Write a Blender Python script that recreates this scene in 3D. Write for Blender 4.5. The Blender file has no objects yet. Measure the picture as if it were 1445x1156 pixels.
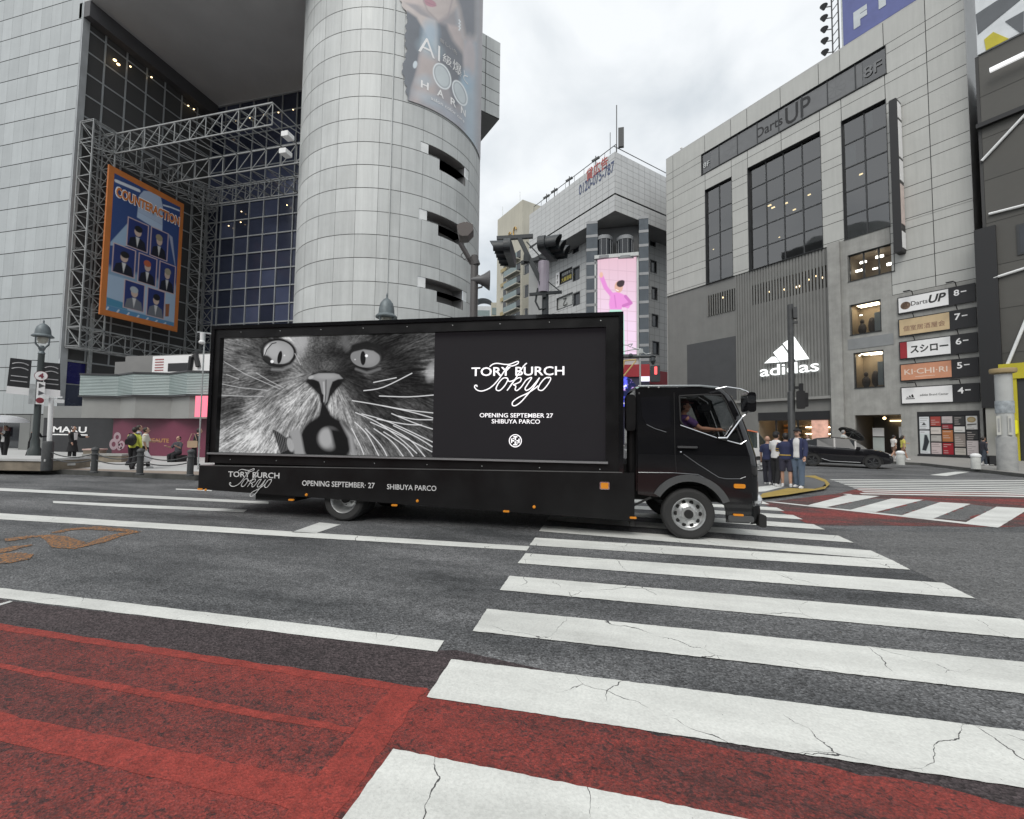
import bpy, bmesh, math, random
import numpy as np
from mathutils import Vector, Matrix
from mathutils.geometry import tessellate_polygon
from math import sin, cos, pi, radians as rad
random.seed(7)
S = bpy.context.scene
COL = S.collection

# ------------------------------------------------------------------ camera, sky, sun, exposure
FPX, CX, CY, EYE = 600.0, 722.5, 578.0, 1.6
PITCH, ROLL, YAW = rad(3.0), rad(0.7), rad(13.4)
FWD = Vector((-sin(YAW)*cos(PITCH), cos(YAW)*cos(PITCH), sin(PITCH)))
_r = Vector((cos(YAW), sin(YAW), 0)); _u = _r.cross(FWD)
RGT = _r*cos(ROLL)+_u*sin(ROLL); UPV = -_r*sin(ROLL)+_u*cos(ROLL)
cd = bpy.data.cameras.new('camera'); cam = bpy.data.objects.new('camera', cd); COL.objects.link(cam)
cd.sensor_width = 36; cd.lens = FPX/1445*36; cd.clip_start = .05; cd.clip_end = 3000
m = Matrix((RGT, UPV, -FWD)).transposed().to_4x4(); m.translation = (0, 0, EYE); cam.matrix_world = m
S.camera = cam

SUN_EL, SUN_AZ = rad(50), rad(190)         # azimuth clockwise from +Y
w = bpy.data.worlds.new('World'); S.world = w; w.use_nodes = True
nt = w.node_tree; nt.nodes.clear()
def nd(t, typ, props=None, **inp):
    n = t.nodes.new(typ)
    for k, v in (props or {}).items(): setattr(n, k, v)
    for k, v in inp.items():
        key = int(k[1:]) if k[0] == '_' and k[1:].isdigit() else k.replace('_', ' ')
        sock = n.inputs[key]
        if isinstance(v, bpy.types.NodeSocket): t.links.new(v, sock)
        else:
            try: sock.default_value = v
            except Exception: sock.default_value = tuple(v)+(1,) if len(v) == 3 else v
    return n
sky = nd(nt, 'ShaderNodeTexSky', dict(sky_type='NISHITA', sun_disc=False, sun_elevation=SUN_EL, sun_rotation=SUN_AZ, dust_density=3.0))
tc = nd(nt, 'ShaderNodeTexCoord')
sep = nd(nt, 'ShaderNodeSeparateXYZ', _0=tc.outputs['Generated'])
den = nd(nt, 'ShaderNodeMath', dict(operation='ADD'), _0=sep.outputs['Z'], _1=.35)
vx = nd(nt, 'ShaderNodeVectorMath', dict(operation='DIVIDE'), _0=tc.outputs['Generated'])
cmb = nd(nt, 'ShaderNodeCombineXYZ', X=den.outputs[0], Y=den.outputs[0], Z=den.outputs[0]); nt.links.new(cmb.outputs[0], vx.inputs[1])
no = nd(nt, 'ShaderNodeTexNoise', Vector=vx.outputs[0], Scale=3.4, Detail=6.0, Roughness=.5, Distortion=.25)
sd = Vector((sin(SUN_AZ)*cos(SUN_EL), cos(SUN_AZ)*cos(SUN_EL), sin(SUN_EL)))
dt = nd(nt, 'ShaderNodeVectorMath', dict(operation='DOT_PRODUCT'), _0=tc.outputs['Generated'], _1=tuple(sd))
gl = nd(nt, 'ShaderNodeMapRange', _0=dt.outputs['Value'], _1=-.6, _2=.9, _3=-.06, _4=.40)
el = nd(nt, 'ShaderNodeMapRange', _0=sep.outputs['Z'], _1=.12, _2=.62, _3=-.14, _4=.03)
ad0 = nd(nt, 'ShaderNodeMath', dict(operation='ADD'), _0=no.outputs[0], _1=el.outputs[0])
ad = nd(nt, 'ShaderNodeMath', dict(operation='ADD', use_clamp=True), _0=ad0.outputs[0], _1=gl.outputs[0])
cr = nd(nt, 'ShaderNodeValToRGB', _0=ad.outputs[0])
cr.color_ramp.elements[0].position = .30; cr.color_ramp.elements[0].color = (4.7, 5.2, 5.6, 1)
cr.color_ramp.elements[1].position = .72; cr.color_ramp.elements[1].color = (8.4, 8.65, 8.8, 1)
mx = nd(nt, 'ShaderNodeMix', dict(data_type='RGBA'), _0=.9, _6=sky.outputs[0], _7=cr.outputs[0])
bg = nd(nt, 'ShaderNodeBackground', Color=mx.outputs[2], Strength=.1)
nt.links.new(bg.outputs[0], nd(nt, 'ShaderNodeOutputWorld').inputs[0])
sl = bpy.data.lights.new('sun', 'SUN'); sl.energy = 1.5; sl.angle = rad(35); sl.color = (1, .97, .92)
so = bpy.data.objects.new('sun', sl); COL.objects.link(so); so.rotation_euler = sd.to_track_quat('Z', 'Y').to_euler()
S.view_settings.view_transform = 'Standard'; S.view_settings.look = 'None'; S.view_settings.gamma = 1
S.view_settings.use_curve_mapping = False
S.view_settings.exposure = .32
S.render.engine = 'CYCLES'; S.cycles.use_denoising = True; S.cycles.max_bounces = 6; S.cycles.transparent_max_bounces = 10
S.cycles.sample_clamp_indirect = 5

# ------------------------------------------------------------------ measuring helpers (photo survey -> metres)
def ray(px, py): return FWD + RGT*((px-CX)/FPX) + UPV*((CY-py)/FPX)
def g(px, py, z=0.0):
    d = ray(px, py); t = (z-EYE)/d.z
    return Vector((0, 0, EYE)) + d*t
class Fr:                                   # a vertical plane: x along it, -y towards the viewer, z up
    def __init__(s, P0, deg): s.p = Vector((P0[0], P0[1])); s.deg = deg; s.a = rad(deg); s.u = Vector((cos(s.a), sin(s.a)))
    def uz(s, px, py, back=0.0):            # back: distance behind the plane
        n = Vector((-s.u.y, s.u.x)); p = s.p + n*back; d = ray(px, py)
        t = p.dot(n)/Vector((d.x, d.y)).dot(n); q = d*t
        return (Vector((q.x, q.y))-p).dot(s.u), q.z+EYE
    def box(s, TL, TR, BR, BL, back=0.0):   # best upright rectangle for four photo corners
        a, b, c, d = [s.uz(*k, back) for k in (TL, TR, BR, BL)]
        return ((a[0]+d[0])/2, (b[0]+c[0])/2, (d[1]+c[1])/2, (a[1]+b[1])/2)
    def world(s, u, y, z): return Vector((s.p.x+u*cos(s.a)-y*sin(s.a), s.p.y+u*sin(s.a)+y*cos(s.a), z))
    def at(s): return (s.p.x, s.p.y, 0)

# ------------------------------------------------------------------ materials
MATS = {}
def mat(name, col, rough=.6, metal=0., var=.1, vs=1.2, bump=0., bs=60., tint=False, emit=None, es=0., spec=.5, streak=0., coat=0.):
    if name in MATS: return MATS[name]
    M = bpy.data.materials.new(name); M.use_nodes = True; t = M.node_tree; t.nodes.clear(); MATS[name] = M
    tc = nd(t, 'ShaderNodeTexCoord'); P = nd(t, 'ShaderNodeBsdfPrincipled', Roughness=rough, Metallic=metal)
    P.inputs['Specular IOR Level'].default_value = spec; P.inputs['Coat Weight'].default_value = coat
    nz = nd(t, 'ShaderNodeTexNoise', Vector=tc.outputs['Object'], Scale=vs, Detail=6.0, Roughness=.6)
    mr = nd(t, 'ShaderNodeMapRange', _0=nz.outputs[0], _1=.3, _2=.7, _3=1-var, _4=1+var)
    f = mr.outputs[0]
    if streak:
        mp = nd(t, 'ShaderNodeMapping', Vector=tc.outputs['Object']); mp.inputs['Scale'].default_value = (2.2, 2.2, .12)
        n2 = nd(t, 'ShaderNodeTexNoise', Vector=mp.outputs[0], Scale=1.6, Detail=5.0, Roughness=.7)
        m2 = nd(t, 'ShaderNodeMapRange', _0=n2.outputs[0], _1=.35, _2=.72, _3=1+streak*.35, _4=1-streak)
        f = nd(t, 'ShaderNodeMath', dict(operation='MULTIPLY'), _0=f, _1=m2.outputs[0]).outputs[0]
    if tint:
        at = nd(t, 'ShaderNodeAttribute', dict(attribute_name='tint'))
        f = nd(t, 'ShaderNodeMath', dict(operation='MULTIPLY'), _0=f, _1=at.outputs['Fac']).outputs[0]
    sc = nd(t, 'ShaderNodeVectorMath', dict(operation='SCALE'), _0=col, Scale=f)
    t.links.new(sc.outputs[0], P.inputs['Base Color'])
    if bump:
        nb = nd(t, 'ShaderNodeTexNoise', Vector=tc.outputs['Object'], Scale=bs, Detail=4.0)
        b = nd(t, 'ShaderNodeBump', Strength=bump, Distance=.02, Height=nb.outputs[0]); t.links.new(b.outputs[0], P.inputs['Normal'])
    if rough > .12 and metal < .5:
        rr = nd(t, 'ShaderNodeMapRange', _0=nz.outputs[0], _1=.3, _2=.7, _3=max(.03, rough-.08), _4=min(1, rough+.08)); t.links.new(rr.outputs[0], P.inputs['Roughness'])
    if emit: P.inputs['Emission Color'].default_value = tuple(emit)+(1,); P.inputs['Emission Strength'].default_value = es
    t.links.new(P.outputs[0], nd(t, 'ShaderNodeOutputMaterial').inputs[0])
    return M
def glass(name, tintc=(.35, .38, .4), refl=.12):
    if name in MATS: return MATS[name]
    M = bpy.data.materials.new(name); M.use_nodes = True; t = M.node_tree; t.nodes.clear(); MATS[name] = M
    tr = nd(t, 'ShaderNodeBsdfTransparent', Color=tuple(tintc)+(1,)); gs = nd(t, 'ShaderNodeBsdfGlossy', Roughness=.03)
    fr = nd(t, 'ShaderNodeFresnel', IOR=1.5); a = nd(t, 'ShaderNodeMath', dict(operation='MULTIPLY_ADD', use_clamp=True), _0=fr.outputs[0], _1=.9, _2=refl*.25)
    tc = nd(t, 'ShaderNodeTexCoord'); nb = nd(t, 'ShaderNodeTexNoise', Vector=tc.outputs['Object'], Scale=.5)
    b = nd(t, 'ShaderNodeBump', Strength=.05, Distance=.1, Height=nb.outputs[0]); t.links.new(b.outputs[0], gs.inputs['Normal'])
    mxs = nd(t, 'ShaderNodeMixShader', _0=a.outputs[0], _1=tr.outputs[0], _2=gs.outputs[0])
    t.links.new(mxs.outputs[0], nd(t, 'ShaderNodeOutputMaterial').inputs[0]); return M
def picture(name, em=0., rough=.5):         # colours come from the mesh attribute 'pix' (print or LED picture)
    if name in MATS: return MATS[name]
    M = bpy.data.materials.new(name); M.use_nodes = True; t = M.node_tree; t.nodes.clear(); MATS[name] = M
    at = nd(t, 'ShaderNodeAttribute', dict(attribute_name='pix'))
    P = nd(t, 'ShaderNodeBsdfPrincipled', Roughness=rough)
    P.inputs['Specular IOR Level'].default_value = .25 if not em else .1
    if em:
        P.inputs['Base Color'].default_value = (.004, .004, .0045, 1); t.links.new(at.outputs['Color'], P.inputs['Emission Color']); P.inputs['Emission Strength'].default_value = em
    else: t.links.new(at.outputs['Color'], P.inputs['Base Color'])
    t.links.new(P.outputs[0], nd(t, 'ShaderNodeOutputMaterial').inputs[0]); return M

# ------------------------------------------------------------------ mesh builder
class MB:
    def __init__(s): s.v = []; s.f = []; s.m = []; s.c = []; s.X = None
    def add(s, ps):
        b = len(s.v)
        if s.X is None: s.v += [tuple(p) for p in ps]
        else: s.v += [tuple(s.X @ Vector(p)) for p in ps]
        return b
    def face(s, idx, m=0, c=1.): s.f.append(tuple(idx)); s.m.append(m); s.c.append(c)
    def poly(s, ps, m=0, c=1.):
        b = s.add(ps); s.face(range(b, b+len(ps)), m, c)
    def box(s, x0, x1, y0, y1, z0, z1, m=0, c=1.):
        b = s.add([(x0,y0,z0),(x1,y0,z0),(x1,y1,z0),(x0,y1,z0),(x0,y0,z1),(x1,y0,z1),(x1,y1,z1),(x0,y1,z1)])
        for q in ((0,3,2,1),(4,5,6,7),(0,1,5,4),(1,2,6,5),(2,3,7,6),(3,0,4,7)): s.face([b+i for i in q], m, c)
    def rbox(s, x0, x1, y0, y1, z0, z1, r, m=0, n=3):      # box with rounded corners seen along y and softened front edge
        pts = []
        for cx, cz, a0 in ((x1-r, z1-r, 0), (x0+r, z1-r, 90), (x0+r, z0+r, 180), (x1-r, z0+r, 270)):
            for i in range(n+1):
                a = rad(a0+90*i/n); pts.append((cx+r*cos(a), cz+r*sin(a)))
        s.prism(pts, y0, y1, m)
    def prism(s, poly, y0, y1, m=0, c=1., caps=(1, 1)):    # polygon in x,z swept from y0 to y1
        n = len(poly); b = s.add([(x, y0, z) for x, z in poly]+[(x, y1, z) for x, z in poly])
        if caps[0]: s.face(range(b, b+n), m, c)
        if caps[1]: s.face(range(b+2*n-1, b+n-1, -1), m, c)
        for i in range(n): j = (i+1) % n; s.face((b+i, b+n+i, b+n+j, b+j), m, c)
    def slab(s, poly, z0, z1, m=0, c=1., bottom=False):    # polygon in x,y swept from z0 to z1
        n = len(poly); b = s.add([(p[0], p[1], z0) for p in poly]+[(p[0], p[1], z1) for p in poly])
        s.face(range(b+n, b+2*n), m, c)
        if bottom: s.face(range(b+n-1, b-1, -1), m, c)
        for i in range(n): j = (i+1) % n; s.face((b+i, b+j, b+n+j, b+n+i), m, c)
    def holes(s, outer, holes, y0, y1, m=0):               # plate in x,z with holes, swept from y0 to y1
        loops = [outer]+holes; flat = [p for l in loops for p in l]
        tris = tessellate_polygon([[Vector((p[0], p[1], 0)) for p in l] for l in loops])
        n = len(flat); b = s.add([(x, y0, z) for x, z in flat]+[(x, y1, z) for x, z in flat])
        for t in tris: s.face([b+i for i in t], m); s.face([b+n+i for i in reversed(t)], m)
        o = 0
        for l in loops:
            k = len(l)
            for i in range(k): j = (i+1) % k; s.face((b+o+i, b+o+j, b+n+o+j, b+n+o+i), m)
            o += k
    def plate(s, u0, u1, z0, z1, opens, y0, y1, m=0, plain=()):   # wall in x,z with square openings and their reveals
        al = list(opens)+list(plain)
        U = sorted(set([u0, u1]+[min(max(o[i], u0), u1) for o in al for i in (0, 1)])); Z = sorted(set([z0, z1]+[min(max(o[i], z0), z1) for o in al for i in (2, 3)]))
        for i in range(len(U)-1):
            for k in range(len(Z)-1):
                uc, zc = (U[i]+U[i+1])/2, (Z[k]+Z[k+1])/2
                if any(o[0] < uc < o[1] and o[2] < zc < o[3] for o in al): continue
                s.poly([(U[i], y0, Z[k]), (U[i+1], y0, Z[k]), (U[i+1], y0, Z[k+1]), (U[i], y0, Z[k+1])], m)
        for a, b, c, d in list(opens)+[(u0, u1, z0, z1)]:
            for p, q in (((a, c), (b, c)), ((b, c), (b, d)), ((b, d), (a, d)), ((a, d), (a, c))): s.poly([(p[0], y0, p[1]), (q[0], y0, q[1]), (q[0], y1, q[1]), (p[0], y1, p[1])], m)
    def bar(s, p, q, w, h=None, m=0, c=1.):
        p, q = Vector(p), Vector(q); d = (q-p).normalized(); h = h or w
        a = d.cross(Vector((0, 0, 1)) if abs(d.z) < .95 else Vector((0, 1, 0))).normalized(); e = d.cross(a)
        ps = [o+a*sx*w/2+e*sy*h/2 for o in (p, q) for sx, sy in ((-1,-1),(1,-1),(1,1),(-1,1))]
        b = s.add(ps)
        for f in ((0,1,2,3),(7,6,5,4),(0,4,5,1),(1,5,6,2),(2,6,7,3),(3,7,4,0)): s.face([b+i for i in f], m, c)
    def tube(s, ps, r, n=8, m=0, caps=True, c=1.):
        ps = [Vector(p) for p in ps]; k = len(ps); rs = r if isinstance(r, (list, tuple)) else [r]*k
        d0 = (ps[1]-ps[0]).normalized(); a = d0.cross(Vector((0, 0, 1)) if abs(d0.z) < .9 else Vector((0, 1, 0))).normalized()
        base = len(s.v)
        for i, p in enumerate(ps):
            d = (ps[min(i+1, k-1)]-ps[max(i-1, 0)]).normalized(); a = (a-d*a.dot(d)).normalized(); e = d.cross(a)
            s.add([p+(a*cos(2*pi*j/n)+e*sin(2*pi*j/n))*rs[i] for j in range(n)])
        for i in range(k-1):
            for j in range(n): j2 = (j+1) % n; s.face((base+i*n+j, base+i*n+j2, base+(i+1)*n+j2, base+(i+1)*n+j), m, c)
        if caps: s.face(range(base+n-1, base-1, -1), m, c); s.face(range(base+(k-1)*n, base+k*n), m, c)
    def lathe(s, prof, n=20, m=0, o=(0, 0, 0), ax='z', c=1., caps=True):
        base = len(s.v); k = len(prof)
        for r, h in prof:
            for j in range(n):
                a = 2*pi*j/n; x, y = r*cos(a), r*sin(a)
                p = (x, y, h) if ax == 'z' else ((x, h, y) if ax == 'y' else (h, x, y))
                s.add([(p[0]+o[0], p[1]+o[1], p[2]+o[2])])
        for i in range(k-1):
            for j in range(n): j2 = (j+1) % n; s.face((base+i*n+j, base+i*n+j2, base+(i+1)*n+j2, base+(i+1)*n+j), m, c)
        if caps and prof[0][0] > 1e-4: s.face(range(base+n-1, base-1, -1), m, c)
        if caps and prof[-1][0] > 1e-4: s.face(range(base+(k-1)*n, base+k*n), m, c)
    def ball(s, o, rx, ry=None, rz=None, n=12, k=8, m=0, z0=-1., z1=1.):
        ry = ry or rx; rz = rz or rx; a0, a1 = math.asin(z0), math.asin(z1); base = len(s.v)
        for i in range(k+1):
            a = a0+(a1-a0)*i/k
            s.add([(o[0]+rx*cos(a)*cos(2*pi*j/n), o[1]+ry*cos(a)*sin(2*pi*j/n), o[2]+rz*sin(a)) for j in range(n)])
        for i in range(k):
            for j in range(n): j2 = (j+1) % n; s.face((base+i*n+j, base+i*n+j2, base+(i+1)*n+j2, base+(i+1)*n+j), m)
    def ring(s, prof, m=0, closed=False):                  # loft through equal-length loops of points
        n = len(prof[0]); base = len(s.v)
        for l in prof: s.add(l)
        for i in range(len(prof)-1):
            for j in range(n if closed else n-1):
                j2 = (j+1) % n; s.face((base+i*n+j, base+i*n+j2, base+(i+1)*n+j2, base+(i+1)*n+j), m)
    def build(s, name, mats, parent=None, smooth=None, kind=None, weld=False):
        me = bpy.data.meshes.new(name); me.from_pydata(s.v, [], s.f); me.update()
        for mm in (mats if isinstance(mats, (list, tuple)) else [mats]): me.materials.append(mm)
        if any(s.m): me.polygons.foreach_set('material_index', s.m)
        if any(c != 1. for c in s.c):
            a = me.attributes.new('tint', 'FLOAT', 'FACE'); a.data.foreach_set('value', s.c)
        elif any('tint' == n.attribute_name for mm in me.materials if mm for n in mm.node_tree.nodes if n.type == 'ATTRIBUTE'):
            a = me.attributes.new('tint', 'FLOAT', 'FACE'); a.data.foreach_set('value', [1.]*len(s.f))
        if weld:
            bm = bmesh.new(); bm.from_mesh(me); bmesh.ops.remove_doubles(bm, verts=bm.verts, dist=1e-4); bmesh.ops.recalc_face_normals(bm, faces=bm.faces); bm.to_mesh(me); bm.free()
        if smooth is not None:
            me.polygons.foreach_set('use_smooth', [True]*len(me.polygons)); me.set_sharp_from_angle(angle=rad(smooth))
        o = bpy.data.objects.new(name, me); COL.objects.link(o)
        if parent: o.parent = parent
        if kind: o['kind'] = kind
        return o
def E(name, label, cat, loc=(0, 0, 0), rz=0., group=None):
    o = bpy.data.objects.new(name, None); COL.objects.link(o); o.location = loc; o.rotation_euler = (0, 0, rad(rz))
    o.empty_display_size = .3; o['label'] = label; o['category'] = cat
    if group: o['group'] = group
    return o
def tag(o, label, cat, group=None, loc=None, rz=None):
    o['label'] = label; o['category'] = cat
    if group: o['group'] = group
    if loc: o.location = loc
    if rz is not None: o.rotation_euler = (0, 0, rad(rz))
    return o
def dup(o, parent=None):
    c = o.copy(); COL.objects.link(c)
    if parent: c.parent = parent
    for ch in list(o.children): dup(ch, c)
    return c
_tc = {}
def text(name, body, mt, parent, c, h, w=None, bold=0., d=.01, mapf=None, shear=0., offs=0.):
    """lettering standing in the x,z plane, facing -y; c = (x centre, y, z centre), h = height, w = width"""
    cu = bpy.data.curves.new('lettering', 'FONT'); cu.body = body; cu.offset = bold; cu.shear = shear; cu.space_character = 1+offs; cu.resolution_u = 3
    ob = bpy.data.objects.new('lettering', cu); COL.objects.link(ob)
    me = bpy.data.meshes.new_from_object(ob.evaluated_get(bpy.context.evaluated_depsgraph_get()))
    bpy.data.objects.remove(ob); bpy.data.curves.remove(cu)
    V = np.array([v.co[:] for v in me.vertices]); fs = [tuple(p.vertices) for p in me.polygons]; bpy.data.meshes.remove(me)
    lo, hi = V.min(0), V.max(0); sz = h/(hi[1]-lo[1]); sx = (w/(hi[0]-lo[0])) if w else sz
    mb = MB(); ps = []
    for v in V:
        x = (v[0]-(lo[0]+hi[0])/2)*sx; z = (v[1]-(lo[1]+hi[1])/2)*sz
        ps.append((c[0]+x, c[1], c[2]+z))
    if mapf: ps = [mapf(*p) for p in ps]
    mb.add(ps)
    for f in fs: mb.face(f)
    if d and not mapf:                       # a little thickness
        cnt = {}
        for f in fs:
            for i in range(len(f)): e = (f[i], f[(i+1) % len(f)]); cnt[e] = 1
        b = mb.add([(p[0], p[1]+d, p[2]) for p in ps])
        for (i, j) in cnt:
            if (j, i) not in cnt: mb.face((i, j, j+b, i+b))
    return mb.build(name, mt, parent)
def paneled(mb, us, zs, opens=(), gap=.02, gu=None, tv=.06, y=0., back=.03, mp=0, mg=1, mapf=None, sub=1, keep=None, rowtint=0.):
    """cladding of separate panels with open joints; us, zs are the joint lines, opens = (u0,u1,z0,z1) left empty"""
    U = sorted(set([round(x, 4) for x in us]+[round(o[i], 4) for o in opens for i in (0, 1) if us[0] < o[i] < us[-1]]))
    Z = sorted(set([round(x, 4) for x in zs]+[round(o[i], 4) for o in opens for i in (2, 3) if zs[0] < o[i] < zs[-1]]))
    ju, jz = set(round(x, 4) for x in us), set(round(x, 4) for x in zs)
    gu = gap if gu is None else gu
    f = mapf or (lambda u, yy, z: (u, yy, z)); rnd = random.Random(len(us)*7+len(zs)); tc = {}
    for i in range(len(U)-1):
        pi_ = sum(1 for x in us if x <= U[i]+1e-4)
        for k in range(len(Z)-1):
            u0, u1, z0, z1 = U[i], U[i+1], Z[k], Z[k+1]; uc, zc = (u0+u1)/2, (z0+z1)/2
            if any(o[0] < uc < o[1] and o[2] < zc < o[3] for o in opens): continue
            if keep and not keep(uc, zc): continue
            pk = sum(1 for x in zs if x <= z0+1e-4); key = (pi_, pk)
            if key not in tc: tc[key] = 1+rnd.uniform(-tv, tv)
            a0, a1 = u0+(gu/2 if u0 in ju else 0), u1-(gu/2 if u1 in ju else 0); b0, b1 = z0+(gap/2 if z0 in jz else 0), z1-(gap/2 if z1 in jz else 0)
            for q in range(sub):
                e0, e1 = a0+(a1-a0)*q/sub, a0+(a1-a0)*(q+1)/sub; g0, g1 = u0+(u1-u0)*q/sub, u0+(u1-u0)*(q+1)/sub
                mb.poly([f(e0, y, b0), f(e1, y, b0), f(e1, y, b1), f(e0, y, b1)], mp, tc[key])
                mb.poly([f(g0, y+back, z0), f(g1, y+back, z0), f(g1, y+back, z1), f(g0, y+back, z1)], mg, 1.)
def lin(a, b, n): return [a+(b-a)*i/n for i in range(n+1)]

# ------------------------------------------------------------------ painted pictures (prints and LED screens), as fine coloured meshes
def photo_px(P):                            # world points (n,3) -> photo pixel, used to lay a traced print onto its own surface
    d = np.asarray(P)-np.array([0, 0, EYE]); k = d @ np.array(FWD)
    return CX+FPX*(d @ np.array(RGT))/k, CY-FPX*(d @ np.array(UPV))/k
class Paint:
    def __init__(s, x, y, col=(0, 0, 0)): s.x = x; s.y = y; s.c = np.zeros(x.shape+(3,)); s.c[:] = col; s.a = np.ones(x.shape)
    def put(s, k, col, al=1.):
        k = np.clip(k, 0, 1)*al; s.c = s.c*(1-k[..., None])+np.array(col)*k[..., None]
    def ell(s, cx, cy, rx, ry, col, rot=0., soft=.08, al=1.):
        a = rad(rot); dx, dy = s.x-cx, s.y-cy; u = (dx*cos(a)+dy*sin(a))/rx; v = (-dx*sin(a)+dy*cos(a))/ry
        s.put((1-np.sqrt(u*u+v*v))/soft+.5, col, al)
    def dist(s, pts, closed=True):
        P = np.array(pts, float); n = len(P); D = np.full(s.x.shape, 1e9); ins = np.zeros(s.x.shape, bool)
        for i in range(n if closed else n-1):
            a, b = P[i], P[(i+1) % n]; e = b-a; L = max(1e-9, e @ e)
            t = np.clip(((s.x-a[0])*e[0]+(s.y-a[1])*e[1])/L, 0, 1); D = np.minimum(D, np.hypot(s.x-a[0]-t*e[0], s.y-a[1]-t*e[1]))
            if closed and a[1] != b[1]:
                c = ((a[1] > s.y) != (b[1] > s.y)) & (s.x < (b[0]-a[0])*(s.y-a[1])/(b[1]-a[1])+a[0]); ins ^= c
        return np.where(ins, -D, D)
    def poly(s, pts, col, soft=1., al=1.): s.put(.5-s.dist(pts)/soft, col, al)
    def line(s, pts, w, col, soft=.6, al=1., taper=False):
        if not taper: s.put(.5-(s.dist(pts, False)-w/2)/soft, col, al); return
        n = len(pts)
        for i in range(n-1): s.put(.5-(s.dist(pts[i:i+2], False)-w*(1-i/(n-1))/2)/soft, col, al)
    def build(s, name, P, mt, parent):       # P: (h,w,3) positions in the parent's frame
        h, wd = s.x.shape; idx = np.arange(h*wd).reshape(h, wd)
        F = np.stack([idx[:-1, :-1], idx[:-1, 1:], idx[1:, 1:], idx[1:, :-1]], -1).reshape(-1, 4)
        keep = s.a.reshape(-1)[F].min(1) > .5; F = F[keep]
        me = bpy.data.meshes.new(name); V = P.reshape(-1, 3)
        me.vertices.add(len(V)); me.vertices.foreach_set('co', V.astype(np.float32).ravel())
        me.loops.add(len(F)*4); me.loops.foreach_set('vertex_index', F.astype(np.int32).ravel())
        me.polygons.add(len(F)); me.polygons.foreach_set('loop_start', np.arange(0, len(F)*4, 4, dtype=np.int32))
        me.update(calc_edges=True); me.validate()
        at = me.attributes.new('pix', 'FLOAT_COLOR', 'POINT')
        at.data.foreach_set('color', np.concatenate([s.c, np.ones(s.x.shape+(1,))], -1).astype(np.float32).ravel())
        me.materials.append(mt); o = bpy.data.objects.new(name, me); COL.objects.link(o)
        if parent: o.parent = parent
        return o
def vnoise(x, y, sc, seed=0, octv=3):        # smooth value noise
    r = np.random.RandomState(seed); T = r.rand(256, 256); out = 0; amp = 1; tot = 0
    for k in range(octv):
        u, v = x*sc*2**k+17.3*k, y*sc*2**k+9.1*k; i, j = np.floor(u).astype(int), np.floor(v).astype(int); fu, fv = u-i, v-j
        fu = fu*fu*(3-2*fu); fv = fv*fv*(3-2*fv); A = lambda a, b: T[(j+b) % 256, (i+a) % 256]
        out = out+amp*((A(0,0)*(1-fu)+A(1,0)*fu)*(1-fv)+(A(0,1)*(1-fu)+A(1,1)*fu)*fv); tot += amp; amp *= .55
    return out/tot
# shared materials
m_black = mat('black_metal', (.012, .012, .013), .45)
m_dark = mat('dark_grey_metal', (.05, .052, .055), .5)
m_iron = mat('weathered_iron', (.055, .058, .06), .6, var=.25, vs=9)
m_steel = mat('galvanised_steel', (.42, .44, .44), .45, .6, var=.2, vs=6)
m_white = mat('white_paint_metal', (.75, .76, .76), .45)
m_joint = mat('dark_joint', (.06, .06, .06), .9); m_joint2 = mat('grey_joint', (.23, .23, .23), .9)
m_silver = mat('silver_aluminium_panel', (.50, .52, .515), .55, .08, var=.07, vs=.8, tint=True, streak=.13)
m_whitesign = mat('white_sign_face', (.8, .8, .8), .5, var=.03)
m_blacksign = mat('black_sign_face', (.015, .015, .017), .5)
m_letter_w = mat('white_lettering', (.85, .85, .85), .5, var=.02)
m_letter_k = mat('black_lettering', (.02, .02, .02), .5, var=.02)
m_darkglass = mat('dark_window_glass', (.02, .024, .03), .06, var=.3, vs=.4, spec=.6)
m_conc = mat('raw_concrete', (.30, .30, .285), .85, var=.18, vs=1.1, bump=.15, bs=30, streak=.12)
m_lampwarm = mat('warm_lamp', (.8, .7, .5), .5, emit=(1, .72, .38), es=3.5)
m_lampwhite = mat('white_lamp', (.8, .8, .8), .5, emit=(1, .95, .85), es=4)
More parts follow.
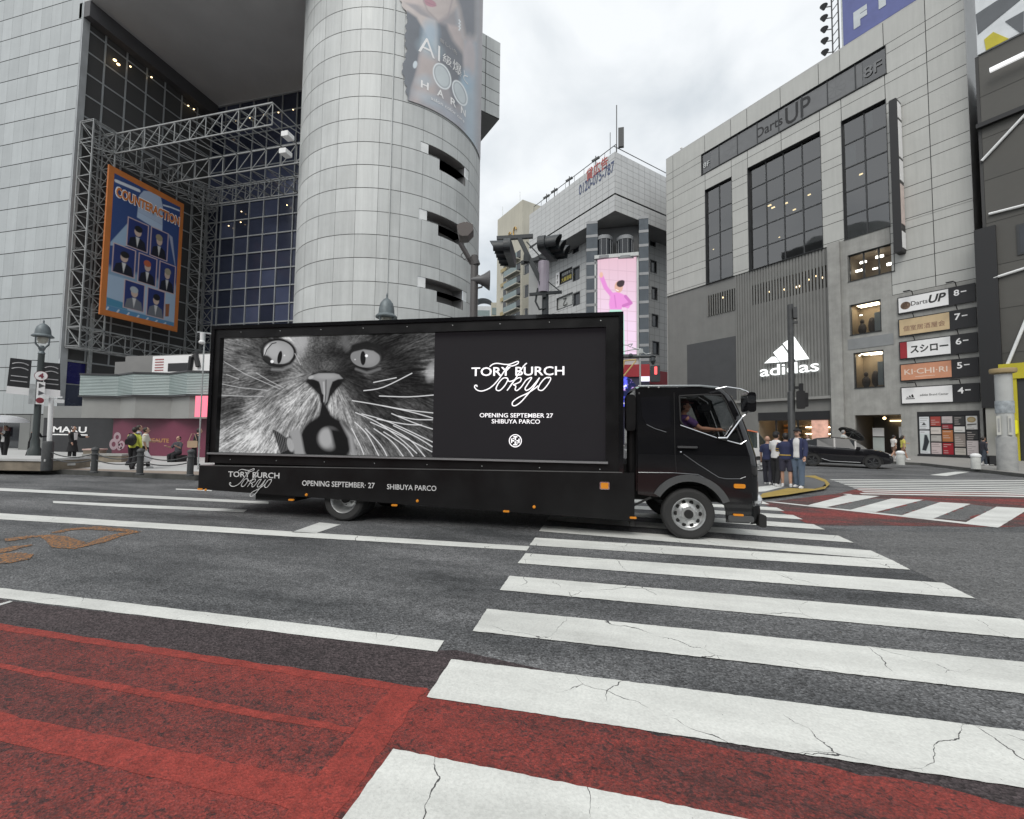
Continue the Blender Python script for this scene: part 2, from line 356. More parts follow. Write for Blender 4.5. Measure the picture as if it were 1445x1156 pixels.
# ------------------------------------------------------------------ GROUND
def road_mat(name, c0, c1, speck=.5, red=None, grain=.4, wear=.35, scale=1., bump=.8, pits=.85):
    M = bpy.data.materials.new(name); M.use_nodes = True; t = M.node_tree; t.nodes.clear()
    geo = nd(t, 'ShaderNodeNewGeometry'); P = nd(t, 'ShaderNodeBsdfPrincipled')
    P.inputs['Specular IOR Level'].default_value = .35
    pos = geo.outputs['Position']
    n1 = nd(t, 'ShaderNodeTexNoise', Vector=pos, Scale=60*scale, Detail=5.0, Roughness=.8)
    v1 = nd(t, 'ShaderNodeTexVoronoi', Vector=pos, Scale=55*scale, Randomness=1.0)
    mp = nd(t, 'ShaderNodeMapping', Vector=pos); mp.inputs['Rotation'].default_value = (0, 0, rad(-3)); mp.inputs['Scale'].default_value = (.3, 1.0, 1)
    n2 = nd(t, 'ShaderNodeTexNoise', Vector=mp.outputs[0], Scale=1.3, Detail=6.0, Roughness=.62)
    n3 = nd(t, 'ShaderNodeTexNoise', Vector=pos, Scale=9.0, Detail=4.0, Roughness=.6)
    a = nd(t, 'ShaderNodeMapRange', _0=n2.outputs[0], _1=.32, _2=.68, _3=0., _4=1.)
    base = nd(t, 'ShaderNodeMix', dict(data_type='RGBA'), _0=a.outputs[0], _6=tuple(c0)+(1,), _7=tuple(c1)+(1,))
    sp = nd(t, 'ShaderNodeMapRange', _0=n1.outputs[0], _1=.35, _2=.7, _3=1-speck, _4=1+speck)
    s3 = nd(t, 'ShaderNodeMapRange', _0=n3.outputs[0], _1=.3, _2=.7, _3=.82, _4=1.18)
    vr = nd(t, 'ShaderNodeSeparateColor', _0=v1.outputs['Color']); st = nd(t, 'ShaderNodeMapRange', _0=vr.outputs[0], _1=.0, _2=1., _3=1-grain, _4=1+grain)
    mm = nd(t, 'ShaderNodeMath', dict(operation='MULTIPLY'), _0=sp.outputs[0], _1=s3.outputs[0]); mm = nd(t, 'ShaderNodeMath', dict(operation='MULTIPLY'), _0=mm.outputs[0], _1=st.outputs[0])
    if red:     # coloured dressing worn off the stones: dark specks and dark wheel-worn bands come through
        nw = nd(t, 'ShaderNodeTexNoise', Vector=pos, Scale=60.0, Detail=4.0, Roughness=.7)
        mask = nd(t, 'ShaderNodeMath', dict(operation='MULTIPLY_ADD'), _0=a.outputs[0], _1=-wear, _2=.30+wear*.5)
        e = nd(t, 'ShaderNodeMath', dict(operation='ADD'), _0=nw.outputs[0], _1=mask.outputs[0])
        k = nd(t, 'ShaderNodeMapRange', _0=e.outputs[0], _1=.64, _2=.92, _3=0., _4=1.)
        base = nd(t, 'ShaderNodeMix', dict(data_type='RGBA'), _0=k.outputs[0], _6=base.outputs[2], _7=tuple(red)+(1,))
        mq = nd(t, 'ShaderNodeMapping', Vector=pos); mq.inputs['Rotation'].default_value = (0, 0, rad(20)); mq.inputs['Scale'].default_value = (.8, 1.25, 1)
        np_ = nd(t, 'ShaderNodeTexNoise', Vector=mq.outputs[0], Scale=30.0, Detail=5.0, Roughness=.72, Distortion=1.2)      # pits where the dressing has come off the stones
        thr = nd(t, 'ShaderNodeMath', dict(operation='MULTIPLY_ADD'), _0=a.outputs[0], _1=.10, _2=np_.outputs[0])
        pit = nd(t, 'ShaderNodeMapRange', _0=thr.outputs[0], _1=.57, _2=.66, _3=0., _4=pits)
        base = nd(t, 'ShaderNodeMix', dict(data_type='RGBA'), _0=pit.outputs[0], _6=base.outputs[2], _7=(.035, .022, .022, 1))
    sc = nd(t, 'ShaderNodeVectorMath', dict(operation='SCALE'), _0=base.outputs[2], Scale=mm.outputs[0])
    t.links.new(sc.outputs[0], P.inputs['Base Color'])
    rr = nd(t, 'ShaderNodeMapRange', _0=n2.outputs[0], _1=.3, _2=.7, _3=.62, _4=.85); t.links.new(rr.outputs[0], P.inputs['Roughness'])
    b = nd(t, 'ShaderNodeBump', Strength=bump, Distance=.016, Height=v1.outputs[0]); t.links.new(b.outputs[0], P.inputs['Normal'])
    t.links.new(P.outputs[0], nd(t, 'ShaderNodeOutputMaterial').inputs[0]); return M
def paint_mat(name, col, worn=.0, crack=.006):
    M = bpy.data.materials.new(name); M.use_nodes = True; t = M.node_tree; t.nodes.clear()
    geo = nd(t, 'ShaderNodeNewGeometry'); pos = geo.outputs['Position']; P = nd(t, 'ShaderNodeBsdfPrincipled', Roughness=.7)
    P.inputs['Specular IOR Level'].default_value = .3
    n1 = nd(t, 'ShaderNodeTexNoise', Vector=pos, Scale=1.7, Detail=8.0, Roughness=.65)
    n2 = nd(t, 'ShaderNodeTexNoise', Vector=pos, Scale=70.0, Detail=3.0)
    n4 = nd(t, 'ShaderNodeTexNoise', Vector=pos, Scale=3.2, Detail=5.0)
    dist = nd(t, 'ShaderNodeMix', dict(data_type='VECTOR'), _0=.16, _4=pos, _5=n4.outputs['Color'])
    vo = nd(t, 'ShaderNodeTexVoronoi', dict(feature='DISTANCE_TO_EDGE'), Vector=dist.outputs[1], Scale=1.25, Randomness=1.0)
    wid = nd(t, 'ShaderNodeMapRange', _0=n1.outputs[0], _1=.46, _2=.62, _3=0., _4=crack)
    lt = nd(t, 'ShaderNodeMath', dict(operation='LESS_THAN'), _0=vo.outputs['Distance'], _1=wid.outputs[0])
    ch = nd(t, 'ShaderNodeMath', dict(operation='GREATER_THAN'), _0=nd(t, 'ShaderNodeTexNoise', Vector=pos, Scale=34.0, Detail=6.0, Roughness=.8).outputs[0], _1=.70-worn)
    k = nd(t, 'ShaderNodeMath', dict(operation='MAXIMUM'), _0=lt.outputs[0], _1=ch.outputs[0])
    mp = nd(t, 'ShaderNodeMapping', Vector=pos); mp.inputs['Scale'].default_value = (.25, 2.2, 1); n5 = nd(t, 'ShaderNodeTexNoise', Vector=mp.outputs[0], Scale=1.1, Detail=5.0, Roughness=.6); mixn = nd(t, 'ShaderNodeMath', dict(operation='MULTIPLY_ADD'), _0=n5.outputs[0], _1=.6, _2=nd(t, 'ShaderNodeMath', dict(operation='MULTIPLY'), _0=n1.outputs[0], _1=.4).outputs[0]); va = nd(t, 'ShaderNodeMapRange', _0=mixn.outputs[0], _1=.32, _2=.62, _3=.72, _4=1.06); vb = nd(t, 'ShaderNodeMapRange', _0=n2.outputs[0], _1=.3, _2=.7, _3=.9, _4=1.07)
    vv = nd(t, 'ShaderNodeMath', dict(operation='MULTIPLY'), _0=va.outputs[0], _1=vb.outputs[0])
    sc = nd(t, 'ShaderNodeVectorMath', dict(operation='SCALE'), _0=col, Scale=vv.outputs[0])
    mxx = nd(t, 'ShaderNodeMix', dict(data_type='RGBA'), _0=k.outputs[0], _6=sc.outputs[0], _7=(.07, .07, .07, 1))
    t.links.new(mxx.outputs[2], P.inputs['Base Color'])
    b = nd(t, 'ShaderNodeBump', Strength=.35, Distance=.01, Height=n2.outputs[0]); t.links.new(b.outputs[0], P.inputs['Normal'])
    t.links.new(P.outputs[0], nd(t, 'ShaderNodeOutputMaterial').inputs[0]); return M
m_asph = road_mat('asphalt', (.056, .059, .062), (.185, .188, .192), .75)
m_asph_l = road_mat('asphalt_patch', (.11, .112, .113), (.155, .157, .158), .35)
m_asph_p = road_mat('brownish_asphalt', (.045, .036, .038), (.072, .056, .058), .6)
m_red = road_mat('red_lane_dressing', (.085, .034, .032), (.105, .034, .031), .35, red=(.235, .040, .032), wear=.42, grain=.2, scale=1.7, bump=.3)
m_red2 = road_mat('red_lane_edge', (.20, .038, .03), (.26, .04, .03), .25, red=(.29, .043, .033), wear=.1, grain=.15, scale=1.7, bump=.25, pits=.45)
m_red3 = road_mat('faded_red_dressing', (.08, .05, .048), (.10, .07, .068), .3, red=(.23, .045, .042), wear=.75)
m_paint = paint_mat('road_marking_white', (.64, .65, .62), .025, .0038)
m_paint2 = paint_mat('lane_marking_white', (.66, .67, .64), .02, .003)
m_paint3 = paint_mat('far_marking_white', (.62, .63, .61), .05, .0)
m_yellow = paint_mat('yellow_kerb_paint', (.36, .26, .07), .10, .0)
m_orange = paint_mat('orange_survey_paint', (.40, .18, .055), .21, .0)
def sheet(name, pix, z, mt, world=False):
    mb = MB(); mb.poly([(p[0], p[1], z*.4 if z < .03 else z) for p in (pix if world else [g(*q) for q in pix])]); return mb.build(name, mt, kind='structure')
mb = MB(); mb.poly([(-1500, -1500, 0), (1500, -1500, 0), (1500, 1500, 0), (-1500, 1500, 0)]); mb.build('ground', m_asph, kind='structure')
def Z7(x, y): return (480+x/1.4974, 740+y/1.4974)
def Z5(x, y): return (1000+x/3.247, 640+y/3.247)
def Z6(x, y): return (x/2.007, 660+y/2.007)
def wob(ps, z, amp=.006, step=.12, seed=1):        # slightly ragged painted edges
    rnd = random.Random(seed); out = []
    for i in range(len(ps)):
        a, b = Vector(ps[i][:2]), Vector(ps[(i+1) % len(ps)][:2]); L = (b-a).length; n = max(1, min(160, int(L/step)))
        nr = Vector((-(b-a).y, (b-a).x)).normalized()
        for k in range(n):
            q = a+(b-a)*k/n+nr*(rnd.uniform(-amp, amp) if k else 0); out.append((q.x, q.y, z*.4 if z < .03 else z))
    return out
def marks(name, polys, z, mt, amp=.004):
    mb = MB()
    for i, p in enumerate(polys): mb.poly(wob([g(*q) for q in p], z, amp, seed=i+3))
    return mb.build(name, mt, kind='structure')
# asphalt beyond the crossing is a lighter, newer patch
eL = lambda y: g(*Z7(0, 0))  # unused shorthand
a, b, c = g(1168, 750), g(1376, 846), g(1445, 879)
sheet('asphalt_patch', [(a.x, a.y), (c.x+.02, 3.0), (c.x+.2, -8), (60, -8), (60, 9.2), (7, 9.2)], .004, m_asph_l, world=True)
# brown strip and red bus lane, lower left
r0, r1 = g(0, 881.7), g(603, 973)
dr = (r1-r0); dr = Vector((dr.x, dr.y)).normalized()
far = Vector((r0.x, r0.y))-dr*30
eX = -1.12
sheet('bus_lane_margin', [(-36, -9), (eX+4.9, -9), (eX+4.9, 2.35), (eX, 3.02), (-1.25, 2.98), (-5.63, 2.80), (-36, 1.6)], .004, m_asph_p, world=True)
mb = MB(); mb.poly(wob([(far.x, far.y), (r1.x, r1.y), (eX-.02, 1.2), (eX+.05, -8), (-36, -8)], .008, .012, .1, 5)); mb.build('bus_lane', m_red, kind='structure')
def red_strip(p, q, wd, seed):
    A, B = g(*p), g(*q); d = (B-A).normalized(); nn = Vector((-d.y, d.x, 0)); A2 = A-d*12
    mb = MB(); mb.poly(wob([A2-nn*wd*.5, B-nn*wd*.5, B+nn*wd*.5, A2+nn*wd*.5], .012, .008, .06, seed)); return mb.build('bus_lane_edge', m_red2, kind='structure')
red_strip(Z6(0, 452), Z6(1205, 636), .07, 1); red_strip(Z6(350, 628), Z6(1000, 748), .05, 2); red_strip(Z6(60, 748), Z6(960, 950), .15, 3)
mb = MB(); mb.poly(wob([(eX-.22, 2.48), (eX-.01, 2.50), (eX+.03, .5), (eX-.2, .5)], .0135, .012, .06, 9)); mb.build('bus_lane_edge', m_red2, kind='structure')
mb = MB(); mb.poly(wob([(eX-.07, 2.53), (eX+5.4, 2.3), (eX+5.4, -6), (eX-.07, -6)], .009, .02, .1, 10)); mb.build('bus_lane', m_red, kind='structure')
# the near zebra crossing
st = [[(412,29),(1165,76),(1205,97),(400,45)], [(392,62),(1275,125),(1342,158),(375,83)], [(358,110),(1445,202),(1445,243),(337,140)],
      [(310,180),(1445,293),(1445,360),(280,227)], [(235,287),(1445,440),(1445,560),(183,367)], [(112,477),(780,610),(640,780),(-20,660)]]
polys = [[Z7(*q) for q in p] for p in st]
mb = MB(); W = []
for i, p in enumerate(polys):
    q = [g(*k) for k in p]
    if i >= 2:                                   # run the stripe on to the crossing's right edge
        for a_, b_, in ((0, 1), (3, 2)):
            d = q[b_]-q[a_]; q[b_] = q[a_]+d*((3.5-q[a_].x)/d.x)
    W.append(q); mb.poly(wob(q, .018, .0035, .035, i+20))
per = (W[0][0]-W[2][0])/2; wd = W[0][0]-W[0][3]
for k in range(1, 8):                            # stripes that run on under and behind the lorry
    o = per*k; q0 = W[0][0]+o; q3 = W[0][3]+o
    mb.poly(wob([(q0.x, q0.y), (3.5, q0.y-.28), (3.5, q3.y-.28), (q3.x, q3.y)], .018, .004, .05, k+40))
mb.build('zebra_crossing', m_paint, kind='structure')
# lane lines
marks('lane_line', [[Z6(-200,112),Z6(0,130),Z6(1500,224),Z6(1492,236),Z6(0,147),Z6(-200,130)]], .014, m_paint2)
marks('lane_line', [[Z6(-200,317),Z6(0,342),Z6(1258,492),Z6(1238,523),Z6(0,371),Z6(-200,345)]], .014, m_paint2)
marks('lane_line', [[Z6(-200,52),Z6(0,58),Z6(760,97),Z6(760,104),Z6(0,66),Z6(-200,60)], [Z6(150,95),Z6(400,106),Z6(700,120),Z6(690,127),Z6(380,114),Z6(150,101)],
                    [Z6(825,184),Z6(905,156),Z6(965,162),Z6(893,187)], [Z6(498,60),Z6(600,64),Z6(600,67),Z6(498,63)], [Z6(-6,388),Z6(28,379),Z6(36,381),Z6(0,392)]], .014, m_paint3)
# orange survey marks sprayed on the lane
def stroke(mb, pts, ws, z):
    P = [g(p[0]/6.568, 720+p[1]/6.568) for p in pts]; L = []; Rr = []
    for i, p in enumerate(P):
        d = (P[min(i+1, len(P)-1)]-P[max(i-1, 0)]).normalized(); n = Vector((-d.y, d.x, 0)); L.append(p+n*ws[i]/2); Rr.append(p-n*ws[i]/2)
    for i in range(len(P)-1): mb.poly([(v.x, v.y, z*.4) for v in (L[i], Rr[i], Rr[i+1], L[i+1])])
mb = MB()
stroke(mb, [(70,290),(150,268),(230,252),(420,240),(520,262),(640,325),(720,338),(900,300),(1050,245),(1180,215),(1290,203)], [.05,.3,.16,.14,.22,.32,.3,.2,.22,.2,.1], .016)
stroke(mb, [(1290,205),(1100,185),(850,165),(640,182),(500,214)], [.06,.16,.22,.2,.12], .0165)
stroke(mb, [(-60,400),(0,385),(150,345),(300,325)], [.2,.25,.2,.05], .016); stroke(mb, [(-60,432),(60,430),(200,430),(120,460),(0,490),(-40,500)], [.25,.3,.2,.35,.25,.15], .016)
mb.build('survey_mark', m_orange, kind='structure')
# crossing and red dressing on the far right
sheet('red_crossing_dressing', [Z5(240,226), Z5(420,205), Z5(600,183), Z5(690,160), Z5(1000,175), Z5(1330,180), Z5(1560,190), Z5(1560,332), Z5(1330,338), Z5(800,331), Z5(470,330)], .008, m_red3)
marks('grey_wear_patch', [[Z5(565,246),Z5(720,208),Z5(838,208),Z5(640,262)], [Z5(775,271),Z5(990,215),Z5(1060,224),Z5(872,288)], [Z5(1035,299),Z5(1202,234),Z5(1318,246),Z5(1176,308)]], .012, m_asph_l, .05)
marks('side_crossing', [[Z5(640,190),Z5(785,196),Z5(535,248),Z5(455,238)], [Z5(840,207),Z5(985,213),Z5(765,270),Z5(640,262)], [Z5(1060,224),Z5(1200,232),Z5(1030,300),Z5(870,290)],
                        [Z5(1320,245),Z5(1470,253),Z5(1330,340),Z5(1175,318)]], .016, m_paint3)
marks('side_crossing', [[Z5(255,221),Z5(300,222),Z5(1335,333),Z5(1325,341)], [Z5(612,186),Z5(650,187),Z5(660,191),Z5(640,192)]], .0175, m_paint3)
far_st = []
for i in range(9):
    y = 119+i*7.0+(i*i)*.12; x = 552+i*21 if i < 8 else 690
    far_st.append([Z5(x, y), Z5(1620, y+5+i*1.2), Z5(1620, y+9+i*1.5), Z5(x+14, y+3.2+i*.2)])
marks('far_crossing', far_st, .014, m_paint3, .0)
marks('lane_dash', [[Z5(1012,99),Z5(1130,84),Z5(1195,85),Z5(1090,104)], [Z5(1220,71),Z5(1300,71),Z5(1340,76),Z5(1240,76)]], .014, m_paint3)
# corner island with yellow edging
marks('corner_pavement', [[(1000,668),(1090,664),(1140,670),(1168,682),(1160,690),(1120,699),(1075,704),(1000,700)]], .06, mat('corner_paving', (.11, .112, .115), .8, bump=.2), 0)
marks('corner_pavement_yellow', [[(1070,707),(1076,700),(1112,692),(1150,693),(1166,689),(1164,683),(1148,677),(1130,674),(1150,673.5),(1166,680),(1171,686),(1164,693),(1110,702)]], .066, m_yellow, 0)
marks('corner_pavement_white', [[(1062,691),(1090,688),(1106,690),(1080,697),(1062,698)]], .066, m_paint3, 0)
# left pavement with kerb
m_pav = mat('pavement_stone', (.26, .215, .18), .85, var=.15, vs=3, bump=.2); m_kerb = mat('kerb_stone', (.085, .085, .08), .85, var=.25, vs=4, bump=.2)
m_pav2 = mat('light_granite_paving', (.44, .445, .44), .8, var=.08, vs=2)
mb = MB(); mb.slab([(-90, 8.9), (-8, 10.62), (-3.9, 10.78), (-3.9, 10.94), (-8, 10.78), (-90, 9.06)], 0, .15); mb.build('kerb', m_kerb, kind='structure')
mb = MB(); mb.slab([(-90, 9.061), (-8, 10.781), (-4, 10.95), (-4, 12.7), (-8, 12.3), (-16.4, 11.05), (-90, 10.4)], 0, .148); mb.build('pavement', m_pav, kind='structure')
mb = MB(); mb.slab([(-90, 10.401), (-16.4, 11.051), (-8, 12.301), (-4, 12.701), (-4, 40), (-90, 40)], 0, .152); mb.build('plaza_paving', m_pav2, kind='structure')
# right pavement in front of the sports shop
k0, k1, k2 = g(1150, 648), g(1300, 657), g(1445, 674)
dk = (k2-k1).normalized(); dl = (k0-k1).normalized(); e0, e2 = k0+dl*40, k2+dk*40
nk = Vector((dk.y, -dk.x, 0)); nk = nk if nk.x+nk.y > 0 else -nk
mb = MB(); mb.slab([tuple(p)[:2] for p in (e2, k1, e0)]+[tuple((p+nk*.2))[:2] for p in (e0, k1, e2)], 0, .14); mb.build('kerb', m_kerb, kind='structure')
mb = MB(); mb.slab([tuple(p)[:2] for p in (e2+nk*.201, k1+nk*.201, e0+nk*.201, e0+nk*60, e2+nk*60)], 0, .138); mb.build('pavement', mat('grey_paving', (.25, .245, .235), .85, var=.15, vs=2, bump=.2), kind='structure')
# ------------------------------------------------------------------ THE ROUND-TOWER DEPARTMENT STORE (left)
GX, WY, BY = -32.1, 18.2, 27.0
store = E('department_store', 'silver panelled department store with a round corner tower and deep dark glass recess', 'building', (GX, WY, 0))
o = Vector((GX, WY, 0))
def L(p): return tuple(Vector(p)-o)
# left wing wall
mb = MB(); paneled(mb, lin(-46, 0, 51), [2.3]+[2.3+1.45*i for i in range(1, 22)], gap=.045, gu=.008, tv=.075, back=.04)
mb.box(-46, 0, .05, 8.8, 2.25, 33.2, 1); mb.box(-.0, .1, -.01, .35, 0, 33, 2)
mb.build('wall', [mat('silver_wall_panel', (.42, .44, .44), .38, .55, var=.05, vs=.8, tint=True, streak=.07), m_joint, mat('edge_trim', (.5, .52, .53), .4, .4)], store)
mb = MB(); paneled(mb, lin(-46, 0, 23), [0, 2.28], gap=.03, tv=.05, back=.04, opens=((-12.2, -2.9, 0, 1.9),)); mb.build('base_panel', [mat('grey_stone_panel', (.16, .165, .16), .5, tint=True), m_joint], store)
mb = MB(); mb.box(-12.2, -2.9, 1.2, 1.25, 0, 1.9, 0); mb.box(-12.2, -2.9, .04, 1.2, 1.9, 1.95, 1); mb.box(-12.3, -12.2, .04, 1.2, 0, 1.95, 1); mb.box(-2.9, -2.8, .04, 1.2, 0, 1.95, 1)
mb.box(-11, -6, 1.1, 1.19, .9, 1.5, 2); mb.build('shop_window', [m_darkglass, m_dark, mat('dull_red_print', (.12, .04, .05), .6)], store)
# recess: glass curtain walls
m_navy = mat('navy_glass_panel', (.036, .043, .072), .12, var=.25, vs=.3, tint=True, spec=.5)
m_mull = mat('mullion_aluminium', (.36, .38, .39), .5, .2)
def curtain(name, fr, u0, u1, z0, z1, nu, nz, seed, depth=.06):
    rnd = random.Random(seed); mb = MB(); us, zs = lin(u0, u1, nu), lin(z0, z1, nz)
    for i in range(nu):
        for k in range(nz): mb.poly([fr(us[i], .05, zs[k]), fr(us[i+1], .05, zs[k]), fr(us[i+1], .05, zs[k+1]), fr(us[i], .05, zs[k+1])], 0, rnd.choice([.6, .8, 1, 1, 1.3, 1.7]))
    p = mb.build(name, m_navy, store)
    mb = MB()
    for u in us: mb.bar(fr(u, 0, z0), fr(u, 0, z1), .07, .09)
    for z in zs: mb.bar(fr(u0, .004, z), fr(u1, .004, z), .055, .09)
    mb.build('mullions', m_mull, p); return p
fs = lambda u, y, z: (-y, u, z)              # side wall: u runs away from the street, faces right
fb = lambda u, y, z: (u, 8.8+y, z)
curtain('side_glass_wall', fs, .02, 8.8, 5.6, 27.9, 7, 16, 3); curtain('back_glass_wall', fb, .06, 15, 5.6, 27.9, 11, 16, 4)
mb = MB()
for z0, z1, c in ((4.2, 5.5, 1), (2.85, 4.12, 2), (2.1, 2.78, 0)): mb.box(-.02, .02, .1, 1.3, z0, z1, c)
mb.build('low_side_panel', [mat('grey_band_panel', (.2, .205, .2), .5), mat('blue_panel', (.018, .018, .11), .25), mat('slate_blue_panel', (.055, .065, .10), .25)], store)
mb = MB()
for z in (2.81, 4.16, 5.55): mb.box(-.01, .05, .08, 1.35, z-.03, z+.03)
mb.bar((.05, .05, 0), (.05, .05, 5.6), .08); mb.bar((.35, 1.3, 0), (.35, 1.3, 9.3), .16); mb.build('side_mullion', m_steel, store)
# soffit over the recess
m_soff = mat('soffit_panel', (.52, .53, .53), .7, var=.06, vs=.5)
mb = MB(); mb.box(-.0, 19, -.0, 12, 28.0, 33.2, 0)
mb.box(-.3, .6, .0, 8.8, 27.0, 27.98, 1)
mb.build('soffit', [m_soff, mat('soffit_edge_dark', (.08, .08, .085), .6)], store)
def spot(x, y, z, r):
    mb = MB(); mb.ball((x, y, z), r, r, r*.6, 8, 4); mb.build('downlight', m_lampwarm, store)
for i in range(8): spot(2.6+i*1.35, 8.62, 26.3, .05)
for i in range(5): spot(13.0, 8.5, 25.6-.9*i, .05)
for px, py in ((158, 86), (163, 92), (180, 95), (210, 110), (262, 150), (270, 155)):
    yy, zz = Fr((GX, 0), 90).uz(px, py); spot(.25, yy-WY, zz, .10 if px < 170 else .06)
for px, py in ((343, 300), (342, 315), (407, 291), (325, 320)):
    xx, zz = Fr((0, BY), 0).uz(px, py); spot(xx-GX, 8.65, zz, .05)
# round tower
CC = Vector((-14.0, 24.6)); CR = 5.6; tw = -CC.normalized(); rt = Vector((-tw.y, tw.x)); rt = rt if rt.x > 0 else -rt
def cy(th, y, z):
    a = rad(th); r = CR-y; q = CC+rt*(sin(a)*r)+tw*(cos(a)*r); return (q.x-GX, q.y-WY, z)
RZ = 24.19; rings = sorted([RZ+1.243*k for k in range(-20, 8)]); ths = [-8.39+11.7*k for k in range(-9, 10)]
opens = []
for zr in (16.76, 13.01, 9.29): opens += [(13.5, 50.5, zr, zr+.56), (25.2, 46.2, zr-.62, zr)]
mb = MB(); paneled(mb, ths, rings, opens=opens, gap=.034, gu=.15, tv=.085, back=.05, mapf=cy, sub=4)
tower = mb.build('round_tower', [m_silver, m_joint2], store)
mb = MB()
def arc(u0, u1, y0, y1, z0, z1, mm, n=8):
    for i in range(n):
        a, b = u0+(u1-u0)*i/n, u0+(u1-u0)*(i+1)/n
        mb.poly([cy(a, y1, z0), cy(b, y1, z0), cy(b, y1, z1), cy(a, y1, z1)], mm)
        mb.poly([cy(a, y0, z0), cy(b, y0, z0), cy(b, y1, z0), cy(a, y1, z0)], mm+1); mb.poly([cy(a, y0, z1), cy(b, y0, z1), cy(b, y1, z1), cy(a, y1, z1)], mm+1)
    for q in (u0, u1): mb.poly([cy(q, y0, z0), cy(q, y1, z0), cy(q, y1, z1), cy(q, y0, z1)], mm+1)
m_slot = mat('slot_lining', (.22, .22, .22), .7); m_slot2 = mat('slot_lining_pale', (.3, .3, .3), .7)
for zr in (16.76, 13.01, 9.29):
    mb = MB()
    arc(18.2, 46, .05, .75, zr, zr+.56, 0); arc(25.2, 46.2, .05, .75, zr-.62, zr, 0)
    for q in ((13.5, 18.2), (46, 50.5)):
        for i in range(3): a, b = q[0]+(q[1]-q[0])*i/3, q[0]+(q[1]-q[0])*(i+1)/3; mb.poly([cy(a, .02, zr), cy(b, .02, zr), cy(b, .02, zr+.54), cy(a, .02, zr+.54)], 2)
    mb.build('slot_window', [m_slot, m_slot2, mat('pale_infill', (.72, .74, .74), .5)], tower)
mb = MB()
for th in (-2.2,): mb.tube([cy(th, -.03, 0), cy(th, -.03, 32)], .03, 6)
mb.build('drain_pipe', m_silver, tower)
# cantilevered block behind the tower
mb = MB(); fr45 = Fr((-8.31, 29.7), 45.75)
def cb(u, y, z): q = fr45.world(u, y, z); return L(q)
paneled(mb, [-8, -6.9, -5.8, -4.7, -3.6, -2.5, -1.25, 0], [25.1+1.0*i for i in range(7)], gap=.05, tv=.05, back=.04, mapf=cb)
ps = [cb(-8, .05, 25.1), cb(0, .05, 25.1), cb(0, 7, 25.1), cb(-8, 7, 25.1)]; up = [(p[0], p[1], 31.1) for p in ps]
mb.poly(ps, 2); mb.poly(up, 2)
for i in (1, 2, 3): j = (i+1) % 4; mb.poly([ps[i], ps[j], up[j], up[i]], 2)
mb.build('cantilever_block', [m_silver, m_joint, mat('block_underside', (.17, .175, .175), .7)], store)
# street-level podium
fx = [-26.9, -25.1, -23.3, -21.7, -19.9, -18.1, -16.3, -14.4, -12.4]; fy = [16.2, 16.75, 16.2, 16.75, 16.2, 16.75, 16.2, 16.75, 16.2]
m_teal = mat('teal_ribbed_band', (.30, .36, .355), .35, var=.12, vs=.7); m_facet = mat('grey_folded_panel', (.27, .275, .265), .5, var=.08)
mb = MB()
for i in range(8):
    for k in range(14):
        z0 = 3.2+1.08*k/14; z1 = 3.2+1.08*(k+1)/14; b = -.03
        q = [(fx[i]-GX, fy[i]-WY), (fx[i+1]-GX, fy[i+1]-WY)]
        mb.poly([(q[0][0], q[0][1]-.02, z0), (q[1][0], q[1][1]-.02, z0), (q[1][0], q[1][1]-.05, z0+.03), (q[0][0], q[0][1]-.05, z0+.03)], 0)
        mb.poly([(q[0][0], q[0][1]-.05, z0+.03), (q[1][0], q[1][1]-.05, z0+.03), (q[1][0], q[1][1]-.02, z1), (q[0][0], q[0][1]-.02, z1)], 0)
    for z0, z1 in ((3.13, 3.2), (4.28, 4.36)): mb.poly([(q[0][0], q[0][1]-.08, z0), (q[1][0], q[1][1]-.08, z0), (q[1][0], q[1][1]-.08, z1), (q[0][0], q[0][1]-.08, z1)], 1)
    mb.poly([(q[0][0], q[0][1]-.08, 4.36), (q[1][0], q[1][1]-.08, 4.36), (q[1][0], .5, 4.36), (q[0][0], .5, 4.36)], 1)
    mb.poly([(q[0][0], q[0][1]-.08, 3.13), (q[1][0], q[1][1]-.08, 3.13), (q[1][0], .0, 3.13), (q[0][0], .0, 3.13)], 1)
mb.build('canopy_band', [m_teal, m_dark], store)
mb = MB()
for i in range(8):
    q = [(fx[i]-GX, fy[i]-WY+.12), (fx[i+1]-GX, fy[i+1]-WY+.12)]
    mb.poly([(q[0][0], q[0][1], 2.06), (q[1][0], q[1][1], 2.06), (q[1][0], q[1][1], 3.15), (q[0][0], q[0][1], 3.15)])
    mb.poly([(q[0][0], q[0][1], 2.06), (q[1][0], q[1][1], 2.06), (q[1][0], .0, 2.06), (q[0][0], .0, 2.06)])
mb.build('folded_fascia', m_facet, store)
mb = MB(); mb.box(5.2, 22, -.5, 4, 2.1, 5.2, 0); mb.box(5.2, 22, 0, 4, 5.2, 5.6, 0); mb.build('podium', mat('podium_grey', (.2, .2, .195), .6), store)
mb = MB(); mb.box(6.4, 19.6, -1.2, -.95, .155, 2.05, 0); mb.build('hoarding', mat('magenta_hoarding', (.135, .028, .055), .5, var=.3, vs=.3), store)
mb = MB(); mb.box(.1, 6.39, -.55, -.5, .155, 2.08, 0); mb.box(.1, 6.39, -.6, -.4, 2.08, 2.75, 1); mb.build('shopfront', [m_blacksign, mat('grey_band_panel', (.2, .205, .2), .5)], store)
f164 = Fr((0, 16.98), 0)
def u164(px, py): a, z = f164.uz(px, py); return a-GX, z
x, z = u164(238, 622); text('lettering', 'BEAUTE', mat('gold_lettering', (.42, .22, .08), .5), store, (u164(224, 622)[0], -1.212, z), .2, 1.3, bold=.02)
mb = MB()
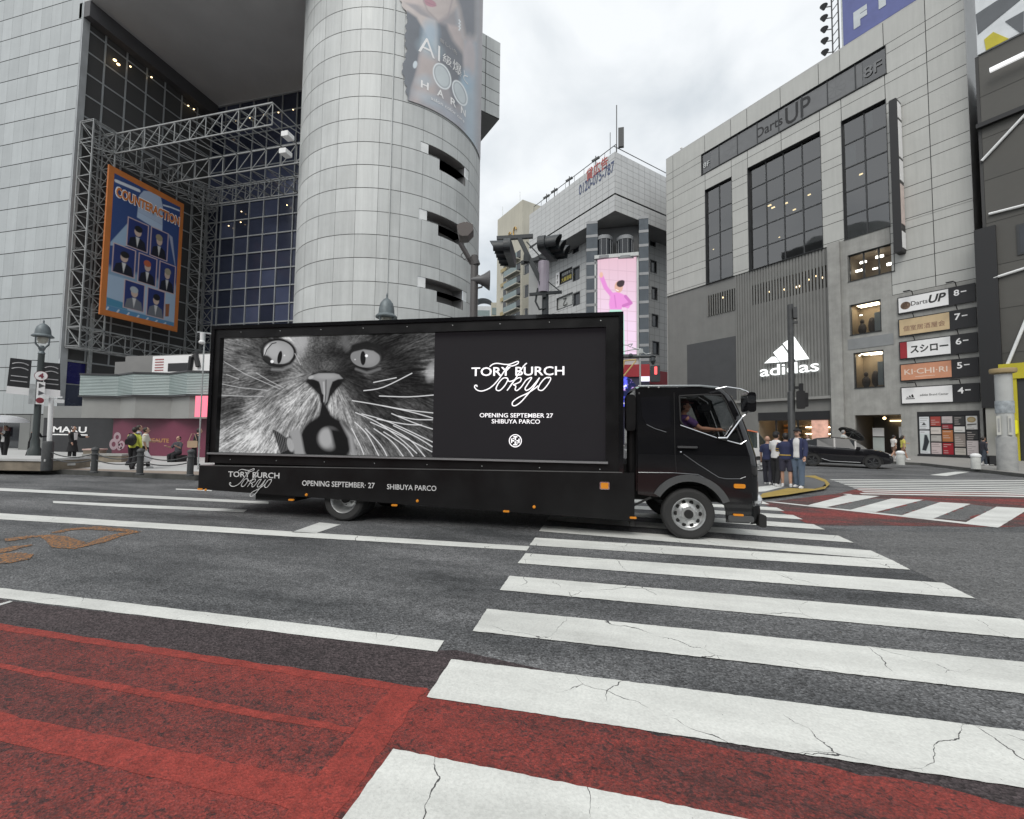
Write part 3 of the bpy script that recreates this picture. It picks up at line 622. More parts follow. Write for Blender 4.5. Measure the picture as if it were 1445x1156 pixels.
for px, py, r in ((165, 617, .26), (160, 627, .3), (171, 628, .22), (168, 631, .18)):
    x, z = u164(px, py); ps = [(x+r*cos(2*pi*j/20), -1.206-.002*(px % 3), z+r*sin(2*pi*j/20)) for j in range(20)]; qs = [(x+r*.45*cos(2*pi*j/20), -1.206-.002*(px % 3), z+r*.45*sin(2*pi*j/20)) for j in range(20)]
    for j in range(20): k = (j+1) % 20; mb.poly([ps[j], ps[k], qs[k], qs[j]], 0)
mb.build('flower_print', mat('pale_flower_print', (.35, .26, .29), .6), store)
x0, z = f164.uz(127, 613); text('lettering', 'MARU', m_letter_w, store, (2.2, -.565, 1.42), .34, 2.6, bold=.02)
mb = MB(); mb.box(.9, 3.6, -.57, -.555, 1.1, 1.16); mb.build('sign_rule', m_letter_w, store)
mb = MB(); mb.box(13.0, 14.6, -2.25, -2.1, 2.12, 3.1, 0); mb.build('light_panel', mat('pink_light_panel', (.7, .15, .2), .5, emit=(1, .16, .24), es=.75), store)
# kiosk-like white sign box on the canopy
kx0, kz0 = Fr((0, 17), 0).uz(214, 532); kx1, kz1 = Fr((0, 17), 0).uz(292, 513)
sg = E('signboard', 'white printed sign box standing on the teal canopy', 'sign', (kx0, 17, 4.37))
mb = MB(); mb.rbox(0, kx1-kx0+.6, 0, .5, 0, .92, .03); mb.build('box', m_whitesign, sg)
mb = MB(); mb.box(1.05, 2.6, -.012, -.002, .1, .52, 0)
for i in range(5): mb.box(.18, .75, -.012, -.002, .15+.14*i, .21+.14*i, 1)
mb.tube([(2.5, -.05, .05), (2.6, -.05, .8), (2.85, -.05, .95), (3.05, -.05, .3)], .12, 8, 0); mb.build('print', [m_blacksign, mat('faded_red_print', (.35, .12, .12), .5)], sg)
# ---- the big curved advertisement on the tower
ad = E('curved_advertisement', 'curved photo banner of a dark haired woman wrapped on the round tower', 'banner', (CC.x, CC.y, 19.3))
NT_, NZ_ = 230, 300
TH, ZZ = np.meshgrid(np.linspace(0, 72, NT_), np.linspace(19.32, 31, NZ_))
A = np.radians(TH); rr = CR+.05
P = np.stack([CC.x+rr*(np.sin(A)*rt.x+np.cos(A)*tw.x), CC.y+rr*(np.sin(A)*rt.y+np.cos(A)*tw.y), ZZ], -1)
PX, PY = photo_px(P.reshape(-1, 3)); px, py = (PX.reshape(P.shape[:2])-550)*5.2553, (PY.reshape(P.shape[:2]))*5.2553   # coordinates of the measured enlargement
pt = Paint(px, py, (.30, .255, .25))
pt.poly([(640,-900),(640,1200),(560,1200),(540,700),(520,300),(430,-900)], (.36, .42, .47), 60)
pt.poly([(50,-900),(640,-900),(640,300),(540,300),(500,60),(360,160),(240,60),(100,-60)], (.50, .41, .37), 40)      # face and neck
pt.poly([(-60,-900),(180,-900),(300,-60),(250,40),(110,20),(20,-40)], (.52, .42, .38), 20)
pt.poly([(60,-60),(100,10),(230,110),(360,160),(350,400),(240,200),(130,90),(60,20)], (.50, .42, .38), 14)           # wrist
pt.poly([(430,180),(520,200),(560,330),(560,480),(470,420),(420,260)], (.47, .38, .35), 26)
pt.poly([(130,80),(200,130),(250,220),(235,330),(215,420),(200,520),(160,640),(140,760),(80,640),(60,500),(100,300),(90,160)], (.085, .075, .08), 20)   # hair, left
pt.poly([(350,165),(420,190),(470,300),(560,420),(560,560),(500,640),(520,760),(480,800),(440,640),(380,520),(355,380)], (.11, .095, .10), 34)
pt.poly([(470,-900),(640,-900),(640,240),(600,330),(560,260),(520,60),(480,-60)], (.15, .135, .145), 40)              # hair, right
pt.poly([(240,330),(350,420),(330,560),(340,700),(260,740),(180,760),(200,560)], (.42, .34, .31), 40)
pt.ell(590, 440, 46, 170, (.47, .40, .39), 0, .5); pt.ell(300, 250, 60, 90, (.30, .42, .52), 0, 1., .7); pt.ell(570, 600, 45, 80, (.30, .44, .55), 0, 1., .7); pt.ell(300, 360, 90, 60, (.33, .44, .50), 30, 1., .55); pt.ell(260, 600, 60, 45, (.33, .42, .48), 0, 1., .5)
pt.ell(300, 740, 120, 40, (.36, .44, .50), 25, 1., .5); pt.ell(470, 860, 130, 50, (.32, .36, .42), 35, 1., .5)
pt.ell(296, 22, 52, 26, (.42, .17, .20), 22, .25); pt.line([(250,2),(300,30),(345,44)], 4, (.28, .12, .14), 4)
pt.line([(480,-60),(430,130),(360,162)], 9, (.36, .28, .27), 14); pt.line([(240,-20),(280,80),(350,150)], 8, (.34, .27, .25), 10)
for k in range(7): pt.ell(515+6*(k % 2), 150+12*k, 6, 6, (.75, .77, .78), 0, .5)
pt.ell(188, 480, 16, 28, (.55, .6, .63), 10, .2)
for cx_, cy_, rx_, ry_ in ((388, 566, 50, 94), (520, 690, 36, 92)): pt.ell(cx_, cy_, rx_+12, ry_+10, (.72, .74, .74), -22, .06); pt.ell(cx_, cy_, rx_+2, ry_-2, (.28, .29, .30), -22, .06); pt.ell(cx_, cy_, rx_-5, ry_-10, (.50, .53, .53), -22, .15)
hz = .5*vnoise(px, py, .02, 3)+.5; pt.c = pt.c*.78+np.array((.44, .54, .62))*.22; pt.c *= (hz*.3+.98)[..., None]
edge = np.interp(py, [-900, -60, 60, 110, 200, 300, 380, 520, 570, 620, 750, 2000], [40, 40, 100, 128, 118, 108, 122, 86, 100, 112, 130, 130]); pt.a = (px > edge+6*np.sin(py*.09)).astype(float)
pt.build('print', P-np.array([CC.x, CC.y, 19.3]), picture('banner_print', 0, .45), ad)
def ca(u, y, z):
    a = u/CR; r = CR+.062; q = rt*(sin(a)*r)+tw*(cos(a)*r); return (q.x, q.y, z-19.3)
def adtext(body, th, z, h, wd=None, bold=0., mt=m_letter_w): text('lettering', body, mt, ad, (rad(th)*CR, 0, z), h, wd, bold, mapf=ca)
adtext('A', 15.6, 22.75, .95, .95, -.004); adtext('I', 23.0, 22.75, .9, None, -.004); adtext('級', 28.6, 22.72, .55, .6); adtext('爆と', 39.5, 22.75, .7, 1.35, .0)
adtext('新しい色', 29.5, 23.6, .24, 1.2, 0, mat('grey_lettering', (.5, .5, .5), .5)); 
for ch, th in (('H', 14.9), ('A', 24.5), ('R', 33.7), ('N', 42.2)): adtext(ch, th, 20.5, .42, .44, .02)
adtext('salon color care', 31, 19.95, .2, 2.4)
# ---- scaffold truss carrying the poster
m_tr = mat('truss_paint', (.27, .28, .28), .5, .15, var=.2, vs=4)
fz = E('truss_frame', 'grey steel lattice frame built inside the glass recess', 'truss', (GX, WY, 0))
def truss(name, A_, B_, offs, n, r=.04):     # chords at the offsets, zigzag webs between neighbours
    mb = MB(); A_, B_ = Vector(A_), Vector(B_); ch = [(A_+Vector(q), B_+Vector(q)) for q in offs]
    for p, q in ch: mb.bar(p, q, r*1.7)
    k = len(ch)
    for i in range(k):
        a, b = ch[i], ch[(i+1) % k]
        if k == 2 and i: break
        for j in range(n):
            p = a[0].lerp(a[1], j/n); q = b[0].lerp(b[1], (j+1)/n); mb.bar(p, q, r); mb.bar(a[0].lerp(a[1], j/n), b[0].lerp(b[1], j/n), r)
        mb.bar(a[1], b[1], r)
    return mb.build(name, m_tr, fz)
T4 = [(0, 0, 0), (0, 1.2, 0), (1.1, 1.2, 0), (1.1, 0, 0)]
truss('vertical_truss', (.3, .1, 6.4), (.3, .1, 20.3), T4, 12); truss('vertical_truss', (.3, 7.25, 6.4), (.3, 7.25, 20.3), T4, 12)
truss('bottom_truss', (.3, .1, 6.3), (.3, 8.5, 6.3), [(0, 0, 0), (1.1, 0, 0), (1.1, 0, 1.2), (0, 0, 1.2)], 7)
truss('top_truss', (.3, .1, 18.9), (.3, 8.5, 18.9), [(0, 0, 0), (1.1, 0, 0), (1.1, 0, 1.3), (0, 0, 1.3)], 7)
for yy in (1.3, 4.6, 7.6): truss('bridge_truss', (1.4, yy, 18.9), (13.2, yy, 18.9), [(0, 0, 0), (0, 0, 1.3)], 10)
truss('deck_bracing', (1.4, 1.3, 20.2), (13.2, 1.3, 20.2), [(0, 0, 0), (0, 3.3, 0)], 10, .045); truss('deck_bracing', (1.4, 4.6, 18.9), (13.2, 4.6, 18.9), [(0, 0, 0), (0, 3.0, 0)], 10, .045)
# ---- poster
fp = Fr((GX+1.6, 0), 90); u0, u1, z0, z1 = fp.box((152, 230), (258, 288), (252, 468), (143, 445))
po = E('hanging_poster', 'large orange framed blue poster with seven portrait tiles on the truss', 'poster', (GX+1.6, u0, z0), 90)
W_, H_ = u1-u0, z1-z0
mb = MB(); mb.box(0, W_, 0, .12, 0, H_); mb.build('frame', mat('orange_poster_border', (.52, .17, .04), .5), po)
def PQ(x, y):                                 # enlargement coordinates -> poster plane (bilinear)
    lx = np.interp(y, [40, 1000], [103, 55]); rx = np.interp(y, [290, 1108], [575, 545]); s_ = (x-lx)/(rx-lx)
    ty = 35+(290-35)*s_; by = 1000+(1110-1000)*s_; return (s_*W_, H_*(1-(y-ty)/(by-ty)))
X_, Y_ = np.meshgrid(np.linspace(.30, W_-.26, 150), np.linspace(.35, H_-.38, 300)); pp = Paint(X_, Y_, (.04, .075, .21))
def pq(pts): return [PQ(*p) for p in pts]
pp.poly([(0, 0), (W_, 0), (W_, H_*.36), (0, H_*.33)], (.22, .33, .45), .3)
pp.poly(pq([(110,540),(215,400),(215,560),(110,560)]), (.32, .44, .58), .05); pp.poly(pq([(265,330),(425,420),(425,470),(262,370)]), (.42, .52, .66), .05)
pp.poly(pq([(265,330),(275,225),(300,195),(360,200),(410,240),(425,300),(425,420)]), (.40, .48, .62), .05); pp.poly(pq([(470,480),(520,700),(520,680),(495,500)]), (.35, .38, .5), .05)
pp.poly(pq([(90,740),(525,860),(525,1080),(85,990)]), (.36, .47, .60), .1); pp.poly(pq([(90,940),(520,1050),(520,1085),(85,985)]), (.10, .24, .40), .05); pp.poly(pq([(90,890),(210,930),(210,970),(90,940)]), (.08, .25, .38), .05)
for k in range(7): pp.line(pq([(100+60*k, 955+16*k), (70+60*k, 1010+10*k)]), .09, (.55, .62, .70), .04)
pp.line(pq([(140,140),(270,195)]), .2, (.62, .66, .72), .04); pp.line(pq([(430,290),(480,305),(540,330)]), .1, (.6, .65, .72), .04); pp.poly(pq([(455,930),(485,930),(480,1010),(455,1010)]), (.3, .12, .06), .04)
tiles = [(212,374,330,425,(.02,.02,.022)), (355,432,462,480,(.32,.27,.18)), (130,545,252,590,(.02,.02,.022)), (280,602,388,645,(.45,.12,.06)), (415,655,518,695,(.34,.30,.22)), (196,770,312,818,(.42,.46,.5)), (338,820,448,860,(.02,.02,.022))]
for i, (xa, ya, xb, yb, hair) in enumerate(tiles):
    hgt = 185 if i < 5 else 180; q = pq([(xa,ya),(xb,yb),(xb-5,yb+hgt-20),(xa-5,ya+hgt)])
    cxm = sum(p[0] for p in q)/4; w2 = (q[1][0]-q[0][0])/2; zt = (q[0][1]+q[1][1])/2; zb = (q[2][1]+q[3][1])/2; hh = zt-zb
    pp.poly([(cxm-w2-.06, zb-.06), (cxm+w2+.06, zb-.06), (cxm+w2+.06, zt+.06), (cxm-w2-.06, zt+.06)], (.55, .42, .42), .03)
    pp.poly([(cxm-w2, zb), (cxm+w2, zb), (cxm+w2, zt), (cxm-w2, zt)], (.03, .045, .16), .03)
    suit = (.018, .02, .03) if i < 5 else (.16, .17, .19)
    pp.poly([(cxm-w2*.95, zb), (cxm+w2*.95, zb), (cxm+w2*.75, zb+hh*.32), (cxm+w2*.2, zb+hh*.42), (cxm-w2*.2, zb+hh*.42), (cxm-w2*.75, zb+hh*.32)], suit, .04)
    pp.poly([(cxm-w2*.2, zb+hh*.42), (cxm+w2*.2, zb+hh*.42), (cxm, zb+hh*.05)], (.6, .6, .6), .04)
    pp.ell(cxm, zb+hh*.62, w2*.36, hh*.17, (.55, .42, .35), 0, .15); pp.ell(cxm+w2*.05*(-1)**i, zb+hh*.73, w2*.42, hh*.12, hair, 8*(-1)**i, .2)
pp.build('print', np.stack([X_, np.full_like(X_, -.004), Y_], -1), picture('poster_print', 0, .5), po)
ta, tb = PQ(140, 215), PQ(540, 395)
tt = text('lettering', 'COUNTERACTION', mat('orange_lettering', (.6, .2, .05), .5), po, ((ta[0]+tb[0])/2, -.03, (ta[1]+tb[1])/2), .62, tb[0]-ta[0], .035, .01)
text('lettering', 'COUNTERACTION', m_letter_w, po, ((ta[0]+tb[0])/2, -.014, (ta[1]+tb[1])/2), .74, tb[0]-ta[0]+.12, .06, .005)
# ------------------------------------------------------------------ SPORTS SHOP BUILDING (right), lit from inside
A_ = Fr((23.866, 37.687), -44.25)
def Q6(x, y): return (920+x/2.752, 100+y/2.752)
def Q7(x, y): return (920+x/2.752, 380+y/2.752)
def Q8(x, y): return (1200+x/5.78, 380+y/5.78)
sh = E('shop_building', 'pale panelled corner building with dark windows above a grey ribbed sports shop', 'building', A_.at(), A_.deg)
m_clad = mat('pale_cladding', (.435, .44, .42), .5, var=.05, vs=.5, tint=True, streak=.08)
m_grey = mat('grey_ribbed_metal', (.185, .186, .178), .55, .1, var=.08, vs=.8, streak=.06)
m_room = mat('dim_interior', (.035, .036, .038), .9); m_roomw = mat('warm_interior', (.30, .24, .17), .8)
m_frame = mat('window_frame_dark', (.03, .032, .034), .4)
g_dark = glass('tinted_glass', (.30, .33, .33), .6); g_clear = glass('clear_glass', (.8, .82, .82), .1)
w8 = A_.box(Q6(190,325), Q6(905,-95), Q6(910,15), Q6(195,400)); wl = A_.box(Q6(200,465), Q6(303,418), Q6(320,795), Q6(218,825))
wc = A_.box(Q6(365,380), Q6(648,240), Q6(668,688), Q6(385,772)); wr = A_.box(Q6(728,200), Q6(900,115), Q6(930,600), Q6(757,655))
ws = A_.box(Q6(757,718), Q6(937,672), Q6(942,780), Q6(770,815)); d1 = A_.box(Q7(768,140), Q7(888,120), Q7(888,240), Q7(775,255)); d2 = A_.box(Q7(785,330), Q7(895,312), Q7(903,455), Q7(790,462))
UL, UR, ZT, ZG = -24.3, 1.75, 35.9, 18.5
us = [UL, UL+1.0, wl[0], wl[1], wc[0], (wc[0]+wc[1])/2, wc[1], wr[0], wr[1], -.35, UR]
zs = [12.9]; k = 0
while zs[-1] < ZT-.8: zs.append(zs[-1]+(1.7 if k % 2 else .82)); k += 1
zs[-1] = ZT
mb = MB(); paneled(mb, us, zs, opens=(w8, wl, wc, wr, (UL, wr[0], 0, ZG), (wr[0]-.8, wr[1], 0, wr[2]-.05)), gap=.045, tv=.035, back=.04)
mb.box(UL+.03, UR-.03, 6.2, 14, 0, ZT-.1, 1); mb.box(UL, UL+.02, .0, 14, 0, ZT, 2); mb.box(UR-.02, UR, 0, 14, 0, ZT, 2); mb.box(UL, UR, .0, 14, ZT-.02, ZT+.12, 2)
# the dark volume stands behind every opening
mb.build('cladding', [m_clad, m_joint, mat('parapet_metal', (.4, .4, .39), .5)], sh)
def window(name, op, nx, nz, depth=.35, lamps=(), skip=(), gm=None, room=3.5, rm=None, lm=None, blinds=()):
    u0, u1, z0, z1 = op; mb = MB()
    for i in range(nx+1): u = u0+(u1-u0)*i/nx; mb.box(max(u0, u-.05), min(u1, u+.05), depth-.12, depth, z0, z1)
    for k in range(nz+1): z = z0+(z1-z0)*k/nz; mb.box(u0, u1, depth-.11, depth-.005, max(z0, z-.045), min(z1, z+.045))
    for a, b in ((u0-.04, u0), (u1, u1+.04)): mb.box(a, b, -.03, depth, z0-.04, z1+.04)
    mb.box(u0-.04, u1+.04, -.03, depth, z1, z1+.04); mb.box(u0-.06, u1+.06, -.08, depth, z0-.05, z0)
    fr_ = mb.build(name, m_frame, sh)
    mb = MB(); mb.poly([(u0, depth-.06, z0), (u1, depth-.06, z0), (u1, depth-.06, z1), (u0, depth-.06, z1)]); mb.build('pane', gm or g_dark, fr_)
    mb = MB(); y0, y1 = depth-.005, depth+room
    mb.poly([(u0, y1, z0), (u1, y1, z0), (u1, y1, z1), (u0, y1, z1)]); mb.poly([(u0, y0, z0), (u1, y0, z0), (u1, y1, z0), (u0, y1, z0)]); mb.poly([(u0, y0, z1), (u1, y0, z1), (u1, y1, z1), (u0, y1, z1)])
    mb.poly([(u0, y0, z0), (u0, y1, z0), (u0, y1, z1), (u0, y0, z1)]); mb.poly([(u1, y0, z0), (u1, y1, z0), (u1, y1, z1), (u1, y0, z1)])
    mb.build('room', rm or m_room, fr_)
    for q in blinds: mb = MB(); mb.box(u0+(u1-u0)*q[0], u0+(u1-u0)*q[1], depth, depth+.03, z0+(z1-z0)*q[2], z0+(z1-z0)*q[3]); mb.build('blind', mat('pale_blind', (.5, .52, .53), .8), fr_)
    for l in lamps:
        u, z = A_.uz(*l[:2], back=depth+.8); mb = MB(); s_ = l[2] if len(l) > 2 else .1
        mb.box(u-s_*1.6, u+s_*1.6, depth+.75, depth+.75+s_, z-s_*.6, z+s_*.6); mb.build('lamp', lm or m_lampwarm, fr_)
    return fr_
window('window', w8, 8, 1, .2)
m_ghost = mat('grey_ghost_lettering', (.16, .165, .17), .6); m_band = mat('grey_band', (.15, .155, .16), .6)
fr8 = [o_ for o_ in sh.children if o_.name.startswith('window')][-1]
z8 = (w8[2]+w8[3])/2; L8 = w8[1]-w8[0]
mb = MB(); mb.box(w8[0]+1.1, w8[1]-1.6, .1, .13, w8[2]+.15, w8[3]-.2); mb.build('banner', m_band, fr8)
for px, py, tx, hh, ww in ((1085, 187, 'Darts', 1.0, 2.5), (1125, 158, 'UP', 1.8, 2.2)): u, z = A_.uz(px, py); text('lettering', tx, m_room, fr8, (u, .085, z8+.0), hh, ww, .01)
for px in (1032, 1180): 
    u, z = A_.uz(px, 180); mb = MB(); r0 = .75
    for a0 in range(8):
        t0, t1 = a0*45+4, a0*45+41; mb.poly([(u+r0*.25*cos(rad(t0)), .09, z8+r0*.25*sin(rad(t0))), (u+r0*cos(rad(t0)), .09, z8+r0*sin(rad(t0))), (u+r0*cos(rad((t0+t1)/2)), .09, z8+r0*sin(rad((t0+t1)/2))), (u+r0*cos(rad(t1)), .09, z8+r0*sin(rad(t1))), (u+r0*.25*cos(rad(t1)), .09, z8+r0*.25*sin(rad(t1)))])
    mb.build('dartboard_print', m_ghost, fr8)
text('lettering', '8F', mat('pale_lettering', (.5, .52, .52), .6), fr8, (w8[0]+.55, .06, z8-.2), .6, None, .01); text('lettering', '8F', m_ghost, fr8, (w8[1]-.9, .06, z8-.1), .95, None, .01)
window('window', wl, 2, 4, lamps=((1007, 352, .05),)); window('window', wc, 4, 5, lamps=((1086,290),(1091,293),(1109,287),(1121,296,.08),(1142,275,.08),(1100,335,.05)), room=5, depth=.45)
window('window', wr, 2, 5, lamps=((1215, 246, .08),), blinds=((.02, .28, .62, .78), (.55, .68, .84, .98)))
window('window', ws, 3, 1, depth=.3, gm=g_clear, rm=m_roomw, lamps=((1218,370,.14),(1212,382,.14),(1235,379,.1),(1241,362,.16),(1257,372,.16)), lm=m_lampwhite, room=2.5)
for op, lam in ((d1, ((1215,445,.06),)), (d2, ((1212,502,.08),(1240,498,.2),(1232,500,.1)))):
    f_ = window('display_window', op, 1, 1, depth=.2, gm=g_clear, rm=m_roomw, lamps=lam, lm=m_lampwhite, room=1.6)
    mb = MB(); mb.box(op[0]+.3, op[1]-.3, .5, 1.4, op[3]-.05, op[3]-.01); mb.build('ceiling_lamp', mat('added_display_glow', (.8, .8, .8), .5, emit=(1, .85, .6), es=7), f_)  # glowing slab added under the ceiling only to brighten the display
    u0, u1, z0, z1 = op; mb = MB(); W = u1-u0
    mb.ball((u0+W*.25, .9, z0+.55), .3, .3, .5, 10, 6); mb.ball((u0+W*.25, .9, z0+1.2), .16, .16, .2, 8, 5); mb.ball((u0+W*.55, 1.1, z0+.8), .28, .25, .7, 10, 6); mb.build('mannequin', mat('dark_clothes', (.06, .05, .05), .8), f_)
    mb = MB(); mb.box(u0+W*.68, u0+W*.92, .8, 1.0, z0+.2, z1-.8); mb.build('garment', mat('blue_grey_clothes', (.2, .25, .3), .8), f_)
# grey lower left: flat sheet, dark screen, ribs, louvres
URIB = A_.uz(*Q7(325, 300))[0]; UCON = A_.uz(*Q7(697, 300))[0]; ZL = 5.0
lv1 = A_.box(Q7(215,95), Q7(322,80), Q7(322,160), Q7(215,182)); lv2 = A_.box(Q7(380,62), Q7(678,-15), Q7(680,70), Q7(382,140)); dkr = A_.box(Q7(130,295), Q7(325,258), Q7(325,420), Q7(140,460)); dkr = (dkr[0], URIB-.05, dkr[2]-2, dkr[3])
mb = MB(); mb.plate(UL, UCON, 0, ZG, [lv1, lv2, (-13.6, -7.45, 0, 3.8)], .12, .3); mb.build('grey_wall', m_grey, sh)
mb = MB(); x = URIB
while x < UCON-.1:
    segs = [(ZL+.15, ZG)]
    for l in (lv1, lv2):
        if l[0] < x+.1 < l[1]: segs = [(ZL+.15, l[2]), (l[2], l[3]), (l[3], ZG)]
    for a, b in segs: mb.box(x, x+.16, .055, .125, a, b)
    x += .27
for l in (lv1,):
    x = l[0]
    while x < l[1]: mb.box(x, x+.1, 0, .13, l[2], l[3]); x += .27
mb.build('vertical_ribs', m_grey, sh)
for l, lam in ((lv1, [(1012,423),(1020,420)]), (lv2, [(1085+9*i+(i*7 % 5), 412-3.2*i+(i*5 % 7)) for i in range(9)]+[(1128,404),(1140,398),(1135,408),(1160,392)])):
    mb = MB(); mb.box(l[0], l[1], 1.6, 1.65, l[2], l[3]); mb.box(l[0], l[1], .3, 1.6, l[3], l[3]+.05); mb.box(l[0], l[1], .3, 1.6, l[2]-.05, l[2]); lo_ = mb.build('louvre_recess', m_room, sh)
    for q in lam: u, z = A_.uz(*q, back=.9); mb = MB(); mb.ball((u, .9, z), .07, .07, .09, 6, 4); mb.build('lamp', m_lampwarm, lo_)
mb = MB(); mb.box(dkr[0], dkr[1], .08, .118, dkr[2], dkr[3]); mb.build('dark_panel', mat('charcoal_panel', (.06, .062, .065), .5), sh)
mb = MB(); mb.box(URIB, UCON, -.25, .12, ZL-.12, ZL+.12); mb.build('ledge', mat('ledge_concrete', (.25, .25, .24), .8), sh)
# concrete bay
ent = (-5.6, -2.62, 0.02, 3.35)
mb = MB(); mb.plate(UCON, UR, 0, ZG+.1, [ws, d1, d2, ent, (-1.68, 1.6, .12, 3.5)], -.02, .3, 0, plain=[(wr[1], UR, 12.88, 20), (UCON, wr[1], wr[2]-.06, 20)])
mb.box(UCON, UCON+.9, -.35, -.02, 0, wr[2]-.06)
mb.build('concrete_bay', m_conc, sh)
mb = MB(); mb.box(wr[0], wr[1], -.05, -.022, (d2[3]+d1[2])/2-.45, (d2[3]+d1[2])/2+.45); mb.build('grey_infill', mat('grey_infill_panel', (.22, .23, .235), .6), sh)
# shopfront
so_ = (-13.6, -7.45, .02, 3.8)
mb = MB(); mb.box(so_[0], so_[1], 5, 5.1, 0, 3.8, 0); mb.box(so_[0]-.1, so_[0], .3, 5, 0, 3.8, 0); mb.box(so_[1], so_[1]+.1, .3, 5, 0, 3.8, 0); mb.box(so_[0], so_[1], .3, 5, 3.8, 3.85, 0); mb.box(so_[0], so_[1], .05, .2, 3.0, 3.8, 1)
shop = mb.build('shop_interior', [mat('shop_wall', (.20, .17, .13), .8), m_blacksign], sh)
rnd = random.Random(12); mb = MB()
for i in range(7):
    for k in range(4): mb.box(so_[0]+.4+i*.85, so_[0]+1.05+i*.85, 4.3, 4.9, .5+k*.65, .5+k*.65+rnd.uniform(.15, .45), rnd.randrange(4))
mb.build('shelf_goods', [mat('tan_goods', (.35, .25, .14), .8), mat('white_goods', (.5, .5, .48), .8), mat('black_goods', (.03, .03, .03), .8), mat('orange_goods', (.45, .2, .06), .8)], shop)
mb = MB()
for i in range(6): mb.box(so_[0]+.5+i, so_[0]+1.1+i, 1.5+(i % 3), 1.6+(i % 3), 3.5, 3.6)
for k in range(3): mb.box(-11.4, -8.6, 4.86, 4.9, 1.1+.65*k, 1.16+.65*k)
mb.build('ceiling_lamps', mat('shop_lamp', (.8, .7, .5), .5, emit=(1, .75, .45), es=14), shop)
mb = MB(); mb.box(-8.9, -7.6, .1, .16, .3, 3.3); mb.build('shop_poster', mat('peach_poster', (.55, .33, .26), .5, var=.45, vs=1.6, emit=(.9, .5, .38), es=.25), sh)
for x_ in (-12.0, -10.1): mb = MB(); mb.box(x_, x_+.15, .1, .2, 0, 3.0); mb.build('door_post', m_black, sh)
mb = MB(); u0, u1, z0, z1 = ent; mb.box(u0, u1, 4, 4.1, 0, z1); mb.box(u0-.1, u0, .25, 4, 0, z1); mb.box(u1, u1+.1, .25, 4, 0, z1); mb.box(u0, u1, .25, 4, z1, z1+.05); en = mb.build('entrance_hall', mat('hall_wall', (.10, .095, .09), .8), sh)
mb = MB(); mb.ball((-4.0, 1.2, 3.1), .12, n=8, k=5); mb.box(-3.6, -2.9, 3.7, 3.8, 2.2, 2.5); mb.box(-4.4, -2.7, 3.8, 3.9, 2.9, 3.0); mb.build('hall_lamp', m_lampwarm, en)
mb = MB(); mb.box(-4.9, -4.15, 1.5, 1.55, 1.6, 2.3, 0); mb.box(-4.9, -4.15, 1.5, 1.55, .3, 1.5, 1); mb.box(-3.2, -2.75, 1.5, 1.55, 1.5, 2.4, 0); mb.build('hall_posters', [m_whitesign, mat('pale_print', (.45, .5, .48), .6)], en)
# ground-floor poster board
pb = E('poster_board', 'black framed board of small printed posters beside the entrance', 'poster board', tuple(A_.world(-1.66, -.02, .14)), A_.deg)
W_, H_ = 3.24, 3.34
mb = MB(); mb.box(0, W_, 0, .2, 0, H_, 0); mb.box(-.02, W_+.02, -.25, -.0, -.12, .14, 0); mb.build('board', m_blacksign, pb)
X_, Z_ = np.meshgrid(np.linspace(.06, W_-.06, 120), np.linspace(.2, H_-.28, 120)); pp = Paint(X_, Z_, (.012, .012, .014)); rnd = random.Random(8)
cols_ = [[(.6,.62,.64)], [(.32,.06,.05),(.55,.5,.47),(.4,.38,.36),(.5,.42,.42)], [(.45,.4,.4),(.25,.03,.04),(.38,.15,.06),(.3,.02,.03)], [(.05,.05,.05),(.6,.6,.58),(.25,.22,.2),(.45,.42,.38)], [(.62,.62,.6),(.05,.05,.05),(.55,.5,.5)]]
hs = [[1.0, 1.9], [.75, .55, .5, 1.05], [.55, .35, .9, 1.1], [.7, .45, 1.0, .7], [1.0, .65, 1.25]]
for i in range(5):
    x0 = .1+i*.62; z = H_-.36
    for k, hh in enumerate(hs[i]):
        c = cols_[i][k % len(cols_[i])]; pp.poly([(x0, z-hh+.05), (x0+.55, z-hh+.05), (x0+.55, z), (x0, z)], c, .02)
        for j in range(int(hh/.16)):
            zz = z-.12-j*.15; t_ = .55 if sum(c) < .8 else .12
            if rnd.random() < .75: pp.line([(x0+.06, zz), (x0+rnd.uniform(.2, .48), zz)], .05, tuple(np.array(c)*.4+np.array((t_, t_*.9, t_*.85))*.6), .02)
        z -= hh+.05
pp.poly([(.22, 2.35), (.48, 2.35), (.36, 2.55)], (.03, .03, .03), .02); pp.poly([(.1, .4), (.65, .4), (.65, 1.7), (.1, 1.7)], (.5, .55, .55), .02); pp.poly([(.2, .45), (.42, .4), (.62, 1.1), (.5, 1.6), (.36, 1.62), (.3, 1.0)], (.03, .035, .04), .03)
pp.ell(2.85, 2.72, .22, .2, (.30, .22, .10), 0, .1); pp.ell(2.85, 2.72, .15, .13, (.40, .33, .2), 0, .1); pp.line([(2.66, 2.35), (3.05, 2.4)], .08, (.05, .05, .05), .02)
pp.build('print', np.stack([X_, np.full_like(X_, -.004), Z_], -1), picture('poster_board_print', 0, .4), pb)
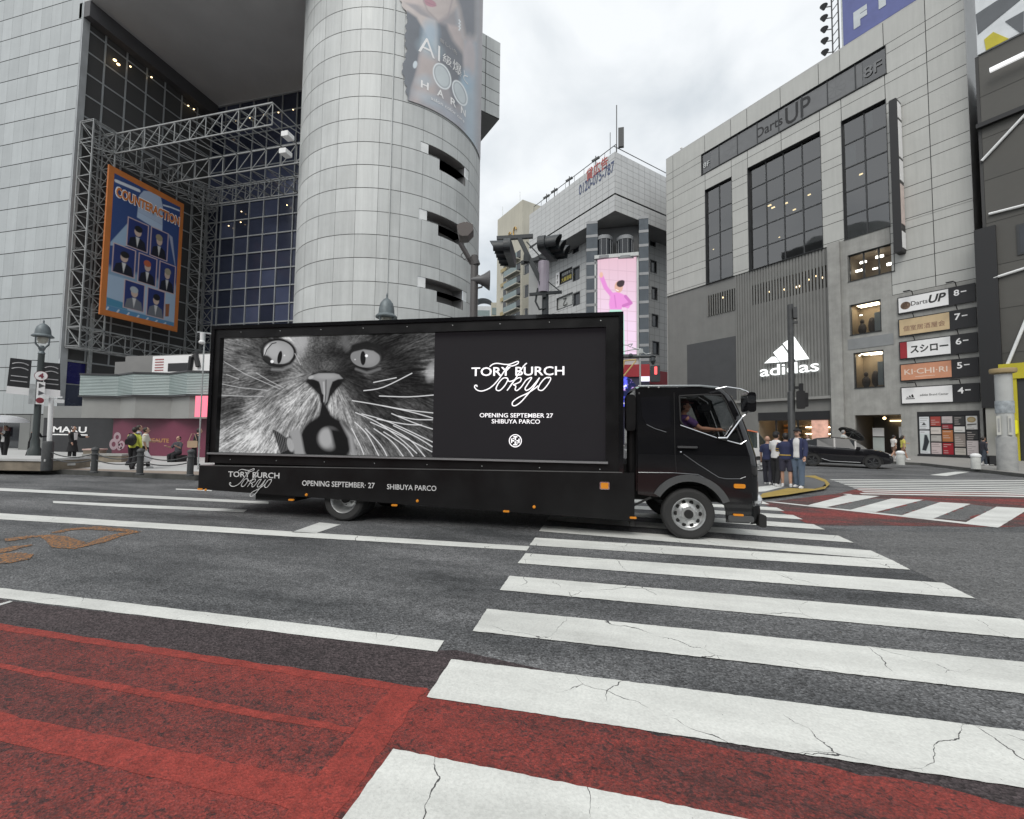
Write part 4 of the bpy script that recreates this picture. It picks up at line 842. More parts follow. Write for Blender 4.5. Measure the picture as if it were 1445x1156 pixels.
# illuminated logo of three slanted bars
m_lit = mat('illuminated_white', (.85, .86, .86), .4, emit=(.95, 1, 1), es=.8)
lg = E('illuminated_logo', 'glowing white logo of three slanted bars over lower case letters on ribbed wall', 'logo sign', tuple(A_.world(*[A_.uz(*Q7(537, 400))[0], -.12, A_.uz(*Q7(537, 415))[1]])), A_.deg)
lu, lz = A_.uz(*Q7(537, 415))
def lq(x, y): u, z = A_.uz(*Q7(x, y)); return (u-lu, z-lz)
for b in ([(441,366),(472,340),(497,362)], [(476,325),(509,298),(549,356),(503,362)], [(513,290),(554,262),(613,349),(562,355)]):
    q = [lq(*p) for p in b]
    if len(q) == 3: q = [lq(441,366), lq(470,341), lq(481,341), lq(497,362)]
    zb = min(p[1] for p in q); mb = MB(); mb.prism(q[::-1], -.14, 0); mb.build('bar', m_lit, lg)
a, b = lq(424, 395), lq(652, 378); zc = (lq(537, 386))[1]
text('lettering', 'adidas', m_lit, lg, ((a[0]+b[0])/2, -.14, zc), lq(570,353)[1]-lq(570,407)[1]-.25, b[0]-a[0], .004, .1)
# five floor signs
fu0, fu1, fsp = -2.55, 1.68, .68
zz = [(A_.uz(*Q8(382,240))[1], A_.uz(*Q8(390,372))[1]), (A_.uz(*Q8(390,415))[1], A_.uz(*Q8(400,555))[1]), (A_.uz(*Q8(402,597))[1], A_.uz(*Q8(410,740))[1]), (A_.uz(*Q8(415,778))[1], A_.uz(*Q8(420,917))[1]), (A_.uz(*Q8(425,965))[1], A_.uz(*Q8(432,1103))[1])]
lab = ['white floor sign with dartboard and brush lettering, topmost of five', 'tan floor sign with faded brown characters, second from the top', 'white floor sign with red left end and katakana, middle of five', 'salmon pink floor sign with pale capitals, second from the bottom', 'white floor sign with small black bar logo, lowest of five']
m_tan = mat('tan_sign', (.55, .42, .25), .5); m_salm = mat('salmon_sign', (.58, .27, .16), .5); m_brn = mat('faded_brown_letter', (.25, .14, .1), .6); m_redsign = mat('dark_red_sign', (.32, .02, .03), .5)
for i, (zt, zb) in enumerate(zz):
    hh = zt-zb; W = fu1-fu0; t_ = E('floor_sign', lab[i], 'sign', tuple(A_.world(fu0, -.16, zb)), A_.deg, 'stacked floor signs on the facade'); us_ = W*fsp
    mb = MB(); mb.box(0, W, .0, .13, 0, hh); mb.build('black_backing', m_blacksign, t_)
    mb = MB(); mb.box(.07, us_, -.02, -.001, .07, hh-.07); mb.build('face', [m_whitesign, m_tan, m_whitesign, m_salm, m_whitesign][i], t_)
    text('lettering', '%d' % (8-i), m_letter_w, t_, (us_+.42, -.005, hh*.64), hh*.34, None, .02); mb = MB(); mb.box(us_+.64, us_+.92, -.005, 0, hh*.64-.03, hh*.64+.05); mb.build('dash', m_letter_w, t_)
    for ux in (W*.22, W*.78):
        mb = MB(); mb.tube([(ux, .0, hh+.02), (ux, -.25, hh+.28), (ux-.15, -.5, hh+.3)], .03, 6); mb.box(ux-.42, ux-.02, -.6, -.42, hh+.24, hh+.31); mb.build('lamp_arm', m_black, t_)
    c = (.07+us_)/2
    if i == 0:
        mb = MB(); mb.lathe([(0, 0), (.30, 0)], 20, 0, (.48, -.024, hh*.45), 'y'); mb.build('dartboard_print', mat('dartboard_tan', (.25, .17, .12), .6, var=.5, vs=9), t_)
        text('lettering', 'Darts', m_letter_k, t_, (1.28, -.03, hh*.5), .34, .95, .005); text('lettering', 'UP', m_letter_k, t_, (2.28, -.03, hh*.56), .62, .95, .03, shear=.25)
    if i == 1: text('lettering', '個室居酒屋会', m_brn, t_, (c, -.03, hh*.42), .42, 2.35, .0)
    if i == 2:
        mb = MB(); mb.box(.07, .48, -.028, -.021, .07, hh-.07); mb.build('red_end', m_redsign, t_); text('lettering', 'スシロー', m_letter_k, t_, (1.72, -.03, hh*.5), .6, 2.1, .03)
    if i == 3: text('lettering', 'KI·CHI·RI', mat('pale_pink_letter', (.75, .62, .52), .5), t_, (c, -.03, hh*.52), .42, 2.4, .01); mb = MB(); mb.box(.9, 2.0, -.025, -.021, .28, .31); mb.build('underline', mat('pale_pink_letter', (.75, .62, .52), .5), t_)
    if i == 4:
        for k in range(3): mb = MB(); mb.prism([(.38+.14*k, .5), (.5+.14*k, .5), (.44+.14*k-.03*(3-k)+.02, .58+.09*k), (.36+.14*k-.02, .55+.07*k)], -.03, -.021); mb.build('logo_bar', m_letter_k, t_)
        mb = MB(); mb.box(.3, .82, -.03, -.021, .38, .44); mb.build('logo_line', m_letter_k, t_); text('lettering', 'adidas Brand Center', m_letter_k, t_, (1.9, -.03, hh*.5), .16, 1.55, .0)
# tall blade sign
bs = E('blade_sign', 'tall black projecting sign box with pale panels on its front edge', 'sign', tuple(A_.world(-2.45, 0, 16.0)), A_.deg)
mb = MB(); mb.rbox(0, .5, -.95, 0, 0, 12.4, .1); mb.build('box', m_black, bs)
for k, (a, b) in enumerate(((.3, 1.6), (2.2, 5.4), (5.7, 7.4), (7.6, 10.6), (10.8, 12.1))): mb = MB(); mb.box(.501, .53, -.85, -.1, a, b); mb.build('panel', m_whitesign if k != 1 else mat('pale_pink_panel', (.62, .52, .48), .5), bs)
# roof billboard and its floodlights
rb = E('roof_billboard', 'violet blue roof billboard with large pale capital letters', 'billboard', tuple(A_.world(-5.75, .4, ZT+.12)), A_.deg)
mb = MB(); mb.box(0, 11, 0, .3, .35, 9.5, 0); mb.box(-.12, 0, -.02, .32, 0, 9.5, 1); mb.build('panel', [mat('violet_blue_sign', (.10, .12, .30), .5), m_steel], rb)
mb = MB()
for x in (.5, 3.5, 6.5, 9.5): mb.bar((x, .35, .0), (x, .35, 9), .15); mb.bar((x, .4, 7), (x, 4, .02), .12)
mb.build('support', m_steel, rb)
for ch, px, py in (('F', 1214, 24), ('I', 1245, 3)):
    u, z = A_.uz(px, py, .4); hz = A_.uz(1205, 14, .4)[1]-A_.uz(1205, 38, .4)[1]; text('lettering', ch, mat('pale_grey_lettering', (.5, .54, .56), .5), rb, (u+5.75, -.03, z-ZT-.12+(.3 if ch == 'I' else 0)), hz, None, .08)
fl = E('floodlight_rack', 'rack of small floodlights at the left end of the roof billboard', 'floodlights', tuple(A_.world(-6.6, .5, ZT+.12)), A_.deg)
mb = MB(); mb.bar((0, 0, 0), (0, 0, 8), .09); mb.bar((.5, 0, 0), (.5, 0, 8), .09)
for k in range(10): mb.bar((0, 0, .4+k*.8), (.5, 0, .8+k*.8), .05)
mb.build('ladder', m_dark, fl)
rnd = random.Random(3)
for k in range(7): z = .5+k*1.1; mb = MB(); mb.bar((0, 0, z), (-.45, -.3, z+.1), .06); mb.lathe([(.08, 0), (.32, .4)], 10, 0, (-.5, -.3, z-.1)); mb.build('floodlight', m_dark, fl)
cam_ = E('roof_camera', 'small white camera on the parapet of the pale building', 'camera', tuple(A_.world(-22.3, .3, ZT+.12)), A_.deg); mb = MB(); mb.bar((0, 0, 0), (0, 0, .3), .06); mb.ball((0, 0, .4), .16, n=8, k=6); mb.build('housing', m_white, cam_)
# ------------------------------------------------------------------ DARK BUILDING at the right edge
m_dkb = mat('dark_brown_grey_tile', (.075, .073, .066), .6, var=.1, vs=.6, tint=True)
db = E('dark_building', 'dark tiled building with white diagonal light tubes and a yellow ground floor', 'building', tuple(A_.world(2.0, -1.2, 0)), A_.deg)
def D(px, py): u, z = A_.uz(px, py, -1.2); return u-2.0, z
mb = MB(); WL_ = D(1388, 250)[0]; paneled(mb, lin(WL_, 22, 8), [4.2+3.0*i for i in range(9)], gap=.03, tv=.1, back=.03); mb.box(WL_+.03, 22, .05, 10, 0, 28.2, 1); mb.box(WL_-.15, WL_, -.02, 10, 4.2, 28.2, 1); mb.build('wall', [m_dkb, m_joint], db)
mb = MB(); mb.box(-.05, .95, -.2, 6, 3.6, D(1380, 325)[1]); mb.build('black_pilaster', mat('black_cladding', (.012, .012, .013), .4), db)
mb = MB(); mb.box(.1, .9, -.1, 8, .0, 3.6); mb.build('low_wall', mat('pale_low_wall', (.28, .28, .265), .8), db)
x, z = D(1395, 175); mb = MB(); mb.box(WL_-.2, 22, -.35, -.03, z-.15, z+.15); mb.build('ledge', m_black, db)
for p, q in (((1386,228),(1445,165)), ((1396,303),(1447,290)), ((1403,393),(1447,379)), ((1420,520),(1447,455))):
    a, b = D(*p), D(*q); mb = MB(); mb.tube([(a[0], -.12, a[1]), (a[0]+(b[0]-a[0])*3, -.12, a[1]+(b[1]-a[1])*3)], .09, 8); mb.build('light_tube', m_white, db)
a, b = D(1434, 318), D(1475, 352); mb = MB(); mb.box(a[0], b[0], -.06, .0, b[1], a[1], 0); mb.box(a[0]+.12, b[0]-.12, -.07, -.061, b[1]+.12, a[1]-.12, 1); mb.build('window', [m_frame, m_darkglass], db)
m_yel = mat('yellow_sign_panel', (.46, .40, .02), .5); z = D(1412, 515)[1]; a = D(1412, 560)[0]
mb = MB(); mb.box(a, 22, -.3, -.0, z-1.0, z, 0); mb.box(a, a+.75, -.25, -.0, 0, z-1.0, 0); mb.box(a+.75, 22, -.1, -.05, 0, z-1.0, 1); mb.build('yellow_shopfront', [m_yel, m_frame], db)
a = D(1416, 603); mb = MB(); mb.rbox(a[0]-.1, a[0]+.7, -.7, -.4, a[1]-.45, a[1]+.45, .1); mb.build('yellow_box', mat('bright_yellow', (.7, .65, .02), .5, emit=(1, .95, 0), es=.12), db)
bb = E('yellow_billboard', 'roof advertisement of dark and white bands over bright yellow', 'billboard', tuple(A_.world(2.3, -1.3, 28.25)), A_.deg)
def DB(x, y): u, z = A_.uz(1160+x/5.07, y/5.07, -1.3); return u-2.3, z-28.25
zl = DB(1190, 545)[1]; mb = MB(); mb.box(.2, 20, 0, .3, .0, 14); mb.build('panel', mat('pale_print_ground', (.6, .63, .65), .5), bb)
for poly, mm in (([(1160,285),(1225,230),(1340,330),(1445,310),(1445,380),(1300,440),(1180,495)], m_yel), ([(1100,105),(1245,10),(1420,-80),(1420,0),(1115,250)], mat('slate_print', (.09, .1, .11), .5)), ([(1310,155),(1445,80),(1445,250),(1420,250)], mat('slate_print', (.09, .1, .11), .5))):
    q = [DB(*p) for p in poly]; q = [(max(.21, u), max(.02, z)) for u, z in q]; mb = MB(); mb.prism(q[::-1], -.03, -.001); mb.build('print', mm, bb)
mb = MB(); a = DB(1195, 535); mb.box(a[0]+.1, 20, -.5, -.3, a[1]-.1, a[1]+.15); mb.build('light_bar', mat('white_light_bar', (.8, .82, .84), .5, emit=(1, 1, 1), es=.5), bb)
# slim building seen through the gap
A2 = Fr(tuple(A_.world(0, 9, 0))[:2], -44.25)
sb = E('slim_building', 'pale slim building seen in the gap, with glazed upper floors', 'building', A2.at(), A_.deg); ua = A2.uz(1364, 300)[0]
mb = MB(); mb.box(ua-1, ua+8, 0, 6, 0, A2.uz(1372, 165)[1], 0); mb.build('wall', mat('pale_render', (.5, .5, .5), .6), sb)
for px, py, py2 in ((1375, 262, 295), (1375, 300, 330), (1375, 335, 365)): z0, z1 = A2.uz(px, py2)[1], A2.uz(px, py)[1]; mb = MB(); mb.box(ua-.9, ua+7.8, -.06, -.001, z0, z1); mb.build('window', mat('pale_green_glass', (.18, .23, .23), .15), sb)
sgn = E('blue_sign', 'blue sign with a yellow disc seen in the gap between buildings', 'sign', tuple(A2.world(ua, -.3, A2.uz(1375, 250)[1])), A_.deg); h_ = A2.uz(1375, 190)[1]-A2.uz(1375, 250)[1]
mb = MB(); mb.box(-.6, 5, 0, .2, 0, h_); mb.build('panel', mat('mid_blue_sign', (.10, .18, .42), .5), sgn)
mb = MB(); mb.lathe([(0, 0), (h_*.33, 0)], 24, 0, (1.75, -.01, h_*.47), 'y'); mb.build('yellow_disc', mat('sign_yellow', (.62, .55, .12), .5), sgn); mb = MB(); mb.box(1.55, 2.6, -.02, -.012, h_*.33, h_*.58); mb.build('blue_block', mat('mid_blue_sign', (.1, .18, .42), .5), sgn)
# ------------------------------------------------------------------ OVERHANGING GREY BUILDING (centre)
PC = (.233, 53.53); CLf, CRf = Fr(PC, -44.25), Fr(PC, 45.75)
cb_ = E('overhanging_building', 'pale grey tiled building whose top floors overhang a pink corner screen', 'building', (PC[0], PC[1], 0), 0)
oc = Vector((PC[0], PC[1], 0)); ml = lambda u, y, z: tuple(CLf.world(u, y, z)-oc); mr_ = lambda u, y, z: tuple(CRf.world(u, y, z)-oc)
m_tile = mat('pale_grey_tile', (.50, .51, .51), .5, var=.04, vs=.3, tint=True, streak=.05)
mb = MB(); rows = lin(29.5, 31.6, 3); rows2 = lin(31.8, 37.2, 7)
for r in (rows, rows2): paneled(mb, lin(-19, 0, 17), r, gap=.03, tv=.03, back=.05, mapf=ml); paneled(mb, lin(0, 22, 20), r, gap=.03, tv=.03, back=.05, mapf=mr_)
for f_, a, b in ((ml, -19, 0), (mr_, 0, 22)): mb.poly([f_(a, .3, 31.6), f_(b, .3, 31.6), f_(b, .3, 31.8), f_(a, .3, 31.8)], 1)
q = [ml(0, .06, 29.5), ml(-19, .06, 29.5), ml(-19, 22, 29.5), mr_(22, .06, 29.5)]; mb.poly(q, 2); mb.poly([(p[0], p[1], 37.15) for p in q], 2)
mb.poly([ml(-19, .02, 0), ml(-19, 14, 0), ml(-19, 14, 37.2), ml(-19, .02, 37.2)], 0)
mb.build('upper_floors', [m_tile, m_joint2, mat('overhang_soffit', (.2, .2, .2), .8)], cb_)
mb = MB(); lo_r = lin(0, 29.5, 30)
def Z4(x, y): return (690+x/7.708, 310+y/7.708)
def Q5(x, y): return (660+x/3.21, 180+y/3.21)
lw = [(CLf.box(*[Z4(*p) for p in q], back=3), c) for q, c in (([(745,285),(905,235),(905,365),(800,400)], 1), ([(910,225),(980,200),(975,355),(910,370)], 0), ([(735,575),(908,525),(905,665),(735,715)], 2), ([(912,525),(988,505),(985,655),(912,668)], 0),
      ([(735,845),(912,800),(910,930),(740,985)], 1), ([(915,800),(990,785),(990,925),(915,940)], 0), ([(375,490),(440,470),(440,575),(375,595)], 0), ([(378,725),(420,700),(420,835),(380,850)], 0), ([(380,975),(412,960),(412,1100),(380,1100)], 0), ([(425,765),(535,725),(535,760),(425,805)], 3), ([(415,1030),(570,965),(570,1100),(415,1100)], 3))]
rw_ = [(CRf.box(*[Q5(*p) for p in q], back=3), 0) for q in ([(825,478),(850,482),(852,540),(826,537)], [(826,600),(855,603),(857,660),(828,657)], [(832,722),(858,724),(860,782),(834,780)], [(833,845),(862,846),(864,905),(835,904)], [(836,968),(866,969),(868,1030),(838,1029)])]
paneled(mb, lin(-19, -4.5, 14), lo_r, opens=[w_[0] for w_ in lw], gap=.04, tv=.03, y=3, back=.05, mapf=ml); paneled(mb, lin(4.5, 22, 16), lo_r, opens=[w_[0] for w_ in rw_], gap=.04, tv=.03, y=3, back=.05, mapf=mr_)
mb.poly([ml(-19, 3.35, 0), ml(-3, 3.35, 0), ml(-3, 3.35, 29.5), ml(-19, 3.35, 29.5)], 1); mb.poly([mr_(3, 3.35, 0), mr_(22, 3.35, 0), mr_(22, 3.35, 29.5), mr_(3, 3.35, 29.5)], 1)
mb.build('lower_wall', [m_tile, m_joint2], cb_)
m_grn = mat('pale_green_glass', (.18, .23, .23), .15)
for (op, c), f_ in [(x_, ml) for x_ in lw]+[(x_, mr_) for x_ in rw_]:
    u0, u1, z0, z1 = op; mb = MB(); mb.poly([f_(u0, 3.2, z0), f_(u1, 3.2, z0), f_(u1, 3.2, z1), f_(u0, 3.2, z1)], 0)
    for a, b, e, h_ in ((u0, u0+.12, z0, z1), (u1-.12, u1, z0, z1), (u0, u1, z0, z0+.12), (u0, u1, z1-.12, z1)): mb.poly([f_(a, 2.97, e), f_(b, 2.97, e), f_(b, 2.97, h_), f_(a, 2.97, h_)], 1)
    wi = mb.build('window', [[m_darkglass, mat('pale_window_sign', (.42, .43, .42), .5), m_blacksign, m_grn][c], m_frame], cb_)
    if c == 2:
        wt = ml
        text('lettering', '7F', m_letter_k, wi, ((u0+.55), 2.9, (z0+z1)/2), 1.5, .5, .02, mapf=ml) if False else None
        mb = MB(); mb.poly([ml(u0-.1, 2.92, z0-.1), ml(u0+.85, 2.92, z0-.1), ml(u0+.85, 2.92, z1+.1), ml(u0-.1, 2.92, z1+.1)]); mb.build('white_end', m_whitesign, wi)
        text('lettering', '7', m_letter_k, wi, (u0+.37, 2.9, z0+1.35), .7, .4, .02, mapf=ml); text('lettering', 'F', m_letter_k, wi, (u0+.37, 2.9, z0+.5), .5, .3, .02, mapf=ml)
        text('lettering', '居酒屋本店', mat('pale_lettering', (.5, .52, .52), .6), wi, (u0+2.5, 3.1, z0+1.5), .5, 2.6, 0, mapf=ml); text('lettering', '大衆酒場や', mat('yellow_lettering', (.6, .5, .1), .6), wi, (u0+2.6, 3.1, z0+.65), .7, 3.0, .01, mapf=ml)
    if c == 1: text('lettering', '花' if z0 < 18 else '乙', m_letter_k, wi, ((u0+u1)/2, 3.1, (z0+z1)/2), 1.2, 1.0, .01, mapf=ml)
# phone number lettering high on the left face
for tx, p, q, hh, mt_ in (('貸広告', (540,212), (632,160), 1.7, mat('red_lettering', (.40, .09, .08), .6)), ('0120-075-787', (508,278), (660,183), 1.5, mat('navy_lettering', (.06, .08, .16), .6))):
    a, b = CLf.uz(*Q5(*p)), CLf.uz(*Q5(*q)); text('lettering', tx, mt_, cb_, ((a[0]+b[0])/2, -.03, (a[1]+b[1])/2), hh, abs(b[0]-a[0])+.3, .015, mapf=ml)
# glazed corner with two drums
S0 = Fr((.18, 55.9), 0)
su0, su1, sz0, sz1 = S0.box(Q5(583, 600), Q5(764, 588), Q5(766, 1030), Q5(583, 1030))
mb = MB()
for a, b in ((su0-1.5, su0-.15), (su1+.15, su1+1.2)):
    for k in range(16): mb.box(a-.05+.18, b+.05+.18, 2.3, 3.5, k*1.85, k*1.85+1.5, 0); mb.box(a+.11, b+.24, 2.27, 3.5, k*1.85+1.5, k*1.85+1.85, 3)
mb.box(su0, su1+.3, 2.8, 7, 0, sz1+.4, 1); mb.box(su0-.1, su1+.4, 4.4, 7, sz1+.4, 29.4, 2)
mb.build('glazed_corner', [mat('blue_grey_glass', (.07, .085, .10), .15), m_tile, mat('shade_toned_corner_wall', (.14, .145, .15), .6), mat('grey_spandrel', (.27, .28, .29), .5)], cb_)  # upper corner wall coloured dark to imitate shade in the recess under the overhang
for px in (617, 713):
    c0 = S0.uz(*Q5(px, 545)); mb = MB(); zt = S0.uz(*Q5(px, 495))[1]; zb = S0.uz(*Q5(px, 585))[1]
    mb.lathe([(1.05, zb), (1.05, zt-.3)], 20, 0, (c0[0]-.05, 3.2, 0)); mb.lathe([(1.12, zt-.3), (1.12, zt+.1), (.9, zt+.3)], 20, 1, (c0[0]-.05, 3.2, 0)); mb.lathe([(1.4, zb-.35), (1.4, zb)], 20, 1, (c0[0]-.05, 3.2, 0))
    for j in range(10): a = 2*pi*j/10; mb.bar((c0[0]-.05+1.06*cos(a), 3.2+1.06*sin(a), zb), (c0[0]-.05+1.06*cos(a), 3.2+1.06*sin(a), zt-.3), .06, None, 1)
    mb.build('glass_drum', [m_darkglass, mat('dull_drum_ring', (.24, .25, .26), .5)], cb_, smooth=40)
mb = MB()
for u in (-15, -13, -9.5, -4.0): p = ml(u, .5, 37.2); mb.bar(p, (p[0], p[1], 39), .12); mb.bar((p[0]-.5, p[1], 38.3), (p[0]+.5, p[1]-.3, 38.6), .25)
p = ml(-.1, .4, 37.2); mb.bar(p, (p[0], p[1], 43.5), .12); mb.box(p[0]+.2, p[0]+.9, p[1], p[1]+.4, 38.0, 40.5); mb.bar((p[0]-.8, p[1], 37.2), (p[0]-.8, p[1], 40), .08)
mb.bar(ml(-18, .2, 38.2), ml(0, .2, 38.2), .07); mb.bar(mr_(0, .2, 38.0), mr_(12, .2, 38.0), .07)
for i in range(10): p = ml(-18+2*i, .2, 37.2); mb.bar(p, (p[0], p[1], 38.2), .05)
mb.build('roof_rail_and_antennas', m_iron, cb_)
# street-level red fascia
q = CRf.box((878, 522), (941, 520), (941, 541), (878, 541), back=2.5); mb = MB()
mb.poly([mr_(q[0]-8, 2.5, q[2]), mr_(q[1]+3, 2.5, q[2]), mr_(q[1]+3, 2.5, q[3]), mr_(q[0]-8, 2.5, q[3])]); mb.build('red_fascia', mat('red_fascia', (.30, .015, .025), .5), cb_)
mb = MB(); mb.poly([mr_(q[0]-8, 2.3, .1), mr_(q[0]+3.3, 2.3, .1), mr_(q[0]+3.3, 2.3, q[2]), mr_(q[0]-8, 2.3, q[2])], 0); mb.poly([mr_(q[0]+3.4, 2.4, .1), mr_(q[1]+3, 2.4, .1), mr_(q[1]+3, 2.4, q[2]), mr_(q[0]+3.4, 2.4, q[2])], 1); mb.build('shopfront', [mat('dark_blue_shopfront', (.03, .03, .06), .4), mat('dark_red_shopfront', (.11, .012, .02), .5)], cb_)
fx0, fx1, fz0, fz1 = S0.box((868, 516), (916, 516), (916, 533), (868, 533))
mb = MB(); mb.box(fx0-2, fx1, -.9, 2.2, fz0, fz1); mb.build('red_fascia', mat('red_fascia', (.30, .015, .025), .5), cb_).location = (.18-PC[0], 55.9-PC[1], 0)
mb = MB(); mb.box(fx0-2, fx1, -.6, 2.2, .05, fz0); mb.build('shopfront', mat('dark_blue_shopfront', (.03, .03, .06), .4), cb_).location = (.18-PC[0], 55.9-PC[1], 0)
a = S0.uz(910, 536); mb = MB(); mb.box(a[0]-.6, a[0]+.5, -.95, -.62, a[1]-.3, a[1]+.3); mb.build('lit_sign', mat('pale_lilac_light', (.7, .68, .8), .5, emit=(.85, .8, 1), es=.6), cb_).location = (.18-PC[0], 55.9-PC[1], 0)
# pink screen
sc_ = E('pink_screen', 'tall pink lit screen showing a woman with one arm raised', 'screen', (.18+su0, 55.9, sz0))
W_, H_ = su1-su0, sz1-sz0; X_, Z_ = np.meshgrid(np.linspace(0, W_, 110), np.linspace(0, H_, 220))
def wp(X, Y, Z): return np.stack([X, Y, Z], -1)
bul = .25*(1-(2*X_/W_-1)**2); P = wp(X_, -bul, Z_); PX, PY = photo_px((P+np.array([.18+su0, 55.9, sz0])).reshape(-1, 3)); px, py = ((PX.reshape(X_.shape)-660)*3.21, (PY.reshape(X_.shape)-180)*3.21)
pt = Paint(px, py, (.72, .52, .62)); pt.put((py-800)/200+.5, (.80, .62, .78)); pt.put((700-py)/200, (.66, .42, .48))
for k in range(9): pt.line([(575, 640+45*k), (770, 655+45*k)], 2, (.55, .38, .46), 2)
for k in range(5): pt.line([(600+40*k, 590), (604+40*k, 1040)], 2, (.6, .42, .5), 2)
pt.poly([(650,815),(690,815),(708,850),(712,1040),(585,1040),(640,835)], (.45, .74, .62), 4)
pt.line([(606,676),(625,725),(662,770)], 20, (.70, .26, .60), 3); pt.poly([(648,750),(680,745),(718,762),(742,800),(728,820),(700,812),(696,825),(645,825),(640,800)], (.74, .28, .64), 4); pt.line([(715,765),(740,795),(705,808)], 14, (.55, .18, .48), 3); pt.line([(665,760),(672,815)], 4, (.55, .18, .48), 4)
pt.ell(605, 668, 8, 13, (.72, .45, .36), 0, .3); pt.ell(684, 722, 19, 26, (.66, .40, .32), 0, .15); pt.ell(692, 708, 18, 15, (.05, .035, .04), -20, .2); pt.ell(700, 700, 11, 9, (.05, .035, .04), 0, .3); pt.line([(672,735),(682,739)], 4, (.9, .85, .85), 2)
pt.build('picture', P, picture('pink_screen_light', .95), sc_)
mb = MB(); mb.box(-.25, -.02, -.1, .6, -.2, H_+.25, 0); mb.box(W_+.02, W_+.25, -.1, .6, -.2, H_+.25, 0); mb.box(-.25, W_+.25, -.4, .6, H_+.05, H_+.5, 0); mb.box(0, W_, .05, .5, -.2, H_, 1); mb.build('frame', [m_silver, m_dark], sc_)
# purple and blue lit sign low on the corner
aL = S0.uz(881, 575); ls = E('blue_purple_sign', 'flashing blue and purple light sign under the red fascia', 'sign', (.18+aL[0], 54.6, aL[1]))
hh = S0.uz(880, 533)[1]-aL[1]; X_, Z_ = np.meshgrid(np.linspace(-2.2, 1.6, 60), np.linspace(0, hh, 60)); n1, n2 = vnoise(X_, Z_, 1.6, 4), vnoise(X_, Z_, 2.3, 9)
pt = Paint(X_, Z_, (.01, .015, .06)); pt.put((n1-.55)*6, (.12, .14, .9)); pt.put((n2-.62)*7, (.65, .4, .95)); pt.put((n1*n2-.42)*12, (.9, .9, 1.)); pt.a = (((X_+.3)/1.9)**2+((Z_-hh*.45)/(hh*.56))**2 < 1).astype(float)
pt.build('lights', np.stack([X_, np.zeros_like(X_), Z_], -1), picture('blue_sign_light', 1.0), ls)
mb = MB(); mb.box(-1.7, 1.1, .05, .3, 0, hh*.9); mb.build('backing', m_blacksign, ls)
# ------------------------------------------------------------------ CREAM TOWER and farther buildings
d = ray(734, 600); d = d/d.dot(FWD)*78; PT = (d.x, d.y); TL_, TR_ = Fr(PT, -44.25), Fr(PT, 45.75)
ct = E('cream_tower', 'cream rendered tower with gold ornament and stacked balconies', 'building', (PT[0], PT[1], 0))
ot = Vector((PT[0], PT[1], 0)); tl = lambda u, y, z: tuple(TL_.world(u, y, z)-ot); tr_ = lambda u, y, z: tuple(TR_.world(u, y, z)-ot)
ul = TL_.uz(701, 400)[0]; ztl = TL_.uz(733.5, 285)[1]
mb = MB(); b4 = [tl(ul, 0, 0), tl(0, 0, 0), tr_(9, 0, 0), tuple(Vector(tr_(9, 0, 0))+Vector(tl(ul, 0, 0)))]; t4 = [(p[0], p[1], ztl) for p in b4]
for i in range(4): j = (i+1) % 4; mb.poly([b4[i], b4[j], t4[j], t4[i]])
mb.poly(t4); mb.build('wall', mat('cream_render', (.46, .44, .37), .8, var=.08, vs=.2, streak=.1), ct)
zg = TL_.uz(718, 335)[1]; mb = MB()
for u, r in ((ul*.75, 1.0), (ul*.45, .7), (ul*.25, 1.0)): mb.tube([tl(u+r*.5*cos(t_), -.2, zg+r*sin(t_)) for t_ in lin(.3, 5.2, 14)], .12, 6)
mb.build('gold_ornament', mat('gold_ornament', (.35, .22, .06), .4, .5), ct)
for k in range(8):
    z = TL_.uz(725, 372+17*k)[1]; mb = MB(); a, b = ul*.55, ul*.05
    for q0, q1, y0, y1, z0, z1, mm in ((a, b, -.9, -.05, z, z+.2, 0), (a, b, -.9, -.85, z+.2, z+1.2, 1)):
        c = [tl(q0, y0, z0), tl(q1, y0, z0), tl(q1, y1, z0), tl(q0, y1, z0)]; e = [(p[0], p[1], z1) for p in c]; mb.poly(c, mm); mb.poly(e, mm)
        for i in range(4): j = (i+1) % 4; mb.poly([c[i], c[j], e[j], e[i]], mm)
    mb.poly([tl(a, -.03, z+.2), tl(b, -.03, z+.2), tl(b, -.03, z+1.9), tl(a, -.03, z+1.9)], 2)
    mb.build('balcony', [mat('balcony_slab', (.38, .37, .32), .7), m_grn, m_darkglass], ct)
for k in range(5): z = TL_.uz(708, 380+20*k)[1]; mb = MB(); mb.poly([tl(ul*.72, -.02, z), tl(ul*.6, -.02, z), tl(ul*.6, -.02, z+2.0), tl(ul*.72, -.02, z+2.0)], 0); mb.poly([tl(ul*.8, -.25, z-.9), tl(ul*.56, -.25, z-.9), tl(ul*.56, -.25, z-.2), tl(ul*.8, -.25, z-.2)], 1); mb.build('window', [m_darkglass, mat('yellowed_render', (.34, .28, .15), .7)], ct)
for u in (ul*.9, ul*.2): mb = MB(); p = tl(u, .6, ztl); mb.bar(p, (p[0], p[1], ztl+2.6), .1); mb.build('antenna', m_steel, ct)
def far_block(name, label, px0, px1, pyt, dist, mt, stripes, mt2):
    d0, d1 = ray(px0, 500), ray(px1, 500); d0, d1 = d0/d0.dot(FWD)*dist, d1/d1.dot(FWD)*dist; f_ = Fr((d0.x, d0.y), 13.4); W = (Vector((d1.x, d1.y))-Vector((d0.x, d0.y))).length; zt = f_.uz(px0+1, pyt)[1]
    t_ = E(name, label, 'building', f_.at(), 13.4); mb = MB(); mb.box(0, W, 0, W, 0, zt); mb.build('wall', mt, t_)
    mb = MB(); z = zt-1.2
    while z > 2: mb.box(W*.12, W*.88, -.08, -.001, z-1.6, z); z -= stripes
    mb.build('window_bands', mt2, t_); return t_, W, zt
